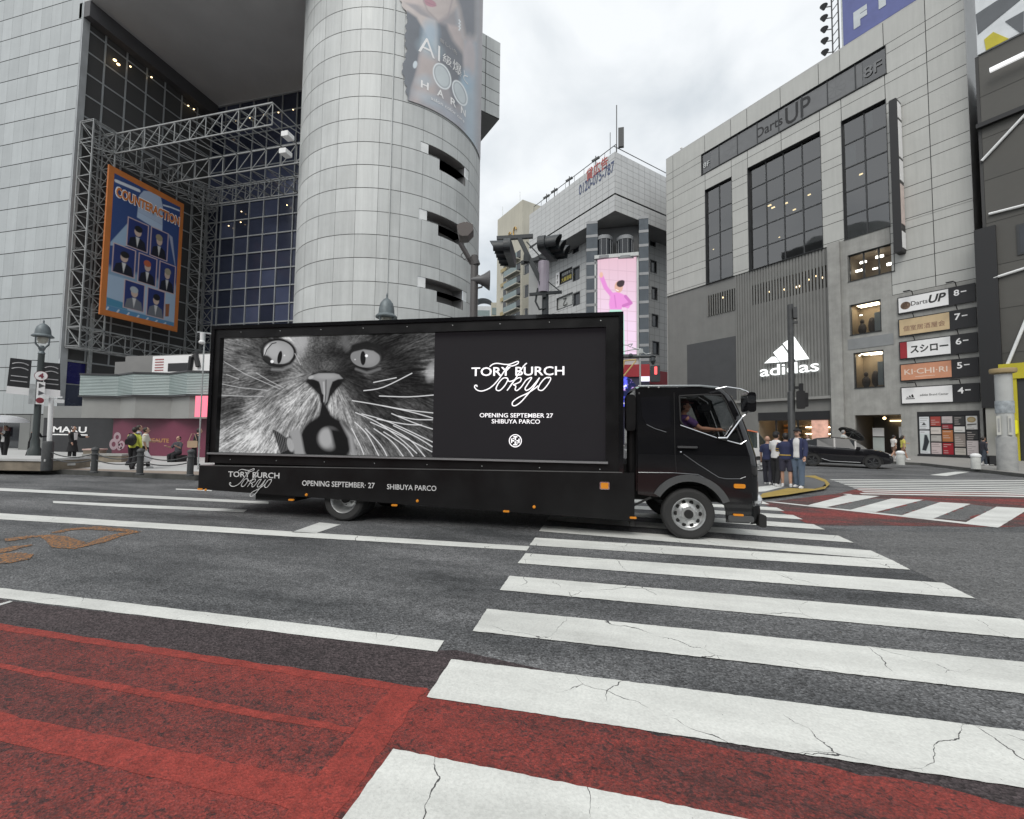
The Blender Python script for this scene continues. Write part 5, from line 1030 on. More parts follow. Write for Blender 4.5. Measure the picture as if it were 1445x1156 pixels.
far_block('beige_block', 'narrow beige block far behind the loudspeaker pole', 692, 703, 427, 95, mat('beige_render', (.45, .43, .36), .8), 4.0, m_grn)
t_, W, zt = far_block('domed_block', 'distant glass block with a grey rounded roof', 668, 693, 432, 120, mat('pale_far_render', (.5, .52, .53), .7), 3.2, m_grn)
mb = MB(); mb.ring([[(W*.5+W*.6*cos(rad(a)), y, zt+W*.45*sin(rad(a))) for a in range(0, 181, 15)] for y in (-.3, W)]); mb.build('roof', mat('grey_far_roof', (.22, .24, .26), .6), t_, smooth=60)
# ------------------------------------------------------------------ THE ADVERTISING LORRY
pw = g(973, 763); T = Fr((pw.x, pw.y), 3.5)
tk = E('advertising_truck', 'black lorry carrying a lit side screen with a cat photograph, crossing the zebra', 'truck', T.at(), 3.5)
m_gloss = mat('black_lorry_paint', (.008, .008, .009), .09, var=.2, vs=.6, spec=.5, coat=.4); m_satin = mat('satin_black_panel', (.008, .008, .0085), .35, var=.25, vs=2, spec=.3)
m_under = mat('chassis_black', (.012, .012, .012), .7); m_rub = mat('tyre_rubber', (.028, .028, .028), .85, var=.2, vs=8, bump=.15, bs=50)
m_rim = mat('steel_rim', (.55, .56, .56), .35, .7, var=.15, vs=10); m_chrome = mat('polished_chrome', (.75, .76, .78), .12, 1.)
m_amber = mat('amber_lens', (.55, .20, .02), .25, emit=(1, .38, .02), es=.1); m_grey_f = mat('grey_fender_plastic', (.07, .072, .074), .5)
WD = 2.25
# box body with a recess for the screen
x0, x1, zb, zt = -8.47, -.98, .96, 3.49; s0, s1, sb0, st0 = -8.31, -1.23, 1.155, 3.29
mb = MB(); mb.plate(x0, x1, zb, zt, [(s0, s1, sb0, st0)], 0, .1); mb.poly([(s0, .1, sb0), (s1, .1, sb0), (s1, .1, st0), (s0, .1, st0)])
mb.box(x0, x1, .11, WD-.02, zb, zt); mb.build('cargo_box', m_satin, tk)
mb = MB(); mb.box(x0-.02, x1+.02, -.025, .06, zt-.035, zt+.03); mb.box(x0-.02, x0+.05, -.025, .05, zb, zt-.035); mb.box(x1-.05, x1+.02, -.025, .05, zb, zt-.035); mb.build('box_edge_trim', m_gloss, tk)
mb = MB(); mb.box(s0-.12, s1+.03, -.05, .02, sb0-.035, sb0-.004); mb.build('screen_sill', mat('brushed_sill', (.35, .36, .37), .35, .6), tk)
for i in range(9): mb = MB(); mb.ball((x0+.6+i*.82, -.003, zt-.1), .010, .008, .010, 6, 4); mb.build('bolt', m_steel, tk)
for i in range(8): mb = MB(); mb.ball((x0+.5+i*.95, -.006, 1.03), .009, .008, .009, 6, 4); mb.build('bolt', m_steel, tk)
# skirt
mb = MB(); sk = [(-8.6, .90), (-8.6, .47), (-.86, .26), (-.80, .30), (-.80, .985), (-.98, .985)]
mb.prism([(x, z) for x, z in sk][::-1], -.03, .05); mb.prism([(-8.6, .47), (-8.6, .90), (-8.55, .9), (-8.55, .47)], .05, WD-.02); mb.build('skirt_panel', m_satin, tk)
mb = MB(); mb.prism([(-8.6, .9), (-8.6, .912), (-.98, .998), (-.98, .985)], -.035, .05); mb.build('skirt_edge', mat('dull_edge', (.10, .10, .10), .4), tk)
mb = MB(); mb.prism([(-8.55, .47), (-8.55, .95), (-.8, .97), (-.8, .3)], WD-.06, WD-.0); mb.build('skirt_panel', m_satin, tk)
def smooth(ps, n=5):
    out = []
    for i in range(len(ps)-1):
        p0, p1, p2, p3 = ps[max(i-1, 0)], ps[i], ps[i+1], ps[min(i+2, len(ps)-1)]
        for k in range(n):
            t = k/n; out.append(tuple(.5*((2*p1[j])+(-p0[j]+p2[j])*t+(2*p0[j]-5*p1[j]+4*p2[j]-p3[j])*t*t+(-p0[j]+3*p1[j]-3*p2[j]+p3[j])*t**3) for j in (0, 1)))
    return out+[ps[-1]]
# screen: cat photograph on the left, lettering on black on the right
ucat = T.uz(612, 560, .09)[0]
NX, NY = 560, 300; Sg, Tg = np.meshgrid(np.linspace(0, 1, NX), np.linspace(0, 1, NY))   # t: 0 bottom, 1 top
def bil(a, b, c, d): return (1-Sg)*(1-Tg)*d+Sg*(1-Tg)*c+Sg*Tg*b+(1-Sg)*Tg*a
cx_, cy_ = bil(48, 1415, 1392, 5), bil(72, 38, 812, 795)
rs = np.random.RandomState(5)
# fur direction: away from the nose bridge, drooping
vx_, vy_ = cx_-735, (cy_-300)*1.0+30; a_ = np.arctan2(vy_, vx_)+.35*(vnoise(cx_, cy_, .006, 21)-.5)*2; fx_, fy_ = np.cos(a_), np.sin(a_)
fs_ = np.where(cy_ < 300, .6, 0)*np.exp(-((cx_-700)/160)**2); fy_ = fy_-fs_*2; nn = np.hypot(fx_, fy_); fx_, fy_ = fx_/nn, fy_/nn
def lic(n_len, step, sc, seed):
    def noise(x, y): return vnoise(x, y, sc, seed, 2)
    acc = np.zeros_like(cx_); wsum = 0
    for sgn in (-1, 1):
        x, y = cx_.copy(), cy_.copy()
        for k in range(n_len):
            i = np.clip(((x-5)/1410*NX).astype(int), 0, NX-1); j = np.clip(((805-y)/760*NY).astype(int), 0, NY-1)
            x = x+sgn*step*fx_[j, i]; y = y+sgn*step*fy_[j, i]; acc += noise(x, y)
            wsum += 1
    return acc/wsum
f1 = lic(5, 4, .17, 1); f2 = lic(8, 7, .06, 2); f1 = (f1-f1.mean())/f1.std(); f2 = (f2-f2.mean())/f2.std()
TONE = {90: '80 110 150 120 230 90 300 60 560 185 600 160 640 70 690 90 740 90 800 45 860 110 890 70 1150 45 1250 60 1350 70', 160: '80 120 150 85 220 70 290 60 560 150 600 110 650 55 700 70 760 35 830 30 1130 30 1200 45 1300 55 1380 60',
        230: '60 95 120 60 200 110 280 80 560 120 620 75 680 65 740 90 780 80 830 40 880 40 1120 50 1200 40 1300 35 1390 100', 290: '60 70 120 75 200 120 280 110 350 60 430 55 500 80 560 130 600 90 900 35 960 30 1030 75 1100 60 1200 35 1300 30 1390 190',
        350: '60 90 150 110 230 75 320 60 400 90 470 130 540 140 600 110 880 45 950 40 1050 40 1150 40 1250 35 1350 45', 420: '50 110 150 100 250 80 350 110 430 120 520 140 600 150 660 140 800 140 860 110 920 45 1000 35 1150 30 1250 40 1350 35',
        490: '50 60 130 70 220 130 320 110 400 130 480 150 560 160 640 165 680 120 780 165 840 140 920 70 1020 40 1150 45 1250 75 1350 60', 560: '60 70 120 60 200 140 300 165 380 110 450 120 520 145 600 130 670 100 800 130 870 150 940 100 1040 60 1150 55 1280 50 1380 55',
        630: '60 120 150 150 250 165 350 140 430 130 500 145 560 120 880 140 960 110 1060 70 1180 60 1300 70 1380 60', 700: '60 160 150 175 250 170 330 155 930 120 1000 90 1100 70 1200 70 1300 80', 770: '60 140 150 165 250 175 350 160 900 110 980 110 1080 90 1200 90 1300 90 1380 60'}
num = np.zeros_like(cx_); den_ = np.full_like(cx_, 1e-9)      # smooth map of fur tones (display values), then hair by hair variation along the coat
wx_, wy_ = cx_+34*(vnoise(cx_, cy_, .02, 31)-.5)+9*f2, cy_+34*(vnoise(cx_, cy_, .02, 32)-.5)
for yy, row in TONE.items():
    v_ = [float(q) for q in row.split()]
    for q in range(0, len(v_), 2): w_ = np.exp(-((wx_-v_[q])**2/2/40**2+(wy_-yy)**2/2/31**2)); num += w_*v_[q+1]; den_ += w_
Tn = num/den_; fm = np.exp(-(((cx_-720)/190)**2+((cy_-150)/150)**2))*.85        # short dense hair between the eyes, long hair elsewhere
f3 = vnoise(cx_*1.0, cy_*1.6, .11, 41, 2); f3 = (f3-f3.mean())/f3.std(); ff = f1*(1-fm)+f3*fm
dsp = Tn*1.06+ff*(3.5+.115*Tn)+f2*(1-fm)*(1+.075*Tn)+5*(rs.rand(*cx_.shape)-.5)
dsp = np.clip((dsp-12)*1.10, 12, 220)/255.; img = np.where(dsp < .04, dsp/12.92, ((dsp+.055)/1.055)**2.4)
pt = Paint(cx_, cy_); pt.c = np.repeat(img[..., None], 3, 2); G = lambda v: (v, v, v*1.01)
# mouth
for q in ((560,110,44,70,.36,-8), (585,80,30,45,.40,0), (1388,285,24,52,.42,12), (865,95,24,50,.13,-10)): pt.ell(*q[:4], G(q[4]), q[5], 1., .75)
pt.poly([(706,480),(730,480),(770,560),(820,610),(640,620),(690,560)], G(.008), 16); pt.ell(735, 715, 172, 150, G(.007), 0, .16)
pt.poly([(378,650),(420,665),(470,700),(505,690),(540,830),(440,830),(420,760)], G(.015), 8); pt.poly([(500,660),(560,640),(575,700),(600,830),(530,830),(520,760)], G(.30), 18); pt.ell(500, 745, 22, 45, G(.36), -15, .3)
pt.ell(755, 705, 70, 68, G(.24), 0, .5); pt.ell(735, 700, 44, 58, G(.36), 0, .5); pt.poly([(760,640),(830,650),(890,720),(860,830),(775,830),(790,760)], G(.006), 26)
for k in range(10): pt.line([(390+14*k, 660+3*k), (430+9*k, 800-4*k)], 2, G(.28), 2)
pt.poly([(830,600),(905,680),(930,830),(900,830),(880,700)], G(.30), 22)
# nose
pt.poly([(600,345),(650,290),(735,275),(830,290),(860,335),(820,380),(770,440),(745,500),(712,500),(690,430),(640,380)], G(.010), 16)
pt.poly([(622,326),(640,308),(690,292),(790,292),(822,300),(846,326),(815,330),(780,345),(762,390),(745,470),(728,492),(716,440),(704,385),(692,345),(660,332)], G(.26), 8)
pt.ell(735, 312, 70, 17, G(.33), 0, .8); pt.line([(722,350),(726,420),(722,470)], 9, G(.45), 8); pt.line([(738,335),(736,420),(728,490)], 5, G(.03), 4); pt.ell(668, 362, 32, 22, G(.006), 30, .3); pt.ell(805, 360, 34, 20, G(.006), -35, .3); pt.ell(640, 318, 18, 10, G(.42), -20, .6)
pt.poly([(700,410),(722,430),(718,500),(700,470)], G(.012), 6)
# eyes
pt.ell(425, 160, 122, 92, G(.012), 5, .12); pt.ell(425, 158, 101, 75, G(.30), 5, .05); pt.ell(400, 150, 60, 48, G(.40), 0, .9); pt.ell(470, 170, 40, 50, G(.36), 0, .9); pt.poly([(322,180),(330,130),(365,100),(345,150),(335,190)], G(.55), 4); pt.line([(325,190),(345,140),(380,102),(408,96)], 6, G(.015), 3)
pt.ell(432, 190, 15, 42, G(.006), 12, .15); pt.ell(350, 205, 40, 22, G(.02), 35, .5); pt.ell(380, 217, 11, 10, G(.85), 0, .3); pt.ell(464, 178, 6, 5, G(.7), 0, .5)
pt.line([(322,205),(370,240),(430,250),(500,228),(530,190)], 12, G(.012), 6); pt.line([(380,268),(450,270),(510,245)], 14, G(.20), 14)
pt.poly([(885,180),(905,110),(1000,85),(1090,120),(1110,190),(1060,255),(990,275),(920,245)], G(.010), 14)
pt.ell(988, 193, 92, 62, G(.22), 6, .05); pt.ell(1020, 195, 50, 48, G(.28), 0, .9); pt.poly([(890,170),(920,135),(1000,122),(1075,140),(1085,180),(1040,150),(980,140),(920,155)], G(.012), 8); pt.ell(975, 196, 17, 45, G(.006), 0, .15); pt.ell(997, 181, 9, 9, G(.95), 0, .3); pt.ell(925, 205, 5, 4, G(.6), 0, .4)
pt.line([(930,265),(1000,290),(1080,265)], 12, G(.16), 14)
for p in ([(534,165),(572,238)], [(45,218),(200,300),(430,392)], [(270,290),(360,340),(455,385)], [(20,360),(160,385),(350,402)], [(20,434),(200,440),(320,440)], [(5,690),(120,610),(260,560)], [(5,785),(90,730),(160,690)], [(140,720),(260,620),(390,540)], [(60,300),(150,330)], [(230,720),(300,650),(400,580)]): pt.line(p, 3.6, G(.52), 3)
for p in ([(978,402),(1100,380),(1275,292)], [(1040,350),(1180,320)], [(1075,435),(1250,440),(1405,428)], [(905,465),(1060,490),(1250,530),(1400,572)], [(1090,495),(1230,520),(1400,540)], [(925,540),(1060,600),(1200,700),(1300,790)], [(965,548),(1140,600),(1395,720)], [(1060,580),(1230,610),(1330,615)], [(1150,545),(1280,600),(1395,640)], [(1020,600),(1200,680),(1390,780)], [(1040,640),(1150,720),(1220,812)], [(985,640),(1080,740),(1120,812)],
          [(1080,610),(1250,700),(1350,812)], [(1160,620),(1300,690),(1395,750)], [(920,600),(1000,680),(1070,812)], [(900,640),(950,740),(975,800)], [(1100,660),(1220,740),(1280,812)], [(1190,560),(1290,580),(1395,582)]): pt.line(smooth(p, 4), 4.8, G(.80), 3.2)
pt.c = pt.c*.88
P = np.stack([s0+.004+(ucat-s0-.004)*Sg, np.full_like(Sg, .085), sb0+(st0-sb0)*Tg], -1)
scr = MB(); scr.poly([(ucat, .086, sb0), (s1, .086, sb0), (s1, .086, st0), (ucat, .086, st0)])
m_led = mat('dark_lit_screen', (.008, .008, .009), .6, var=.05, emit=(.95, .85, 1.), es=.009, spec=.15)
led = scr.build('screen', m_led, tk)
pt.build('cat_picture', P, picture('screen_light', .9, .6), led)
m_ledw = mat('lit_white_lettering', (.5, .5, .5), .5, emit=(1, .97, 1), es=.72)
STK = [[(400,210),(430,185),(480,174),(560,186),(620,186),(690,160),(714,160),(706,182),(650,205),(604,200)], [(604,200),(560,262),(510,335),(450,405),(390,450),(320,474),(268,466),(236,436),(240,412),(258,412),(262,428)],
       [(592,333),(548,338),(500,390),(474,445),(486,468),(520,466),(570,415),(600,358),(596,336),(580,340)], [(602,352),(616,372),(650,366),(690,348)], [(806,176),(770,210),(724,280),(660,382),(595,470)], [(626,424),(680,356),(728,332),(748,345),(730,380),(662,408)], [(662,408),(690,425),(682,458),(704,470),(750,430),(800,360),(850,332),(856,344),(812,410),(790,450),(806,470),(850,445),(900,390),(944,334)],
       [(944,334),(890,425),(820,510),(750,590),(690,632),(656,628),(660,590),(720,545),(820,498),(900,446),(930,420)], [(1050,333),(1006,340),(955,395),(930,448),(944,468),(980,466),(1030,410),(1062,352),(1052,333),(1030,340)]]
def brand(parent, cx, cz, k, y, mt, slope=0.):      # metres per drawing unit k; wordmark with a script word across it
    text('lettering', 'TORY BURCH', mt, parent, (cx, y, cz), 96*k, 1010*k, .012, .004)
    mb = MB()
    for s_ in STK:
        ps = smooth(s_); mb.tube([(cx+(x-700)*k, y-.004, cz-(z-262)*k) for x, z in ps], 6.2*k, 6)
    mb.build('script_lettering', mt, parent)
a, b = T.uz(640+195/7.706, 490+262/7.706, .08), T.uz(640+1205/7.706, 490+262/7.706, .08); k_ = (b[0]-a[0])/1010
brand(led, (a[0]+b[0])/2, (a[1]+b[1])/2, k_, .078, m_ledw)
def tline(body, xa, xb, yy, sc, ox, oy, hh, parent, y, mt, bold=.006):
    a, b = T.uz(ox+xa/sc, oy+yy/sc, y), T.uz(ox+xb/sc, oy+yy/sc, y); text('lettering', body, mt, parent, ((a[0]+b[0])/2, y, (a[1]+b[1])/2), hh*(b[0]-a[0])/(xb-xa), b[0]-a[0], bold, .004)
tline('OPENING SEPTEMBER 27', 284, 1082, 742, 7.706, 640, 490, 46, led, .078, m_ledw); tline('SHIBUYA PARCO', 415, 940, 808, 7.706, 640, 490, 46, led, .078, m_ledw)
ec = T.uz(640+672/7.706, 490+1018/7.706, .08); kk = k_
mb = MB()
def annulus(r0, r1, y, n=28):
    for j in range(n):
        a0, a1 = 2*pi*j/n, 2*pi*(j+1)/n; mb.poly([(ec[0]+r*cos(t_), y, ec[1]+r*sin(t_)) for r, t_ in ((r0, a0), (r1, a0), (r1, a1), (r0, a1))])
annulus(60*kk, 70*kk, .078)
for q in range(4):
    for (xa, xb, ya, yb) in ((-7, 7, 6, 48), (-22, 22, 36, 48), (-30, -12, 18, 28)) if q % 2 == 0 else ((-7, 7, 12, 46), (-24, 24, 34, 46)):
        pts = [(xa, ya), (xb, ya), (xb, yb), (xa, yb)]; ca_, sa_ = cos(q*pi/2), sin(q*pi/2)
        mb.poly([(ec[0]+(x*ca_-y*sa_)*kk, .0775-.0005*q, ec[1]+(x*sa_+y*ca_)*kk) for x, y in pts])
mb.build('emblem', m_ledw, led)
m_vinyl = mat('white_vinyl_lettering', (.62, .62, .62), .5)
sa, sb_ = T.uz(270+212/3.905, 640+112/3.905), T.uz(270+493/3.905, 640+122/3.905); ks = (sb_[0]-sa[0])/1010
brand(tk, (sa[0]+sb_[0])/2, (sa[1]+sb_[1])/2, ks, -.036, m_vinyl)
tline('OPENING SEPTEMBER· 27', 610, 1010, 170, 3.905, 270, 640, 27, tk, -.036, m_vinyl); tline('SHIBUYA PARCO', 1078, 1350, 188, 3.905, 270, 640, 27, tk, -.036, m_vinyl)
for px, py, r in ((292.5, 691, .022), (434, 698, .026), (590, 706.6, .026), (754, 715, .026)):
    u, z = T.uz(px, py); mb = MB(); mb.lathe([(r, 0), (r*.8, -.015), (0, -.02)], 12, 0, (u, -.03, z), 'y'); mb.build('marker_lamp', m_amber, tk)
for px, py in ((285, 690), (413, 705), (558, 712.5), (715, 721), (893, 730)):
    u, z = T.uz(px, py); mb = MB(); mb.rbox(u-.05, u+.05, -.05, -.02, z-.015, z+.015, .012); mb.build('side_lamp', m_amber, tk)
u, z = T.uz(853, 685); mb = MB(); mb.rbox(u-.075, u+.075, -.05, -.029, z-.06, z+.06, .02); lp = mb.build('turn_lamp_frame', m_chrome, tk); mb = MB(); mb.rbox(u-.058, u+.058, -.06, -.051, z-.045, z+.045, .015); mb.build('lens', m_amber, lp)
# chassis
mb = MB()
for y in (.6, 1.5): mb.box(-8.2, .6, y, y+.18, .5, .75)
mb.box(-2.9, -1.6, .15, .7, .3, .9); mb.box(-4.2, -3.1, .15, .6, .35, .85); mb.box(-7.5, -6.7, .1, .6, .3, .8); mb.box(-8.4, -.9, .1, WD-.1, .85, .96); mb.tube([(-5.72, .4, .38), (-5.72, WD-.4, .38)], .12, 10); mb.tube([(0, .3, .38), (0, WD-.3, .38)], .1, 10)
mb.bar((-1.25, .03, .25), (-.55, .03, .62), .03); mb.box(-.86, -.80, .0, .4, .18, .55)
mb.build('chassis', m_under, tk)
# wheels
def wheel(x, y, side, dual):
    w_ = E_part('wheel', (x, y, .385)); R_, w2 = .385, .12
    mb = MB(); mb.lathe([(.235, -w2*.9), (.27, -w2), (.34, -w2*1.02), (R_-.012, -w2*.85), (R_, -w2*.6), (R_, w2*.6), (R_-.012, w2*.85), (.34, w2), (.235, w2*.9)], 40, 0, (0, 0, 0), 'y', caps=False); mb.build('tyre', m_rub, w_, smooth=30)
    mb = MB(); pr = ([(.25, -.11), (.238, -.125), (.225, -.11), (.215, -.05), (.19, -.035), (.14, -.06), (.105, -.085), (.10, -.10), (.0, -.10)] if not dual else [(.25, -.11), (.24, -.125), (.225, -.11), (.20, .02), (.16, .06), (.10, .05), (.09, -.02), (0, -.02)])
    mb.lathe([(r, h*side) for r, h in pr], 36, 0, (0, 0, 0), 'y', caps=False); mb.build('rim', m_rim, w_, smooth=35)
    mb = MB()
    if not dual:
        for k in range(10): a = 2*pi*k/10; mb.lathe([(0, -.0545*side), (.031, -.05*side)], 12, 0, (.176*cos(a), 0, .176*sin(a)), 'y')
    mb.lathe([(.066, -.13*side), (.066, -.09*side)], 20, 0, (0, 0, 0), 'y') if not dual else mb.lathe([(.08, -.05*side), (.08, 0)], 16, 0, (0, 0, 0), 'y')
    mb.build('hub', m_under, w_)
    mb = MB()
    for k in range(6): a = 2*pi*k/6+.3; mb.lathe([(.0, -.115*side if not dual else -.02*side), (.014, -.112*side if not dual else -.02*side), (.014, -.08*side if not dual else .03*side)], 6, 0, (.115*cos(a), 0, .115*sin(a)), 'y')
    mb.build('wheel_nuts', m_steel, w_); return w_
def E_part(name, loc):                        # a part that is itself made of pieces
    o_ = bpy.data.objects.new(name, None); COL.objects.link(o_); o_.location = loc; o_.parent = tk; o_.empty_display_size = .2; return o_
wheel(0, .15, 1, False); wheel(0, WD-.2, -1, False)
for y, sd_ in ((.17, 1), (.46, 1), (WD-.5, -1), (WD-.2, -1)): wheel(-5.72, y, sd_, True)
# ---- cab
ZF = [.30, .5, .75, 1.1, 1.28, 1.45, 1.7, 1.9, 2.1, 2.22, 2.31]; XF = [1.0, 1.035, 1.04, 1.035, 1.015, .97, .90, .835, .755, .69, .58]
xf = lambda z: float(np.interp(z, ZF, XF)); RC = .15; dyc = lambda z: .085*max(0, z-1.28)
xr = -.745
def W2(ps): return [T.uz(*p) for p in ps]
wh = W2([(960.5,558),(1000,556),(1022,557),(1030,566),(1040,590),(1052,619),(1052,625),(1040,625.5),(1011,618),(985,609),(966,601),(961.5,594)])
wh = [(min(u, xf(z)-RC-.045), z) for u, z in wh]
wq = W2([(905,560),(947,558),(948,603),(935,606),(915,600),(907,590)])
def outline(z0, z1, n=9): return [(xf(z)-RC, z) for z in lin(z0, z1, n)]
def side(y0, flip, name):
    up = [(xr, 1.28)]+outline(1.28, 2.31)+[(xr+.04, 2.33), (xr, 2.29)]
    ar = [(.01+.52*cos(rad(a)), .385+.52*sin(rad(a))) for a in range(152, -13, -12)]
    lo_ = [(xr, 1.28), (xr, .66)]+ar+[(.53, .29)]+outline(.29, 1.28, 6)
    mb = MB(); mb.holes(up, [wh[::-1]], 0, .04); mb.holes(lo_[::-1], [], 0, .04)
    mb.v = [(x, y0+(1 if not flip else -1)*(y+dyc(z)), z) for x, y, z in mb.v]
    return mb.build(name, m_gloss, tk, weld=True)
nd_ = side(.02, False, 'cab_side'); fd_ = side(WD-.08, True, 'cab_side')
g_cab = glass('cab_glass', (.68, .70, .70), .22)
for y0, s_, par in ((.05, 1, nd_), (WD-.11, -1, fd_)):
    mb = MB(); tr = tessellate_polygon([[Vector((p[0], p[1], 0)) for p in wh]]); b = mb.add([(u, y0+s_*dyc(z), z) for u, z in wh])
    for t_ in tr: mb.face([b+i for i in t_])
    mb.build('side_window', g_cab, par)
    mb = MB(); mb.tube([(u, y0-s_*(.035)+s_*dyc(z), z) for u, z in wh+[wh[0]]], .012, 6); mb.build('window_seal', m_under, par)
mb = MB(); mb.holes(wq, [], -.004, .0); mb.v = [(x, .02+y+dyc(z), z) for x, y, z in mb.v]; mb.build('quarter_panel', mat('dark_quarter_glass', (.01, .01, .012), .05, spec=.6), nd_)
ys = [0, .015, .05, .10, .18, .32, .7, 1.12]; ofs = [RC, .10, .055, .028, .011, .003, 0, 0]; ysf = ys+[WD-.06-y for y in ys[-2::-1]]; off = ofs+ofs[-2::-1]
def shell(z0, z1, n): return [[(xf(z)-off[i], .02+dyc(z)*(1-2*(ysf[i])/(WD-.06))+ysf[i], z) for i in range(len(ysf))] for z in lin(z0, z1, n)]
mb = MB(); mb.ring(shell(.62, 1.30, 6)); mb.build('front_panel', m_gloss, tk, smooth=60)
fr_w = shell(1.30, 2.31, 9); mb = MB(); mb.ring([l[3:-3] for l in fr_w]); mb.build('windscreen', g_cab, tk, smooth=60)
for sl_ in (slice(0, 4), slice(-4, None)): mb = MB(); mb.ring([l[sl_] for l in fr_w]); mb.build('windscreen_pillar', m_gloss, tk, smooth=60)
mb = MB(); rl = []
for x in (xr, xr+.05, -.3, .1, xf(2.31)-.13, xf(2.31)):
    hh = .0 if x in (xr,) else (.02 if x < .4 else (.0 if x > .5 else .012))
    rl.append([(x-(RC if (i in (0, 8) and x > .5) else 0), .02+dyc(2.31)+(WD-.06-2*dyc(2.31))*t_, 2.31+hh+(.075 if x < .5 else .0)*(1-abs(2*t_-1)**3)) for i, t_ in enumerate(lin(0, 1, 8))])
mb.ring(rl); mb.build('roof', m_gloss, tk, smooth=50)
mb = MB(); mb.box(xr-.02, xr, .1, WD-.15, .7, 2.3); mb.build('rear_wall', m_gloss, tk)
mb = MB(); mb.tube([(xr+.02, .02+dyc(2.3)-.005, 2.345), (.2, .015+dyc(2.3), 2.345), (.47, .02+dyc(2.3), 2.315)], .018, 8); mb.build('roof_highlight', mat('grey_roof_highlight', (.22, .24, .25), .25, .3), tk)  # pale tube standing in for the glossy highlight along the roof edge
# bumper, step, fender, trims
mb = MB(); mb.ring([[(x-o2+dx_, y, z) for (x, y, z), o2 in zip(l, [0]*len(l))] for l, dx_ in zip(shell(.28, .63, 4), (.0, .035, .035, .02))]); mb.build('bumper', m_satin, tk, smooth=60)
mb = MB(); mb.rbox(.55, .90, -.005, .03, .31, .40, .03); mb.build('step', m_grey_f, tk)
mb = MB(); mb.rbox(.98, 1.08, .02, .16, .24, .42, .03); mb.build('bumper_end', m_under, tk)
mb = MB()
ao, ai = [], []
for a in range(150, 14, -8): ao.append((.01+.60*cos(rad(a)), .385+.60*sin(rad(a)))); ai.append((.01+.50*cos(rad(a)), .385+.50*sin(rad(a))))
for i in range(len(ao)-1):
    q = [ao[i], ao[i+1], ai[i+1], ai[i]]; mb.prism(q, -.025, .02)
mb.build('fender', m_grey_f, tk)
mb = MB()
for i in range(len(ai)-1): mb.poly([(ai[i][0], .0, ai[i][1]), (ai[i+1][0], .0, ai[i+1][1]), (ai[i+1][0], .6, ai[i+1][1]), (ai[i][0], .6, ai[i][1])])
mb.build('wheel_arch', m_under, tk)
def trim(name, pts, r, mt, y=-.0, par=None):
    q = W2(pts); mb = MB(); mb.tube([(u, .02+y+dyc(z), z) for u, z in q], r, 6); return mb.build(name, mt, par or tk)
m_line = mat('bright_edge', (.16, .165, .17), .2, .6)
trim('belt_trim', [(901,667),(950,667.5),(985,670),(995,675),(1017,697)], .007, m_line); trim('door_trim', [(965,641),(985,655),(1015,674),(1025,676),(1045,676),(1053,673)], .005, m_line, par=nd_)
trim('window_trim', [(961,600),(975,605),(1012,618)], .008, m_chrome, -.012, nd_); trim('window_trim', [(1027,622),(1046,627),(1054,622)], .008, m_chrome, -.012, nd_); trim('quarter_trim', [(913,599),(925,605),(941,610)], .006, m_line, -.005, nd_)
trim('door_gap', [(953,553),(953,640),(955,668)], .004, m_under, .0, nd_)
q = W2([(956,630.5),(984,632)]); mb = MB(); mb.rbox(q[0][0], q[1][0], -.02, .02, q[0][1]-.018, q[0][1]+.012, .012); mb.build('door_handle', m_line, nd_)
q = T.uz(961, 638); mb = MB(); mb.ball((q[0], .015, q[1]), .016, n=8, k=6); mb.build('door_lock', m_chrome, nd_)
q = W2([(1036,689),(1052,683.5)]); mb = MB(); mb.rbox(q[0][0], q[1][0], .0, .03, q[0][1], q[1][1], .02); mb.build('turn_lamp', m_amber, tk); q = T.uz(1042, 727); mb = MB(); mb.rbox(q[0]-.07, q[0]+.07, -.012, .03, q[1]-.012, q[1]+.015, .01); mb.build('reflector', m_amber, tk)
mb = MB(); mb.ball((.99, .20, .62), .09, .14, .11, 12, 8); mb.build('headlight', mat('headlight_glass', (.6, .62, .64), .1, .3), tk); mb = MB(); mb.ball((.99, WD-.22, .62), .09, .14, .11, 12, 8); mb.build('headlight', m_rim, tk)
# mirror and its stays
def W3(ps, y): return [Vector((*[T.uz(px, py, y)[0]], y, T.uz(px, py, y)[1])) for px, py in ps]
mb = MB(); mb.tube(W3([(1010,549),(1025,546),(1045,549),(1055,553),(1058,562)], -.06), .011, 8); mb.tube(W3([(1014,618),(1026,618),(1032,610),(1048,588),(1055,583)], -.02), .012, 8)
ms = mb.build('mirror_stay', m_chrome, tk)
c = T.uz(1054, 568, -.02); mb = MB(); mb.rbox(c[0]-.045, c[0]+.07, -.18, .10, c[1]-.15, c[1]+.14, .04); mb.build('mirror', m_gloss, ms); mb = MB(); mb.rbox(c[0]-.05, c[0]+.06, -.185, -.178, c[1]-.02, c[1]+.09, .03); mb.build('mirror_cap', m_chrome, ms)
for px, py in ((916.5, 545.5), (931, 545.5)): u, z = T.uz(px, py); mb = MB(); mb.ball((u, .02+dyc(z)-.01, z), .014, n=8, k=6); mb.build('roof_bolt', m_white, tk)
# air intake behind the cab
mb = MB(); a, b = T.uz(885, 608, .1), T.uz(899, 557, .1); mb.rbox(a[0]-.02, b[0]-.03, .05, .35, a[1], b[1], .05); mb.tube([((a[0]+b[0])/2, .2, a[1]+.1), ((a[0]+b[0])/2, .2, .75)], .075, 12); mb.build('air_intake', m_satin, tk)
mb = MB(); mb.box(-.97, -.78, .3, WD-.3, .6, 1.1); mb.build('gearbox_cover', m_under, tk)
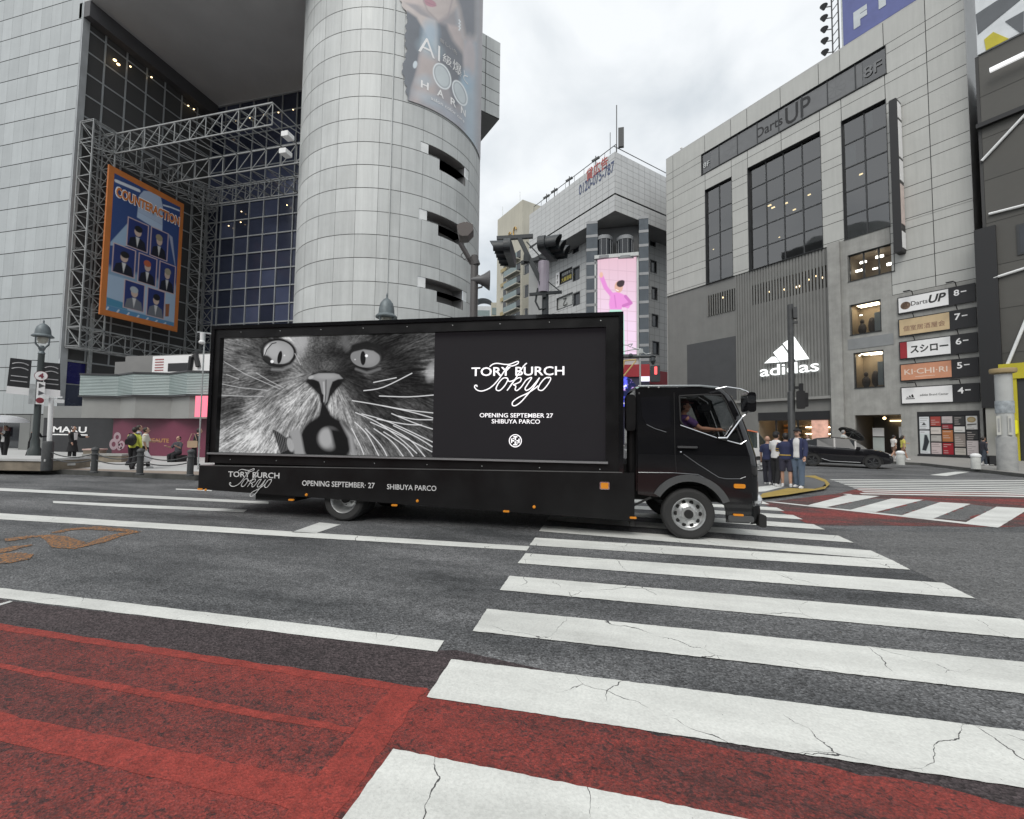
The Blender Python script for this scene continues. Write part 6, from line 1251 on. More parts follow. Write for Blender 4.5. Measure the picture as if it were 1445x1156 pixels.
# cab interior
m_int = mat('cab_interior', (.06, .06, .062), .8)
mb = MB(); mb.box(-.7, .85, .08, WD-.13, 1.05, 1.10); mb.box(-.72, -.70, .1, WD-.15, 1.1, 2.25); mb.box(.55, .85, .1, WD-.15, 1.1, 1.42); mb.build('cab_interior', m_int, tk)
for y in (.42, 1.65): mb = MB(); mb.rbox(-.36, -.22, y-.22, y+.24, 1.1, 1.98, .05); mb.rbox(-.3, .22, y-.24, y+.26, 1.12, 1.30, .05); mb.build('seat', mat('dark_seat', (.05, .045, .05), .9), tk)
sw = MB(); c = Vector((.38, .45, 1.52)); nrm = Vector((-.75, 0, .66)); e1 = Vector((0, 1, 0)); e2 = nrm.cross(e1); sw.tube([c+(e1*cos(2*pi*k/24)+e2*sin(2*pi*k/24))*.21 for k in range(25)], .016, 6); sw.bar(c-e1*.2, c+e1*.2, .03); sw.bar(c, (.62, .45, 1.25), .05); sw.build('steering_wheel', m_under, tk)
mb = MB(); mb.rbox(.44, .60, 1.0, 1.3, 2.0, 2.12, .03); mb.build('inner_mirror', m_int, tk)
# ------------------------------------------------------------------ STREET FURNITURE
def at_depth(px, py, k): d = ray(px, py); d = d/d.dot(FWD)*k; return Vector((d.x, d.y, 0))
class Here:                                  # survey of things standing at one spot: photo pixel -> local x (across the view), z
    def __init__(s, P): s.P = Vector((P[0], P[1], 0)); s.f = Fr((P[0], P[1]), math.degrees(math.atan2(P[1], P[0]))-90)
    def __call__(s, px, py, y=0.): u, z = s.f.uz(px, py, y); return u, z
def spot_thing(name, label, cat, P, group=None): h = Here(P); return E(name, label, cat, (P[0], P[1], 0), h.f.deg, group), h
m_lampmetal = mat('lamp_verdigris_grey', (.13, .155, .165), .5, .3, var=.2, vs=5); m_pole = mat('dark_green_pole', (.035, .045, .045), .5)
def lamp(P, label, ytop, ybrim, wpx, pxc, banners):
    t, h = spot_thing('street_lamp', label, 'street lamp', P, 'bell topped street lamps'); zt, zb = h(pxc, ytop)[1], h(pxc, ybrim)[1]; r = abs(h(pxc+wpx/2, ybrim)[0]-h(pxc-wpx/2, ybrim)[0])/2; H = zt-zb
    mb = MB(); mb.lathe([(r, zb-.04), (r*1.02, zb), (r*.9, zb+H*.06), (r*.74, zb+H*.12), (r*.70, zb+H*.35), (r*.58, zb+H*.55), (r*.32, zb+H*.70), (r*.10, zb+H*.76), (r*.07, zb+H*.82), (r*.10, zb+H*.86), (0, zt)], 24); mb.build('bell_cap', m_lampmetal, t, smooth=40)
    mb = MB(); mb.lathe([(0, zb-.04), (r*.5, zb-.05), (r*.5, zb-r*.5), (r*.3, zb-r*.9), (0, zb-r*.95)], 18); mb.build('glass', mat('lamp_glass', (.42, .43, .38), .2), t, smooth=40)
    mb = MB()
    for k in range(4): a = pi/4+k*pi/2; mb.tube([(r*.85*cos(a), r*.85*sin(a), zb), (r*.8*cos(a), r*.8*sin(a), zb-r*1.0), (r*.3*cos(a), r*.3*sin(a), zb-r*1.5)], .025, 6)
    mb.lathe([(.06, zb-r*2.4), (.12, zb-r*2.2), (.07, zb-r*1.9), (r*.35, zb-r*1.5), (.05, zb-r*1.2)], 14); mb.build('cage', m_lampmetal, t, smooth=40)
    mb = MB(); mb.lathe([(.22, .1), (.22, .6), (.15, .7), (.14, 1.0), (.11, 1.1), (.10, zb-r*2.2)], 16); mb.build('pole', m_pole, t, smooth=40)
    return t, h
PL = g(48, 650, .15); t, h = lamp(PL, 'bell topped street lamp with two black banners beside the round numbered sign', 450, 474, 34, 56, True)
for q in ([(14.6,505.2),(45,508.6),(40.5,558),(8.5,554.7)], [(59.6,511.5),(85,513.8),(85,560.3),(64,558)]):
    P4 = [h(*p) for p in q]; mb = MB(); mb.poly([(u, -.05, z) for u, z in P4]); b_ = mb.build('banner', m_blacksign, t)
    L4 = lambda s, v: ((1-v)*((1-s)*P4[0][0]+s*P4[1][0])+v*((1-s)*P4[3][0]+s*P4[2][0]), -.054, (1-v)*((1-s)*P4[0][1]+s*P4[1][1])+v*((1-s)*P4[3][1]+s*P4[2][1]))
    mb = MB(); mb.poly([L4(0, .8), L4(1, .8), L4(1, 1), L4(0, 1)], 0)
    for v in (.16, .30, .5, .64): mb.tube([L4(.12+.76*s, v+.05*(1-4*(s-.5)**2)*(-1 if v < .4 else 0)) for s in lin(0, 1, 6)], .022, 5, 1)
    mb.build('banner_print', [m_whitesign, mat('dim_white_print', (.35, .35, .36), .5)], b_)
    mb = MB(); mb.bar((0, 0, P4[0][1]), (P4[0][0]+(P4[1][0]-P4[0][0])*(1 if P4[0][0] < 0 else 1), -.05, P4[1][1]), .03); mb.build('banner_arm', m_pole, t)
sg_, h = spot_thing('numbered_sign', 'round white sign with a red 4 above a white board of small icons', 'sign', PL)
c = h(58, 531); r = abs(h(67.8, 531)[0]-c[0]); mb = MB(); mb.lathe([(0, -.12), (r, -.12), (r, -.08), (0, -.08)], 28, 0, (c[0], -.1, c[1]), 'y'); disc = mb.build('disc', m_whitesign, sg_)
mb = MB(); mb.lathe([(r*.93, -.222), (r, -.222)], 28, 0, (c[0], 0, c[1]), 'y', caps=False); mb.build('rim', mat('sign_maroon', (.20, .03, .05), .5), disc); text('lettering', '4', mat('sign_maroon', (.20, .03, .05), .5), disc, (c[0], -.235, c[1]), r*1.1, None, .04)
a, b = h(50, 570.5), h(64, 540); mb = MB(); mb.box(a[0], b[0], -.2, -.12, a[1], b[1], 0); mb.box(a[0]-.2, a[0]-.02, -.15, -.05, a[1], b[1]-.1, 1); bd = mb.build('board', [m_whitesign, m_steel], sg_)
for k, cc in enumerate(((.15, .15, .15), (.2, .2, .22), (.4, .08, .1))): zc = b[1]-(b[1]-a[1])*(.17+.33*k); mb = MB(); mb.lathe([(0, 0), (.12, 0)], 3 if k < 2 else 14, 0, ((a[0]+b[0])/2, -.206, zc), 'y'); mb.build('icon', mat('sign_icon_%s' % ('grey', 'slate', 'red')[k], cc, .5), bd)
lamp(at_depth(541, 600, 16.5), 'bell topped street lamp rising behind the lorry in front of the round tower', 412, 447, 31, 540.5, False)
# white camera pole with its dark guard post
Pc = g(68, 664, .15); t, h = spot_thing('camera_pole', 'white slim pole with a camera at the top beside the low planter wall', 'pole', Pc)
a, b = h(69, 640), h(72.5, 560); mb = MB(); mb.tube([(a[0], 0, a[1]-.2), (b[0], 0, b[1])], .06, 12); mb.build('pole', m_white, t, smooth=40)
mb = MB(); mb.lathe([(.14, .15), (.14, 1.05), (.12, 1.1), (0, 1.12)], 14, 0, (a[0]-.03, 0, 0)); mb.build('guard_post', m_iron, t, smooth=40)
mb = MB(); mb.bar((b[0]-.15, -.05, b[1]-.02), (b[0]+.25, -.05, b[1]), .05); mb.rbox(b[0]+.08, b[0]+.3, -.15, 0, b[1]-.2, b[1]-.08, .03); mb.rbox(b[0]-.2, b[0]-.05, -.12, 0, b[1]-.08, b[1]+.04, .03); mb.build('camera', m_white, t)
# bollards and chains
BP = [g(132.5, 667.5, .15), g(197, 670.5, .15), g(268, 672, .15)]
bl = E('bollard', 'dark iron bollard nearest the white camera pole', 'bollard', tuple(BP[0]), 0, 'dark bollards along the kerb')
mb = MB(); mb.lathe([(.105, 0), (.105, .04), (.085, .06), (.08, .70), (.10, .71), (.10, .75), (.07, .79), (.0, .82)], 16); mb.build('post', m_iron, bl, smooth=40); mb = MB(); mb.lathe([(.085, .55), (.1, .56), (.1, .6), (.085, .61)], 16); mb.build('collar', m_iron, bl)
for i, lb in ((1, 'dark iron bollard in front of the pedestrians with bags'), (2, 'dark iron bollard just left of the back of the lorry')): b_ = dup(bl); b_.location = BP[i]; b_['label'] = lb
pts = [Pc+Vector((0, 0, 0))]+BP; pts[0] = Vector((Pc.x, Pc.y, .15))
lbl = ['slack chain between the white camera pole and the first bollard', 'slack chain between the first and middle bollards', 'slack chain between the middle bollard and the one by the lorry']
for i in range(3):
    mb = MB()
    for z0, sg in ((.62, .16), (.42, .12)): mb.tube([pts[i].lerp(pts[i+1], s)+Vector((0, 0, z0-sg*(1-(2*s-1)**2))) for s in lin(0, 1, 12)], .018, 6)
    o_ = mb.build('chain', m_iron); tag(o_, lbl[i], 'chain', 'chains between the bollards')
# planter walls and stone bench on the plaza
m_stone = mat('planter_stone', (.21, .18, .14), .85, var=.3, vs=2.5, bump=.2)
def wallbox(name, label, cat, q, depth, cap):
    A, B = g(*q[0], .15), g(*q[1], .15); d = (B-A); L_ = d.length; t = E(name, label, cat, tuple(A), math.degrees(math.atan2(d.y, d.x))); hh = Here(A)(q[2][0], q[2][1])[1]-.15
    mb = MB(); mb.box(0, L_, 0, depth, -.01, hh-.07); mb.build('wall', m_stone, t); mb = MB(); mb.box(-.03, L_+.03, -.04, depth+.04, hh-.07, hh); mb.build('coping', cap, t); return t
wallbox('planter_wall', 'long low stone planter wall with pale coping at the left edge', 'planter', [(-120, 661), (63.5, 664.5), (-120, 645)], 1.4, m_pav2)
wallbox('planter_wall', 'short low stone planter wall between the camera pole and the first bollard', 'planter', [(72, 663), (104, 661.5), (72, 655)], 1.2, m_pav2)
wallbox('stone_bench', 'low grey stone bench on the plaza in front of the shop', 'bench', [(117, 652.5), (171, 652.5), (117, 641)], .6, m_conc)
wallbox('display_stand', 'low pale pink stand in front of the dark shopfront', 'stand', [(117, 643), (140, 643), (117, 633.5)], .5, mat('pale_pink_stand', (.55, .40, .36), .6))
# loudspeaker pole behind the lorry
def SPp(x, y): return (640+x/7.225, 300+y/7.225)
t, h = spot_thing('loudspeaker_pole', 'brown grey pole with a horn loudspeaker and a spotlight box behind the lorry', 'pole', at_depth(669, 600, 13.2))
m_bp = mat('brown_grey_pole', (.075, .07, .07), .55, var=.2, vs=6)
x0, zt = h(*SPp(216, 440)); mb = MB(); mb.lathe([(.125, 0), (.118, zt-.05), (.105, zt), (0, zt+.02)], 18, 0, (x0, 0, 0)); mb.build('pole', m_bp, t, smooth=40)
a, b = h(*SPp(190, 490)), h(*SPp(72, 330)); mb = MB(); mb.tube([(a[0], 0, a[1]-.1), (a[0]-.1, -.05, a[1]+.05), (b[0], -.1, b[1])], .08, 10); mb.tube([(x0+.04, 0, a[1]-.15), (x0-.05, 0, a[1]+.1)], .15, 10)
mb.tube([(b[0]+.12, -.1, b[1]-.25), (b[0]+.02, -.12, b[1]-.38), (b[0]+.12, -.12, b[1]-.52), (b[0]+.28, -.1, b[1]-.42)], .014, 5); mb.build('arm', m_bp, t)
q = [h(*SPp(*p)) for p in ((38,185),(60,165),(115,150),(195,185),(205,225),(150,285),(95,290),(60,275))]; mb = MB(); mb.prism([(u, z) for u, z in q][::-1], -.35, .15); q2 = [h(*SPp(*p)) for p in ((120,150),(135,138),(200,170),(195,195))]; mb.prism([(u, z) for u, z in q2][::-1], -.3, .1); sp_ = mb.build('spotlight_box', mat('spotlight_brown', (.10, .085, .08), .5), t)
c = h(*SPp(322, 697)); mb = MB(); mb.lathe([(.30, .10), (.31, .08), (.20, -.08), (.13, -.22), (.09, -.42), (.04, -.5)], 20, 0, (c[0]+.05, -.05, c[1]), 'x'); mb.tube([(x0, -.02, c[1]-.28), (c[0]-.1, -.05, c[1]-.22), (c[0]-.08, -.05, c[1]-.05)], .03, 6); mb.build('horn', mat('horn_grey', (.12, .12, .125), .5), t, smooth=40)
mb = MB(); mb.ball((x0+.12, -.05, zt-.75), .1, .08, .12); mb.build('junction_box', m_bp, t)
# traffic signal mast behind the lorry
t, h = spot_thing('signal_mast', 'dark traffic signal mast with two hooded signal heads seen above the lorry', 'traffic signal', at_depth(768, 600, 12.6))
def S4(x, y, k=0.): return h(690+x/7.708, 310+y/7.708, k)
m_sig = mat('signal_dark_grey', (.028, .034, .038), .5, var=.2, vs=8)
x0 = S4(612, 1000)[0]; zt = S4(600, 430)[1]; mb = MB(); mb.lathe([(.12, 0), (.095, zt), (0, zt+.02)], 16, 0, (x0, 0, 0)); mb.build('pole', m_sig, t, smooth=40)
mb = MB()
for p, q, w_ in (((90,225),(480,198),.11), ((330,215),(560,680),.12), ((560,690),(605,860),.12), ((350,490),(545,440),.10), ((380,440),(430,440),.25), ((545,420),(620,440),.08), ((440,830),(790,800),.08), ((410,260),(560,420),.03), ((480,560),(770,790),.025), ((450,330),(540,260),.03)):
    a, b = S4(*p), S4(*q); mb.bar((a[0], -.12, a[1]), (b[0], -.1, b[1]), w_)
a = S4(550, 900); mb.tube([(a[0]-.05, -.1, a[1]+.4), (a[0]-.12, -.1, a[1]), (a[0], -.1, a[1]-.25), (a[0]+.2, -.1, a[1]-.2)], .03, 6)
mb.build('bracket', m_sig, t)
mb = MB(); a, b = S4(535, 800), S4(625, 470); mb.lathe([(.17, a[1]), (.17, b[1])], 12, 0, (x0-.06, -.05, 0)); mb.build('lilac_sleeve', mat('lilac_plastic_sleeve', (.34, .31, .37), .25), t)
hood_n = 0
def sighead(P0, P1, k0, k1, w_, seen_hoods):   # P0 near end pixel, P1 far end pixel, both at the same height
    a3, b3 = Vector((0, 0, EYE))+ray(*P0)*k0, Vector((0, 0, EYE))+ray(*P1)*k1
    M = Matrix.Translation(h.P) @ Matrix.Rotation(rad(h.f.deg), 4, 'Z'); Mi = M.inverted(); a_, b_ = Mi @ a3, Mi @ b3; d = (b_-a_).normalized(); n = Vector((d.y, -d.x, 0)).normalized()*(1 if seen_hoods else -1); up = Vector((0, 0, 1)); L_ = (b_-a_).length
    mb = MB(); mb.X = Matrix((d, -n, up)).transposed().to_4x4(); mb.X.translation = a_
    mb.rbox(0, L_, -.09, .10, -.2, .2, .17, n=5); bx = mb.build('signal_head', m_sig, t)
    for k in range(3):
        mb = MB(); mb.X = Matrix((d, -n, up)).transposed().to_4x4(); mb.X.translation = a_; cx2 = L_*(k+.5)/3; R_ = min(.19, L_/6.3)
        pr = [[(cx2+R_*cos(rad(an)), y-.0+(-.12 if y < -.1 else 0)*max(0, sin(rad(an)))-.05*(y < -.1), R_*sin(rad(an))) for an in range(-50, 231, 20)] for y in (-.09, -.34)]
        mb.ring(pr); mb.build('hood', m_sig, bx, smooth=50)
        mb = MB(); mb.X = Matrix((d, -n, up)).transposed().to_4x4(); mb.X.translation = a_; mb.lathe([(0, -.1), (R_*.85, -.095)], 16, 0, (cx2, 0, 0), 'y'); mb.build('lens', mat('dark_lens', (.03, .04, .04), .2), bx)
def S4p(x, y): return (690+x/7.708, 310+y/7.708)
sighead(S4p(190,260), S4p(262,470), 11.6, 13.4, .5, False); sighead(S4p(560,235), S4p(720,400), 11.2, 12.6, .5, True)
# gantry arm with red signal right of the box body
t, h = spot_thing('red_signal', 'pedestrian crossing signal lit red on a dark arm above the lorry cab', 'traffic signal', at_depth(905, 600, 15.5))
def S5(x, y): return h(870+x/14.444, 480+y/14.444)
a, b = S5(-300, 340), S5(800, 335); mb = MB(); mb.tube([(a[0], 0, a[1]), (b[0], 0, b[1])], .05, 8); c = S5(740, 400); mb.lathe([(.04, -.18), (.10, -.05), (.08, .08), (.11, .13), (.0, .16)], 12, 0, (c[0], 0, c[1])); c2 = S5(290, 320); mb.ball((c2[0], 0, c2[1]), .09); mb.build('arm', m_sig, t)
mb = MB(); mb.tube([(a[0]+.1, 0, 0), (a[0]+.1, 0, a[1]+.2)], .09, 10); mb.build('pole', m_sig, t)
a, b = S5(690, 850), S5(885, 525); mb = MB(); mb.rbox(a[0], b[0], -.1, .14, a[1], b[1], .04); sb2 = mb.build('housing', m_sig, t); a, b = S5(770, 710), S5(825, 550); mb = MB(); mb.rbox(a[0], b[0], -.13, -.101, a[1], b[1], .02); mb.build('red_light', mat('red_signal_light', (.6, .05, .05), .4, emit=(1, .12, .12), es=1.2), sb2)
t2, h = spot_thing('yellow_bracing', 'thin yellow tubes of a scaffold seen between box and cab', 'scaffold', at_depth(890, 600, 17))
mb = MB()
for p, q in (((90,800),(400,420)), ((160,420),(400,400)), ((90,800),(160,420)), ((80,520),(170,410))): a, b = S5(*p), S5(*q); mb.tube([(a[0], 0, a[1]), (b[0], 0, b[1])], .03, 6)
a, b = S5(90, 800), S5(400, 410); mb.tube([(a[0], .3, 0), (a[0], .3, a[1])], .03, 6); mb.tube([(a[0], 0, a[1]), (a[0], .3, a[1])], .03, 6)
mb.build('tubes', mat('yellow_tube', (.5, .36, .14), .5), t2)
t3, h = spot_thing('wire_antenna', 'thin bent aerials on a slim mast right of the lorry box', 'antenna', at_depth(893, 600, 18)); mb = MB()
for ps in (((100,95),(230,105),(280,145),(320,85)), ((110,240),(300,200),(500,180)), ((310,150),(470,200),(600,290),(700,270)), ((240,90),(330,75))): mb.tube([(S5(*p)[0], 0, S5(*p)[1]) for p in ps], .022, 5)
a = S5(480, 230); mb.rbox(a[0]-.05, a[0]+.12, -.06, .06, a[1]-.1, a[1]+.1, .03); mb.tube([(a[0], 0, 0), (a[0], 0, a[1])], .035, 6); mb.build('aerials', m_steel, t3)
# pole in front of the sports shop
Pp = g(1119, 682, .06); t, h = spot_thing('signal_pole', 'tall dark pole with a black signal box crossing in front of the glowing logo', 'traffic signal', Pp)
a, b = h(1120, 640), h(1115.5, 430); mb = MB(); mb.tube([(0, 0, .06), (0, 0, 3.0), (b[0]*.5, 0, a[1]+2), (b[0]*.8, 0, b[1])], [.11, .1, .09, .085], 12); mb.build('pole', m_iron, t, smooth=40)
a, b = h(1119.5, 450), h(1125, 434); mb = MB(); mb.rbox(a[0], b[0], -.12, .1, a[1], b[1], .03); a, b = h(1118, 457), h(1126, 455); mb.box(0, b[0], -.04, .04, a[1], b[1]+.04); mb.build('top_box', m_iron, t)
a, b = h(1124, 577), h(1136, 552); mb = MB(); mb.rbox(a[0], b[0], -.18, .2, a[1], b[1], .04); mb.bar((0, 0, b[1]+.12), (b[0]-.05, 0, b[1]+.12), .08); mb.tube([(b[0]-.1, 0, b[1]), (b[0]-.1, 0, b[1]+.25)], .06, 8); sbx = mb.build('signal_box', m_black, t)
mb = MB(); mb.rbox(b[0]-.02, b[0]+.08, -.14, .16, b[1]-.3, b[1]-.06, .03); mb.rbox(b[0]-.02, b[0]+.08, -.14, .16, a[1]+.06, a[1]+.3, .03); mb.build('hood', m_black, sbx)
# notice column at the right edge
Pn = g(1422, 664, .14); t, h = spot_thing('notice_column', 'thick grey round column with pale framed panels and a flat tan cap', 'column', Pn)
R0 = abs(h(1438, 640)[0]-h(1407, 640)[0])/2; zz_ = lambda y: h(1421, y)[1]
m_col = mat('grey_column_coat', (.30, .305, .30), .7, var=.15, vs=4, bump=.1)
mb = MB(); mb.lathe([(R0*1.02, .14), (R0, zz_(618)), (R0*.9, zz_(616))], 28); mb.build('shaft', m_col, t, smooth=40)
mb = MB(); mb.lathe([(R0*.86, zz_(618)), (R0*.86, zz_(528))], 28); mb.build('upper_shaft', mat('pale_column_panel', (.42, .43, .42), .5), t, smooth=40)
mb = MB(); mb.lathe([(R0*.93, zz_(583)), (R0*.93, zz_(566))], 28); mb.build('band', mat('grey_sign_band', (.32, .35, .37), .5, var=.35, vs=6), t, smooth=40)
mb = MB(); mb.lathe([(R0*.4, zz_(529)), (R0*1.3, zz_(526)), (R0*1.36, zz_(522)), (R0*1.3, zz_(520)), (0, zz_(519))], 28); mb.build('cap', mat('tan_cap', (.33, .25, .13), .6), t, smooth=40)
for x in (-.62, .42):
    mb = MB(); a, b = zz_(614), zz_(587); mb.box(R0*x-R0*.2, R0*x+R0*.2, -R0*.98, -R0*.7, a, b, 0); mb.box(R0*x-R0*.1, R0*x+R0*.1, -R0*.99, -R0*.985, a+.12, b-.12, 1); mb.build('framed_panel', [mat('cream_frame', (.52, .52, .48), .5), m_col], t)
# white bollards on the right pavement
WB = [g(1271, 656, .14), g(1377.5, 662, .14)]
bl = E('white_bollard', 'white bollard in front of the car nose by the shop entrance', 'bollard', tuple(WB[0]), 0, 'white bollards on the right pavement')
mb = MB(); mb.lathe([(.17, 0), (.165, .55), (.16, .56)], 18); mb.build('post', mat('bollard_off_white', (.48, .49, .47), .6, var=.15, vs=4), bl, smooth=40); mb = MB(); mb.lathe([(.17, .56), (.19, .58), (.18, .66), (.10, .72), (0, .73)], 18); mb.build('cap', m_white, bl, smooth=40)
b_ = dup(bl); b_.location = WB[1]; b_['label'] = 'white bollard left of the thick grey column'
# dome camera left of the lorry top
t, h = spot_thing('dome_camera', 'white dome camera hanging from a thin pole left of the lorry box', 'camera', at_depth(288, 600, 15)); a = h(285, 483); b = h(289, 470)
mb = MB(); mb.tube([(b[0], 0, 0), (b[0], 0, b[1])], .024, 8); mb.bar((a[0]-.15, 0, b[1]), (b[0]+.3, 0, b[1]), .05); mb.build('pole', m_steel, t); mb = MB(); mb.ball((a[0], 0, a[1]), .10, .10, .08, 12, 6); mb.lathe([(.06, a[1]+.03), (.07, b[1])], 10, 0, (a[0], 0, 0)); mb.build('dome', m_white, t, smooth=50)
for px, py in ((407, 193), (404, 217)):
    x, z = Fr((0, WY+1.3), 0).uz(px, py); mb = MB(); mb.rbox(x-GX-.22, x-GX+.22, 1.0, 1.5, z-.14, z+.14, .04); mb.build('floodlight', m_white, fz)
# ------------------------------------------------------------------ VEHICLES
def car(name, label, cat, P, rz, Lc, Wc, prof, roofm, bodym, seats, wheels, wr, glassm, lights=True):
    """prof: side stations (x, z_bottom, z_belt, z_roof, half width low, half width roof)"""
    t = E(name, label, cat, (P[0], P[1], 0), rz)
    sec = []
    for x, zb, zm, zr, hw, hr in prof:
        sec.append([(x, s*wv, z) for s in (1,) for wv, z in ((hw*.82, zb), (hw*.97, zb+.08), (hw, zb+(zm-zb)*.45), (hw*1.0, zb+(zm-zb)*.72), (hw*.96, zm))]+[(x, 0, zm)])
    for s_ in (1, -1): pass
    mb = MB()
    full = [[(x, y, z) for x, y, z in l[:-1]]+[(l[4][0], l[4][1]*.5, l[4][2]+.025), (l[4][0], 0, l[4][2]+.03), (l[4][0], -l[4][1]*.5, l[4][2]+.025)]+[(x, -y, z) for x, y, z in l[-2::-1]]+[(l[0][0], 0, l[0][2])] for l in sec]
    mb.ring(full, 0, True); mb.face(range(len(full[0])-1, -1, -1)); n0 = len(full[0])*(len(full)-1); mb.face(range(n0, n0+len(full[0]))); body = mb.build('body', bodym, t, smooth=35, weld=True)
    gh = [(x, zm, zr, hw, hr) for x, zb, zm, zr, hw, hr in prof if zr > zm+.02]
    x_a, x_b = gh[0][0], gh[-1][0]
    mb = MB(); loops = []
    for i, (x, zm, zr, hw, hr) in enumerate(gh): loops.append([(x, hw*.95, zm-.01), (x, hr, zr-.05), (x, hr*.85, zr), (x, 0, zr+.015), (x, -hr*.85, zr), (x, -hr, zr-.05), (x, -hw*.95, zm-.01)])
    mb.ring([l[1:6] for l in loops]); mb.build('roof', roofm, t, smooth=40)
    mb = MB(); mb.ring([l[:2] for l in loops]); mb.ring([l[5:] for l in loops]); wn = mb.build('side_windows', glassm, t)
    f0, f1 = [q for q in prof if q[0] == x_a][0], None
    i0 = [q[0] for q in prof].index(x_a); i1 = [q[0] for q in prof].index(x_b)
    for nm, la, ia, sg in (('rear_window', loops[0], i0-1, -1), ('windscreen', loops[-1], i1+1, 1)):
        q = prof[ia]; base = [(q[0], q[4]*.9, q[2]+.01), (q[0], q[4]*.5, q[2]+.03), (q[0], 0, q[2]+.035), (q[0], -q[4]*.5, q[2]+.03), (q[0], -q[4]*.9, q[2]+.01)]; top = [la[1], la[2], la[3], la[4], la[5]]
        mb = MB(); mb.ring([base, top]); mb.poly([la[0], la[1], base[0]]); mb.poly([la[6], la[5], base[4]]); mb.build(nm, glassm, t, smooth=40)
    for px_, k in [(q_, k_) for q_ in (x_a, (x_a+x_b)/2, x_b) for k_ in (0, 5)]:
        l = loops[min(range(len(gh)), key=lambda i: abs(gh[i][0]-px_))]; mb = MB()
        if 1: mb.bar(Vector(l[k])+Vector((0, .006*(1 if k == 0 else -1), 0)), Vector(l[k+1])+Vector((0, .006*(1 if k == 0 else -1), 0)), .07, .02)
        mb.build('pillar', bodym, t)
    for x in wheels:
        for s in (1, -1):
            wq_ = bpy.data.objects.new('wheel', None); COL.objects.link(wq_); wq_.parent = t; wq_.location = (x, s*(Wc/2-.09), wr)
            mb = MB(); mb.lathe([(wr*.66, -.1), (wr*.93, -.1), (wr, -.07), (wr, .07), (wr*.93, .1), (wr*.66, .1)], 28, 0, (0, 0, 0), 'y', caps=False); mb.build('tyre', m_rub, wq_, smooth=30)
            mb = MB(); mb.lathe([(wr*.66, s*.085), (wr*.6, s*.05), (wr*.2, s*.06), (0, s*.065)], 24, 0, (0, 0, 0), 'y', caps=False)
            for k in range(5): a = 2*pi*k/5; mb.bar((wr*.12*cos(a), s*.085, wr*.12*sin(a)), (wr*.62*cos(a), s*.088, wr*.62*sin(a)), .05, .03)
            mb.build('rim', seats, wq_)
            mb = MB(); ps = [(wr*1.22*cos(rad(a)), wr*1.22*sin(rad(a))-.02) for a in range(-10, 191, 20)]; qs = [(wr*1.02*cos(rad(a)), wr*1.02*sin(rad(a))-.02) for a in range(-10, 191, 20)]
            for i in range(len(ps)-1): mb.poly([(ps[i][0], s*.115, ps[i][1]), (ps[i+1][0], s*.115, ps[i+1][1]), (qs[i+1][0], s*.1, qs[i+1][1]), (qs[i][0], s*.1, qs[i][1])]); 
            mb.build('wheel_arch', m_under, wq_)
    return t, body
gr_, gf_ = g(1147, 658), g(1232, 662); cdv = (gf_-gr_); cang = math.degrees(math.atan2(cdv.y, cdv.x)); cc_ = (gr_+gf_)/2; cl = cdv.length; sc_c = cl/2.64
n_ = Vector((cdv.y, -cdv.x, 0)).normalized(); 
if n_.dot(-cc_) < 0: n_ = -n_
cc_ = cc_-n_*.85
m_car = mat('black_car_paint', (.010, .010, .012), .12, var=.1, coat=.5); m_carglass = mat('car_dark_glass', (.012, .014, .016), .08, spec=.3)
k = sc_c
prof = [(-2.1*k,.45,.78,.78,.68,.5), (-2.02*k,.32,1.02,1.02,.82,.6), (-1.75*k,.24,1.08,1.28,.88,.60), (-1.1*k,.20,1.03,1.46,.90,.64), (-.3*k,.20,.98,1.53,.90,.66), (.35*k,.20,.96,1.48,.90,.65), (.62*k,.20,.95,1.38,.90,.63), (1.12*k,.20,.95,.95,.90,.6), (1.7*k,.22,.86,.86,.88,.6), (2.02*k,.26,.74,.74,.80,.5), (2.18*k,.32,.58,.58,.62,.4)]
t, body = car('parked_car', 'black crossover car with a lit red tail lamp passing the sports shop', 'car', cc_, cang, 4.4*k, 1.8, prof, m_car, m_car, m_dark, (-1.32*k, 1.32*k), .33, m_carglass)
for s in (1, -1):
    mb = MB(); mb.rbox(-2.06*k, -1.86*k, s*.72-.1, s*.72+.1, .90, 1.0, .03); mb.build('tail_lamp', mat('red_tail_lamp', (.4, .01, .02), .3, emit=(1, .03, .05), es=1.2), t)
    mb = MB(); mb.rbox(1.75*k, 2.06*k, s*.68-.1, s*.68+.1, .66, .74, .03); mb.build('headlight', mat('car_headlight', (.55, .57, .58), .15), t)
    mb = MB(); mb.rbox(.62*k, .82*k, s*.98-.1, s*.98+.1, .93, 1.06, .05); mb.build('door_mirror', m_car, t)
    mb = MB(); mb.tube([(-1.75*k, s*.845, 1.10), (-1.1*k, s*.875, 1.05), (.4*k, s*.88, .99)], .012, 5); mb.tube([(-.9*k, s*.9, .42), (-.5*k, s*.91, .30), (.8*k, s*.91, .29)], .02, 5); mb.build('chrome_trim', m_line, t)
m_orange_car = mat('orange_car_paint', (.50, .13, .05), .25, coat=.3)
Pt = at_depth(1020, 640, 19.5)
prof = [(-2.2,.4,.9,.9,.80,.6), (-2.15,.28,1.05,1.05,.85,.6), (-1.9,.22,1.06,1.78,.86,.72), (-.6,.2,1.05,1.86,.86,.74), (.9,.2,1.04,1.84,.86,.74), (1.35,.2,1.03,1.74,.86,.72), (1.85,.2,1.0,1.0,.86,.6), (2.05,.22,.9,.9,.82,.6), (2.12,.3,.62,.62,.72,.5)]
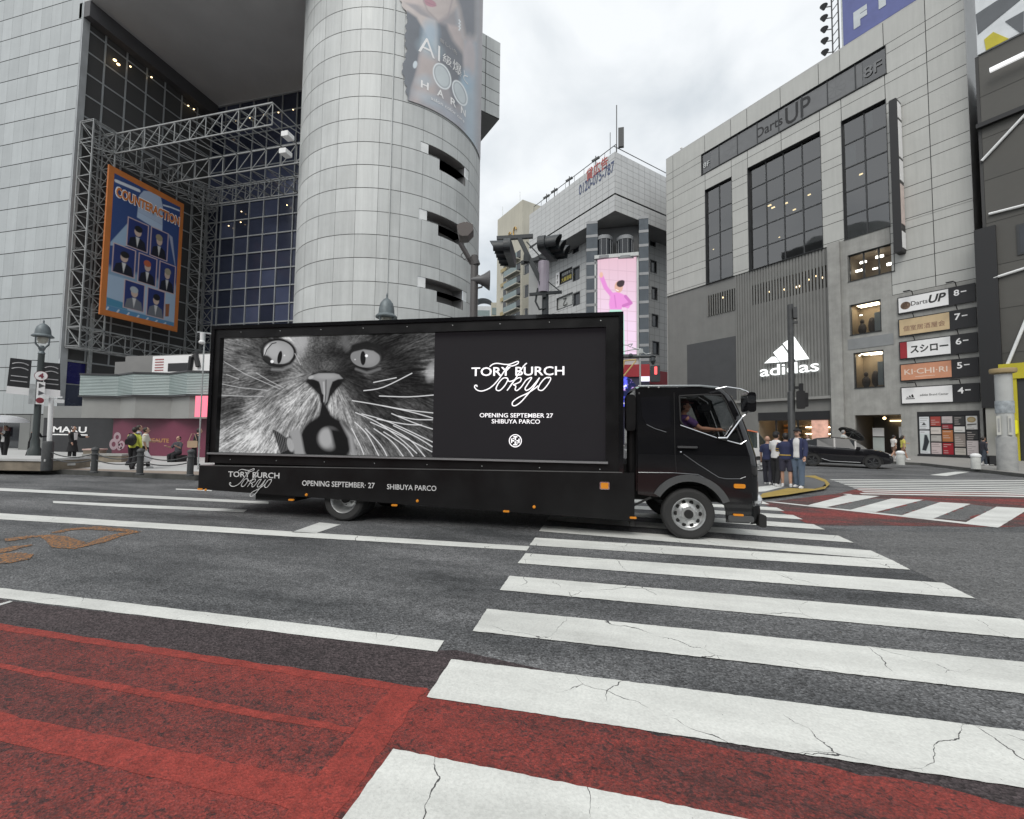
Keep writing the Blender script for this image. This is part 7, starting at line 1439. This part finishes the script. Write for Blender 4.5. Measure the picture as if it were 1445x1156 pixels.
t, body = car('taxi', 'white taxi van with an orange roof mostly hidden behind the lorry cab', 'taxi', Pt, -12, 4.4, 1.72, prof, m_orange_car, mat('white_car_paint', (.5, .5, .49), .25, coat=.3), m_rim, (-1.35, 1.35), .32, glass('taxi_glass', (.5, .55, .55), .2))
mb = MB(); mb.rbox(-.1, .5, -.13, .13, 1.86, 1.98, .05); mb.build('roof_lamp', mat('roof_lamp_white', (.7, .68, .6), .4), t)
# ------------------------------------------------------------------ buildings across the street behind the viewer (they shade and mirror in the dark paint)
for nm, lb, x0_, x1_, hh in (('office_block', 'plain dark office block across the road behind the viewer', -48, -6, 15), ('office_block', 'plain brown office block behind the viewer on the right', -3, 40, 17)):
    t = E(nm, lb, 'building', (x0_, -24, 0)); W = x1_-x0_; mb = MB(); mb.box(0, W, -12, 0, 0, hh); mb.build('wall', mat('brown_office_wall', (.12, .11, .10), .8), t)
    for k in range(int(hh//3.4)): mb = MB(); mb.box(.8, W-.8, .0, .06, 1.0+k*3.4, 3.2+k*3.4); mb.build('window_band', m_darkglass, t)
# ------------------------------------------------------------------ PEOPLE
_dg = None
def remesh(name, mb, mt, parent, vox):        # fuse overlapping lofts into one continuous skin
    me = bpy.data.meshes.new(name); me.from_pydata(mb.v, [], mb.f); me.update(); ob = bpy.data.objects.new(name, me); COL.objects.link(ob)
    md = ob.modifiers.new('r', 'REMESH'); md.mode = 'VOXEL'; md.voxel_size = vox; md.use_smooth_shade = True
    sm = ob.modifiers.new('s', 'SMOOTH'); sm.iterations = 3; sm.factor = .45
    m2 = bpy.data.meshes.new_from_object(ob.evaluated_get(bpy.context.evaluated_depsgraph_get())); bpy.data.objects.remove(ob); bpy.data.meshes.remove(me)
    m2.name = name; m2.materials.clear(); m2.materials.append(mt); o = bpy.data.objects.new(name, m2); COL.objects.link(o); o.parent = parent; return o
def loft(mb, rings, n=16):                    # rings: (x, y, z, rx, ry)
    mb.ring([[(x+rx*cos(2*pi*j/n), y+ry*sin(2*pi*j/n), z) for j in range(n)] for x, y, z, rx, ry in rings], 0, True)
    b = len(mb.v)-n*len(rings); mb.face(range(b+n-1, b-1, -1)); b = len(mb.v)-n; mb.face(range(b, b+n))
SKIN = (.42, .25, .18); SKIN2 = (.36, .21, .15)
def cmat(c, nm='cloth'): return mat('%s_%02d_%02d_%02d' % (nm, int(c[0]*99), int(c[1]*99), int(c[2]*99)), c, .85 if nm == 'cloth' else .55, var=.12, vs=9)
def person(label, P, heading, h=1.6, top=(.1,.1,.1), bottom=(.02,.02,.025), hair=(.012,.01,.01), shoes=(.6,.6,.6), sleeve=.45, legs=((8, 4), (-8, 10)), arms=((5, 8, 15), (-5, 8, 15)), short=False, lean=0., cap=None, longhair=False, skirt=False, skin=SKIN, jacket=None, z0=0., seat=None, turn=0., cat='person', group=None, wide=1., stripes=None):
    t = E('person', label, cat, (P[0], P[1], z0), heading+90, group); k = h/1.7; w = wide
    hipz = .90; J = {}; ln = rad(lean)
    def up(z): return Vector((0, -sin(ln)*(z-hipz), hipz+cos(ln)*(z-hipz)))     # a point of the trunk at standing height z
    low = 9
    for s, (a, fl) in zip((1, -1), legs):
        hp = Vector((.092*s*w, 0, hipz)); a1, a2 = rad(a), rad(a-fl); kn = hp+Vector((.012*s, -sin(a1), -cos(a1)))*.43; an = kn+Vector((0, -sin(a2), -cos(a2)))*.41; J['leg', s] = (hp, kn, an); low = min(low, an.z)
    off = (.075-low) if seat is None else seat/k-hipz
    for s, (a, o_, fl) in zip((1, -1), arms):
        sh_ = up(1.40)+Vector((.175*s*w, 0, 0)); a1, a2 = rad(a), rad(a+fl); oo = rad(o_); d1 = Vector((s*sin(oo), -sin(a1)*cos(oo), -cos(a1)*cos(oo))); d2 = Vector((s*sin(oo)*.4, -sin(a2), -cos(a2))).normalized()
        el = sh_+d1*.285; wr_ = el+d2*.245; J['arm', s] = (sh_, el, wr_, d2)
    X = Matrix.Translation((0, 0, off*k)) @ Matrix.Scale(k, 4)
    def new(): m_ = MB(); m_.X = X; return m_
    nk, hd = up(1.47), up(1.60)+Vector((0, -.025, 0))
    tr = lambda zs, g_=0.: [(up(z).x, up(z).y, up(z).z, rx*w+g_, ry*(w*.5+.5)+g_) for z, rx, ry in zs]
    TORSO = [(.84, .135, .10), (.93, .155, .108), (1.05, .135, .095), (1.18, .145, .10), (1.30, .165, .108), (1.39, .165, .09), (1.44, .10, .065), (1.475, .058, .055)]
    # body: trunk, neck, head, limbs and hands in one skin
    mb = new(); loft(mb, tr(TORSO)); mb.tube([up(1.42), nk, hd-Vector((0, -.01, .04))], [.058, .052, .052], 12)
    tq = rad(turn); ct_, st_ = cos(tq), sin(tq)
    def H(x, y, z): return Vector((hd.x+x*ct_-y*st_, hd.y+x*st_+y*ct_, hd.z+z))
    mb.ball(tuple(H(0, .008, .03)), .076, .095, .098, 16, 10); mb.ball(tuple(H(0, -.03, -.045)), .056, .060, .065, 14, 8); mb.tube([H(0, -.085, .03), H(0, -.112, -.012), H(0, -.09, -.022)], [.009, .015, .012], 8)
    for s in (1, -1): mb.ball(tuple(H(.079*s, .012, .0)), .012, .022, .032, 8, 6)
    for s in (1, -1):
        a, b, c = J['leg', s]; mb.tube([a+Vector((0, 0, .04)), a.lerp(b, .3), b, b.lerp(c, .3), c], [.088, .082, .055, .056, .038], 12); mb.tube([c+Vector((0, .04, -.03)), c+Vector((0, -.05, -.04)), c+Vector((0, -.15, -.05))], [.035, .04, .028], 10)
        a, b, c, d = J['arm', s]; mb.tube([a, a.lerp(b, .4), b, b.lerp(c, .3), c], [.052, .047, .038, .039, .026], 12)
        pal = c+d*.045; side_ = Vector((1, 0, 0)) if abs(d.x) < .7 else Vector((0, 1, 0)); nrm = d.cross(side_).normalized(); sd_ = nrm.cross(d).normalized()
        mb.tube([c-d*.01, c+d*.03, c+d*.085], [.026, .034, .032], 10)
        for q, (o_, L_) in enumerate(((-.027, .062), (-.009, .072), (.009, .068), (.026, .052))):
            r0 = c+d*.085+sd_*o_; mb.tube([r0-d*.02, r0+d*L_*.5, r0+d*L_*.8+nrm*.014*s, r0+d*L_*.95+nrm*.03*s], [.0105, .010, .009, .007], 7)
        th = c+d*.03-sd_*.03; mb.tube([th, th+d*.035-sd_*.022, th+d*.06-sd_*.024+nrm*.01*s], [.013, .011, .008], 7)
    remesh('body', mb, cmat(skin, 'skin'), t, .0095*k)
    # trousers, shorts or skirt
    mb = new(); loft(mb, tr([(.83, .142, .108), (.90, .165, .118), (.97, .158, .112), (1.03, .148, .106)], .006)); fr_ = 1. if not short else .0
    for s in (1, -1):
        a, b, c = J['leg', s]
        if short: mb.tube([a+Vector((0, 0, .03)), a.lerp(b, .5), a.lerp(b, .98 if short is True else short)], [.102, .098, .092], 14)
        else: mb.tube([a+Vector((0, 0, .03)), a.lerp(b, .4), b, b.lerp(c, .5), c+Vector((0, 0, .0))], [.102, .096, .078, .074, .070], 14)
    if skirt: loft(mb, [(0, 0, hipz-.45, .24, .22), (0, 0, hipz-.2, .20, .17), (0, 0, hipz+.08, .15, .11)])
    remesh('trousers' if not short and not skirt else ('skirt' if skirt else 'shorts'), mb, cmat(bottom), t, .015*k)
    # top with sleeves
    mb = new(); loft(mb, tr([(.88 if not skirt else .98, .17, .125), (.95, .17, .122), (1.05, .152, .112), (1.18, .158, .116), (1.30, .178, .124), (1.39, .178, .105), (1.445, .112, .076), (1.46, .078, .07)], .004))
    for s in (1, -1):
        a, b, c, d = J['arm', s]
        if sleeve <= .5: mb.tube([a-Vector((.03*s, 0, 0)), a.lerp(b, .4), a.lerp(b, sleeve*2)], [.068, .066, .064], 12)
        else: mb.tube([a-Vector((.03*s, 0, 0)), a.lerp(b, .4), b, b.lerp(c, .4), b.lerp(c, .96)], [.068, .064, .054, .052, .044], 12)
    tp_ = remesh('shirt', mb, cmat(top), t, .014*k)
    if jacket:                                # an open jacket: left and right fronts, back and sleeves
        mb = new()
        for s in (1, -1): 
            pr = []
            for z, rx, ry in ((.84, .185, .14), (.95, .185, .138), (1.10, .17, .13), (1.30, .195, .14), (1.40, .19, .115), (1.455, .10, .085)):
                c0 = up(z); pr.append([(c0.x+(rx*w)*cos(rad(q)), c0.y+ry*sin(rad(q)), c0.z) for q in (lin(-62, 90, 9) if s == 1 else lin(242, 90, 9))])
            inn = [[(up(0).x*0+x*.93, y*.93+up(1.2).y*.07, z) for x, y, z in l] for l in pr]; mb.ring(pr); mb.ring(inn)
            for e_ in (0, -1): mb.ring([[l[e_] for l in pr], [l[e_] for l in inn]])
            a, b, c, d = J['arm', s]; mb.tube([a-Vector((.03*s, 0, 0)), a.lerp(b, .4), b, b.lerp(c, .4), b.lerp(c, .95)], [.078, .074, .064, .060, .052], 12)
        mb.build('jacket', cmat(jacket), t, smooth=60)
    if stripes:
        mb = new()
        for s in (1, -1):
            a, b, c, d = J['arm', s]
            for q in (.62, .85): mb.tube([a.lerp(b, q-.04), a.lerp(b, q+.04)], .073, 14)
        loft(mb, tr([(1.0, .172, .122), (1.035, .172, .122)], .006)); mb.build('stripe', cmat(stripes), t, smooth=60)
    # shoes, hair, face
    for s in (1, -1):
        a, b, c = J['leg', s]; mb = new(); mb.ball((c.x, c.y-.055, c.z-.04), .047, .135, .055, 14, 8, z0=-.62); mb.ball((c.x, c.y+.01, c.z-.0), .045, .055, .06, 12, 6); mb.build('shoe', cmat(shoes), t, smooth=50)
    mb = new()
    if hair:
        for i in range(1): 
            base = len(mb.v); mb.ball((0, 0, 0), .090, .110, .110, 18, 8, z0=.02); mb.ball((0, .026, -.015), .089, .090, .108, 16, 8)
            if longhair: mb.tube([(0, .06, .02), (0, .085, -.1), (0, .09, -.22)], [.075, .08, .06], 12)
        inv = X.inverted(); mb.v = [tuple(X @ H(*((inv @ Vector(v))+Vector((0, .016, .03))))) for v in mb.v]
        remesh('hair', mb, cmat(hair, 'hair'), t, .012*k)
    mb = new()
    for s in (1, -1): mb.ball(tuple(H(.030*s, -.083, .008)), .011, .006, .006, 8, 5); mb.tube([H(.048*s, -.078, .030), H(.018*s, -.09, .030)], .004, 5)
    mb.build('eyes', cmat((.02, .015, .012), 'hair'), t); mb = new(); mb.tube([H(-.022, -.088, -.052), H(0, -.095, -.054), H(.022, -.088, -.052)], .005, 6); mb.build('mouth', cmat((.28, .10, .09), 'skin'), t)
    if cap:
        mb = new(); mb.ball(tuple(H(0, .012, .055)), .092, .108, .085, 18, 6, z0=.0); q = [H(.07*cos(rad(a)), -.085-.075*sin(rad(a)), .058) for a in lin(0, 180, 8)]; b = [v+Vector((0, 0, .01)) for v in q]; mb.ring([q, b], 0, True); mb.face([len(mb.v)-1-i for i in range(len(q))]); mb.face([len(mb.v)-2*len(q)+i for i in range(len(q))]); mb.build('cap', cmat(cap), t, smooth=50)
    t['hand_r'] = 0; del t['hand_r']; J['X'] = Matrix.Translation(Vector((P[0], P[1], z0))) @ Matrix.Rotation(rad(heading+90), 4, 'Z') @ X; return t, J
def hgt(px, yt, P, z0): return max(1.42, Here(P)(px, yt)[1]-z0)
BLK = (.012, .012, .014); WHT = (.62, .62, .62); NAVY = (.022, .028, .075); JEAN = (.10, .14, .20)
# four young people on the corner
WZ = .06; gc = 'friends waiting on the yellow edged corner'
P = g(1084, 684, WZ); person('person in a navy top and dark trousers, nearest the lorry front', P, 60, hgt(1084, 617, P, WZ), NAVY, (.02, .02, .03), None, (.5, .5, .5), z0=WZ, group=gc)
P = g(1096.5, 686, WZ); person('person in a white shirt, black cap and wide black trousers', P, 35, hgt(1096, 611, P, WZ), WHT, BLK, (.012,.01,.01), (.6,.6,.6), .45, ((4, 2), (-6, 6)), ((10, 6, 40), (-6, 8, 15)), cap=BLK, z0=WZ, group=gc)
P = g(1110, 687.5, WZ); person('person in a navy sports jersey with yellow bands and long shorts', P, 75, hgt(1110, 613, P, WZ), NAVY, (.03, .03, .05), (.012,.01,.01), (.6,.6,.6), .5, ((3, 2), (-4, 4)), ((15, 8, 50), (5, 8, 20)), short=.95, stripes=(.42, .28, .06), z0=WZ, group=gc, wide=1.1)
P = g(1127, 689, WZ); person('person in an open navy jacket over a white tee and blue jeans', P, -130, hgt(1127, 607, P, WZ), WHT, JEAN, (.012,.01,.01), (.6,.6,.6), .5, ((4, 2), (-5, 5)), ((8, 8, 20), (-4, 8, 20)), jacket=NAVY, cap=BLK, z0=WZ, group=gc)
# walkers by the sports shop
P = g(1141, 652, 0); person('person in a checked pale top standing behind the black car', P, 200, hgt(1141, 614, P, 0), (.35, .36, .42), BLK, (.012,.01,.01), arms=((20, 8, 70), (10, 8, 40)))
P = g(1191, 648, .14); pt_, J_ = person('grey haired person in a pale shirt beyond the black car', P, 10, hgt(1191, 608, P, .14), (.45, .48, .48), (.05, .05, .06), (.25, .25, .25), arms=((40, 6, 60), (0, 6, 10)), z0=.14)
hp_ = J_['X'] @ J_['arm', 1][2]; ub = E('umbrella', 'open black umbrella held low beyond the black car', 'umbrella', tuple(hp_), 10)
def umbrella(t, r, hgt_, tilt, mt, rib=m_steel):
    M = Matrix.Rotation(rad(tilt), 4, 'Y'); mb = MB(); mb.X = M; pr = []
    for i in range(7):
        f = i/6; rr_ = r*sin(f*1.25)/sin(1.25); z = hgt_+.32*r*1.6*(cos(f*1.25)-cos(1.25)); pr.append([(rr_*cos(2*pi*j/16)*(1-.04*(j % 2)*f), rr_*sin(2*pi*j/16)*(1-.04*(j % 2)*f), z) for j in range(16)])
    mb.ring(pr, 0, True); mb.build('canopy', mt, t, smooth=50); mb = MB(); mb.X = M; mb.tube([(0, 0, -.1), (0, 0, hgt_+.42*r)], .012, 6); mb.build('shaft', rib, t)
    for j in range(8): a = 2*pi*j/8; mb = MB(); mb.X = M; mb.bar((0, 0, hgt_+.2*r), (r*.75*cos(a), r*.75*sin(a), hgt_+.16*r), .012); mb.build('rib', rib, t)
umbrella(ub, .75, .35, 35, mat('black_umbrella_cloth', (.015, .015, .016), .6))
P = g(1262, 648, .14); person('person in a white top and brown shorts walking behind the car nose', P, 20, hgt(1262, 614, P, .14), (.6, .58, .55), (.16, .10, .07), (.012,.01,.01), legs=((20, 6), (-18, 22)), arms=((20, 8, 30), (-20, 8, 20)), short=.7, z0=.14)
P = g(1275, 649, .14); person('person in a yellow top and tan shorts walking right past the entrance', P, 5, hgt(1275, 614, P, .14), (.50, .45, .10), (.20, .11, .07), (.02,.015,.012), legs=((26, 8), (-24, 28)), arms=((45, 8, 40), (-20, 8, 20)), short=.7, longhair=True, z0=.14)
P = g(1389, 657, .14); pt_, J_ = person('person in a dark hooded top and dark jeans left of the thick column', P, 8, hgt(1389, 617, P, .14), (.03, .03, .04), (.035, .045, .06), BLK, (.65,.65,.65), .95, ((16, 6), (-16, 18)), ((20, 6, 50), (-10, 6, 20)), z0=.14)
q = g(1400, 657, .14); sc2 = E('suitcase', 'dark suitcase between the hooded walker and the thick column', 'suitcase', tuple(q), 10); mb = MB(); mb.rbox(-.25, .25, -.14, .14, .06, .52, .06); mb.build('shell', m_black, sc2); mb = MB(); mb.tube([(-.2, 0, .5), (-.32, 0, .8), (-.2, .12, .8), (-.1, .1, .5)], .012, 6); mb.build('handle', m_steel, sc2)
for x in (-.18, .18): mb = MB(); mb.lathe([(.05, -.03), (.05, .03)], 12, 0, (x, 0, .05), 'y'); mb.build('wheel', m_rub, sc2)
# people on the left pavement
Z0 = .15
P = g(187, 663, Z0); pt_, J_ = person('person in a bright yellow vest with a black backpack near the middle bollard', P, 122, hgt(187, 604, P, Z0), (.62, .66, .10), BLK, BLK, BLK, .95, ((10, 4), (-12, 14)), ((15, 8, 30), (-5, 8, 20)), z0=Z0)
bpk = E('backpack', 'black backpack worn over a bright yellow vest', 'backpack', tuple(J_['X'] @ Vector((0, .12, 1.22))), 122+90); mb = MB(); mb.ball((0, .06, 0), .14, .10, .21, 14, 10); mb.rbox(-.12, .12, .14, .21, -.17, .02, .04); mb.build('bag', m_black, bpk, smooth=50)
for s in (1, -1): mb = MB(); mb.tube([(.09*s, .02, .2), (.11*s, -.14, .2), (.12*s, -.26, .05), (.12*s, -.1, -.15)], .02, 6); mb.build('strap', m_black, bpk)
P = g(193, 658, Z0); person('tall person in a blue grey shirt walking beyond the yellow vest', P, 60, hgt(195, 601, P, Z0), (.25, .29, .36), (.03, .03, .04), (.03,.02,.015), BLK, .5, ((12, 4), (-14, 16)), z0=Z0)
P = g(203, 661, Z0); pt_, J_ = person('person in a cream top carrying a white plastic bag', P, 45, hgt(203, 605, P, Z0), (.55, .54, .48), BLK, BLK, (.5, .5, .5), .5, ((10, 4), (-16, 20)), ((20, 8, 70), (0, 8, 15)), z0=Z0)
q = J_['X'] @ (J_['arm', -1][2]+J_['arm', -1][3]*.1); pbg = E('plastic_bag', 'white plastic carrier bag hanging from a hand by the middle bollard', 'bag', tuple(q), 45); mb = MB(); mb.ring([[(r*.16*cos(2*pi*j/12)*(1+.15*sin(j*2.1)), r*.10*sin(2*pi*j/12), z) for j in range(12)] for r, z in ((.15, -.02), (.5, -.14), (1.0, -.28), (1.05, -.36), (.6, -.42), (.05, -.43))], 0, True); mb.build('bag', mat('white_thin_plastic', (.7, .7, .72), .35), pbg, smooth=60)
for s in (1, -1): mb = MB(); mb.tube([(.03*s, 0, -.05), (.035*s, 0, .0), (0, 0, .03)], .008, 5); mb.build('handle', mat('white_thin_plastic', (.7, .7, .72), .35), pbg)
P = g(101, 650, Z0); pt_, J_ = person('person in a black dress with white collar and white headband by the dark shopfront', P, 15, hgt(100, 606, P, Z0), BLK, BLK, (.05,.02,.015), BLK, .95, ((2, 0), (-2, 0)), ((40, 8, 50), (10, 8, 20)), skirt=True, z0=Z0)
mb = MB(); mb.X = Matrix.Scale(hgt(100, 606, P, Z0)/1.7, 4); mb.tube([(.085*cos(rad(a)), .0-.04, 1.66+.105*sin(rad(a))-.05) for a in lin(0, 180, 10)], .02, 6); mb.build('headband', cmat(WHT), pt_); mb = MB(); mb.X = Matrix.Scale(hgt(100, 606, P, Z0)/1.7, 4); mb.prism([(-.07, 1.05), (.07, 1.05), (.10, 1.42), (-.10, 1.42)], -.14, -.125); mb.build('apron_front', cmat(WHT), pt_)
P = g(44, 648, Z0); pt_, J_ = person('person in black leaning behind the street lamp with a white bag', P, 30, hgt(44, 604, P, Z0), BLK, BLK, BLK, BLK, .95, ((6, 4), (-6, 8)), ((30, 10, 70), (10, 20, 15)), lean=10, z0=Z0)
q = J_['X'] @ (J_['arm', -1][2]+J_['arm', -1][3]*.1); wb_ = E('tote_bag', 'white tote bag hanging beside the street lamp', 'bag', tuple(q), 20); mb = MB(); mb.prism([(-.10, -.1), (-.17, -.46), (.17, -.46), (.10, -.1)][::-1], -.04, .04); mb.build('bag', mat('white_tote_cloth', (.62, .62, .6), .8), wb_); mb = MB(); mb.tube([(-.07, 0, -.1), (0, 0, .04), (.07, 0, -.1)], .01, 5); mb.build('handle', mat('white_tote_cloth', (.62, .62, .6), .8), wb_)
P = g(5, 648, Z0); pt_, J_ = person('person in a black coat and white shirt under a clear umbrella', P, -70, hgt(5, 604, P, Z0), WHT, BLK, BLK, BLK, .95, ((5, 2), (-5, 6)), ((30, 5, 90), (5, 5, 20)), jacket=BLK, z0=Z0)
q = J_['X'] @ J_['arm', 1][2]; cu_ = E('umbrella', 'pale translucent umbrella at the left edge of the pavement', 'umbrella', tuple(q), 0); umbrella(cu_, .78, .55, 4, mat('pale_umbrella_plastic', (.50, .51, .53), .25))
# two more by the magenta hoarding
P = g(244, 652, Z0); blk = E('low_seat', 'low dark block seat against the magenta hoarding', 'seat', (P[0], P[1], Z0), 0); mb = MB(); mb.rbox(-.25, .25, -.05, .4, 0, .28, .02); mb.build('block', m_black, blk)
person('person in dark grey sitting low against the magenta hoarding', (P[0], P[1]+.2), -80, 1.5, (.05, .05, .055), BLK, BLK, BLK, .5, ((80, 85), (78, 85)), ((30, 10, 80), (30, 10, 80)), seat=.36, z0=Z0)
P = g(273, 657, Z0); pt_, J_ = person('person in black with a beige shoulder bag just left of the lorry', P, 60, hgt(277, 618, P, Z0), BLK, BLK, BLK, BLK, .95, ((8, 4), (-8, 10)), lean=12, z0=Z0)
bb_ = E('shoulder_bag', 'beige shoulder bag just left of the back of the lorry', 'bag', tuple(J_['X'] @ Vector((-.16, .10, .98))), 40); mb = MB(); mb.rbox(-.16, .16, -.06, .06, -.13, .13, .04); mb.build('bag', mat('beige_bag', (.42, .30, .2), .7), bb_); mb = MB(); mb.tube([(-.13, 0, .11), (-.05, 0, .4), (.05, 0, .4), (.13, 0, .11)], .012, 6); mb.build('strap', mat('beige_bag', (.42, .30, .2), .7), bb_)
# the driver
Wd = T.world(.08, .46, 0); person('driver in a purple shirt with both hands on the wheel of the lorry', (Wd.x, Wd.y), 3.5, 1.62, (.10, .045, .16), BLK, (.05, .02, .02), BLK, .35, ((78, 60), (74, 60)), ((48, 4, 38), (52, 4, 34)), seat=1.38, lean=-6, cap=(.10, .02, .02), skin=(.5, .24, .15))
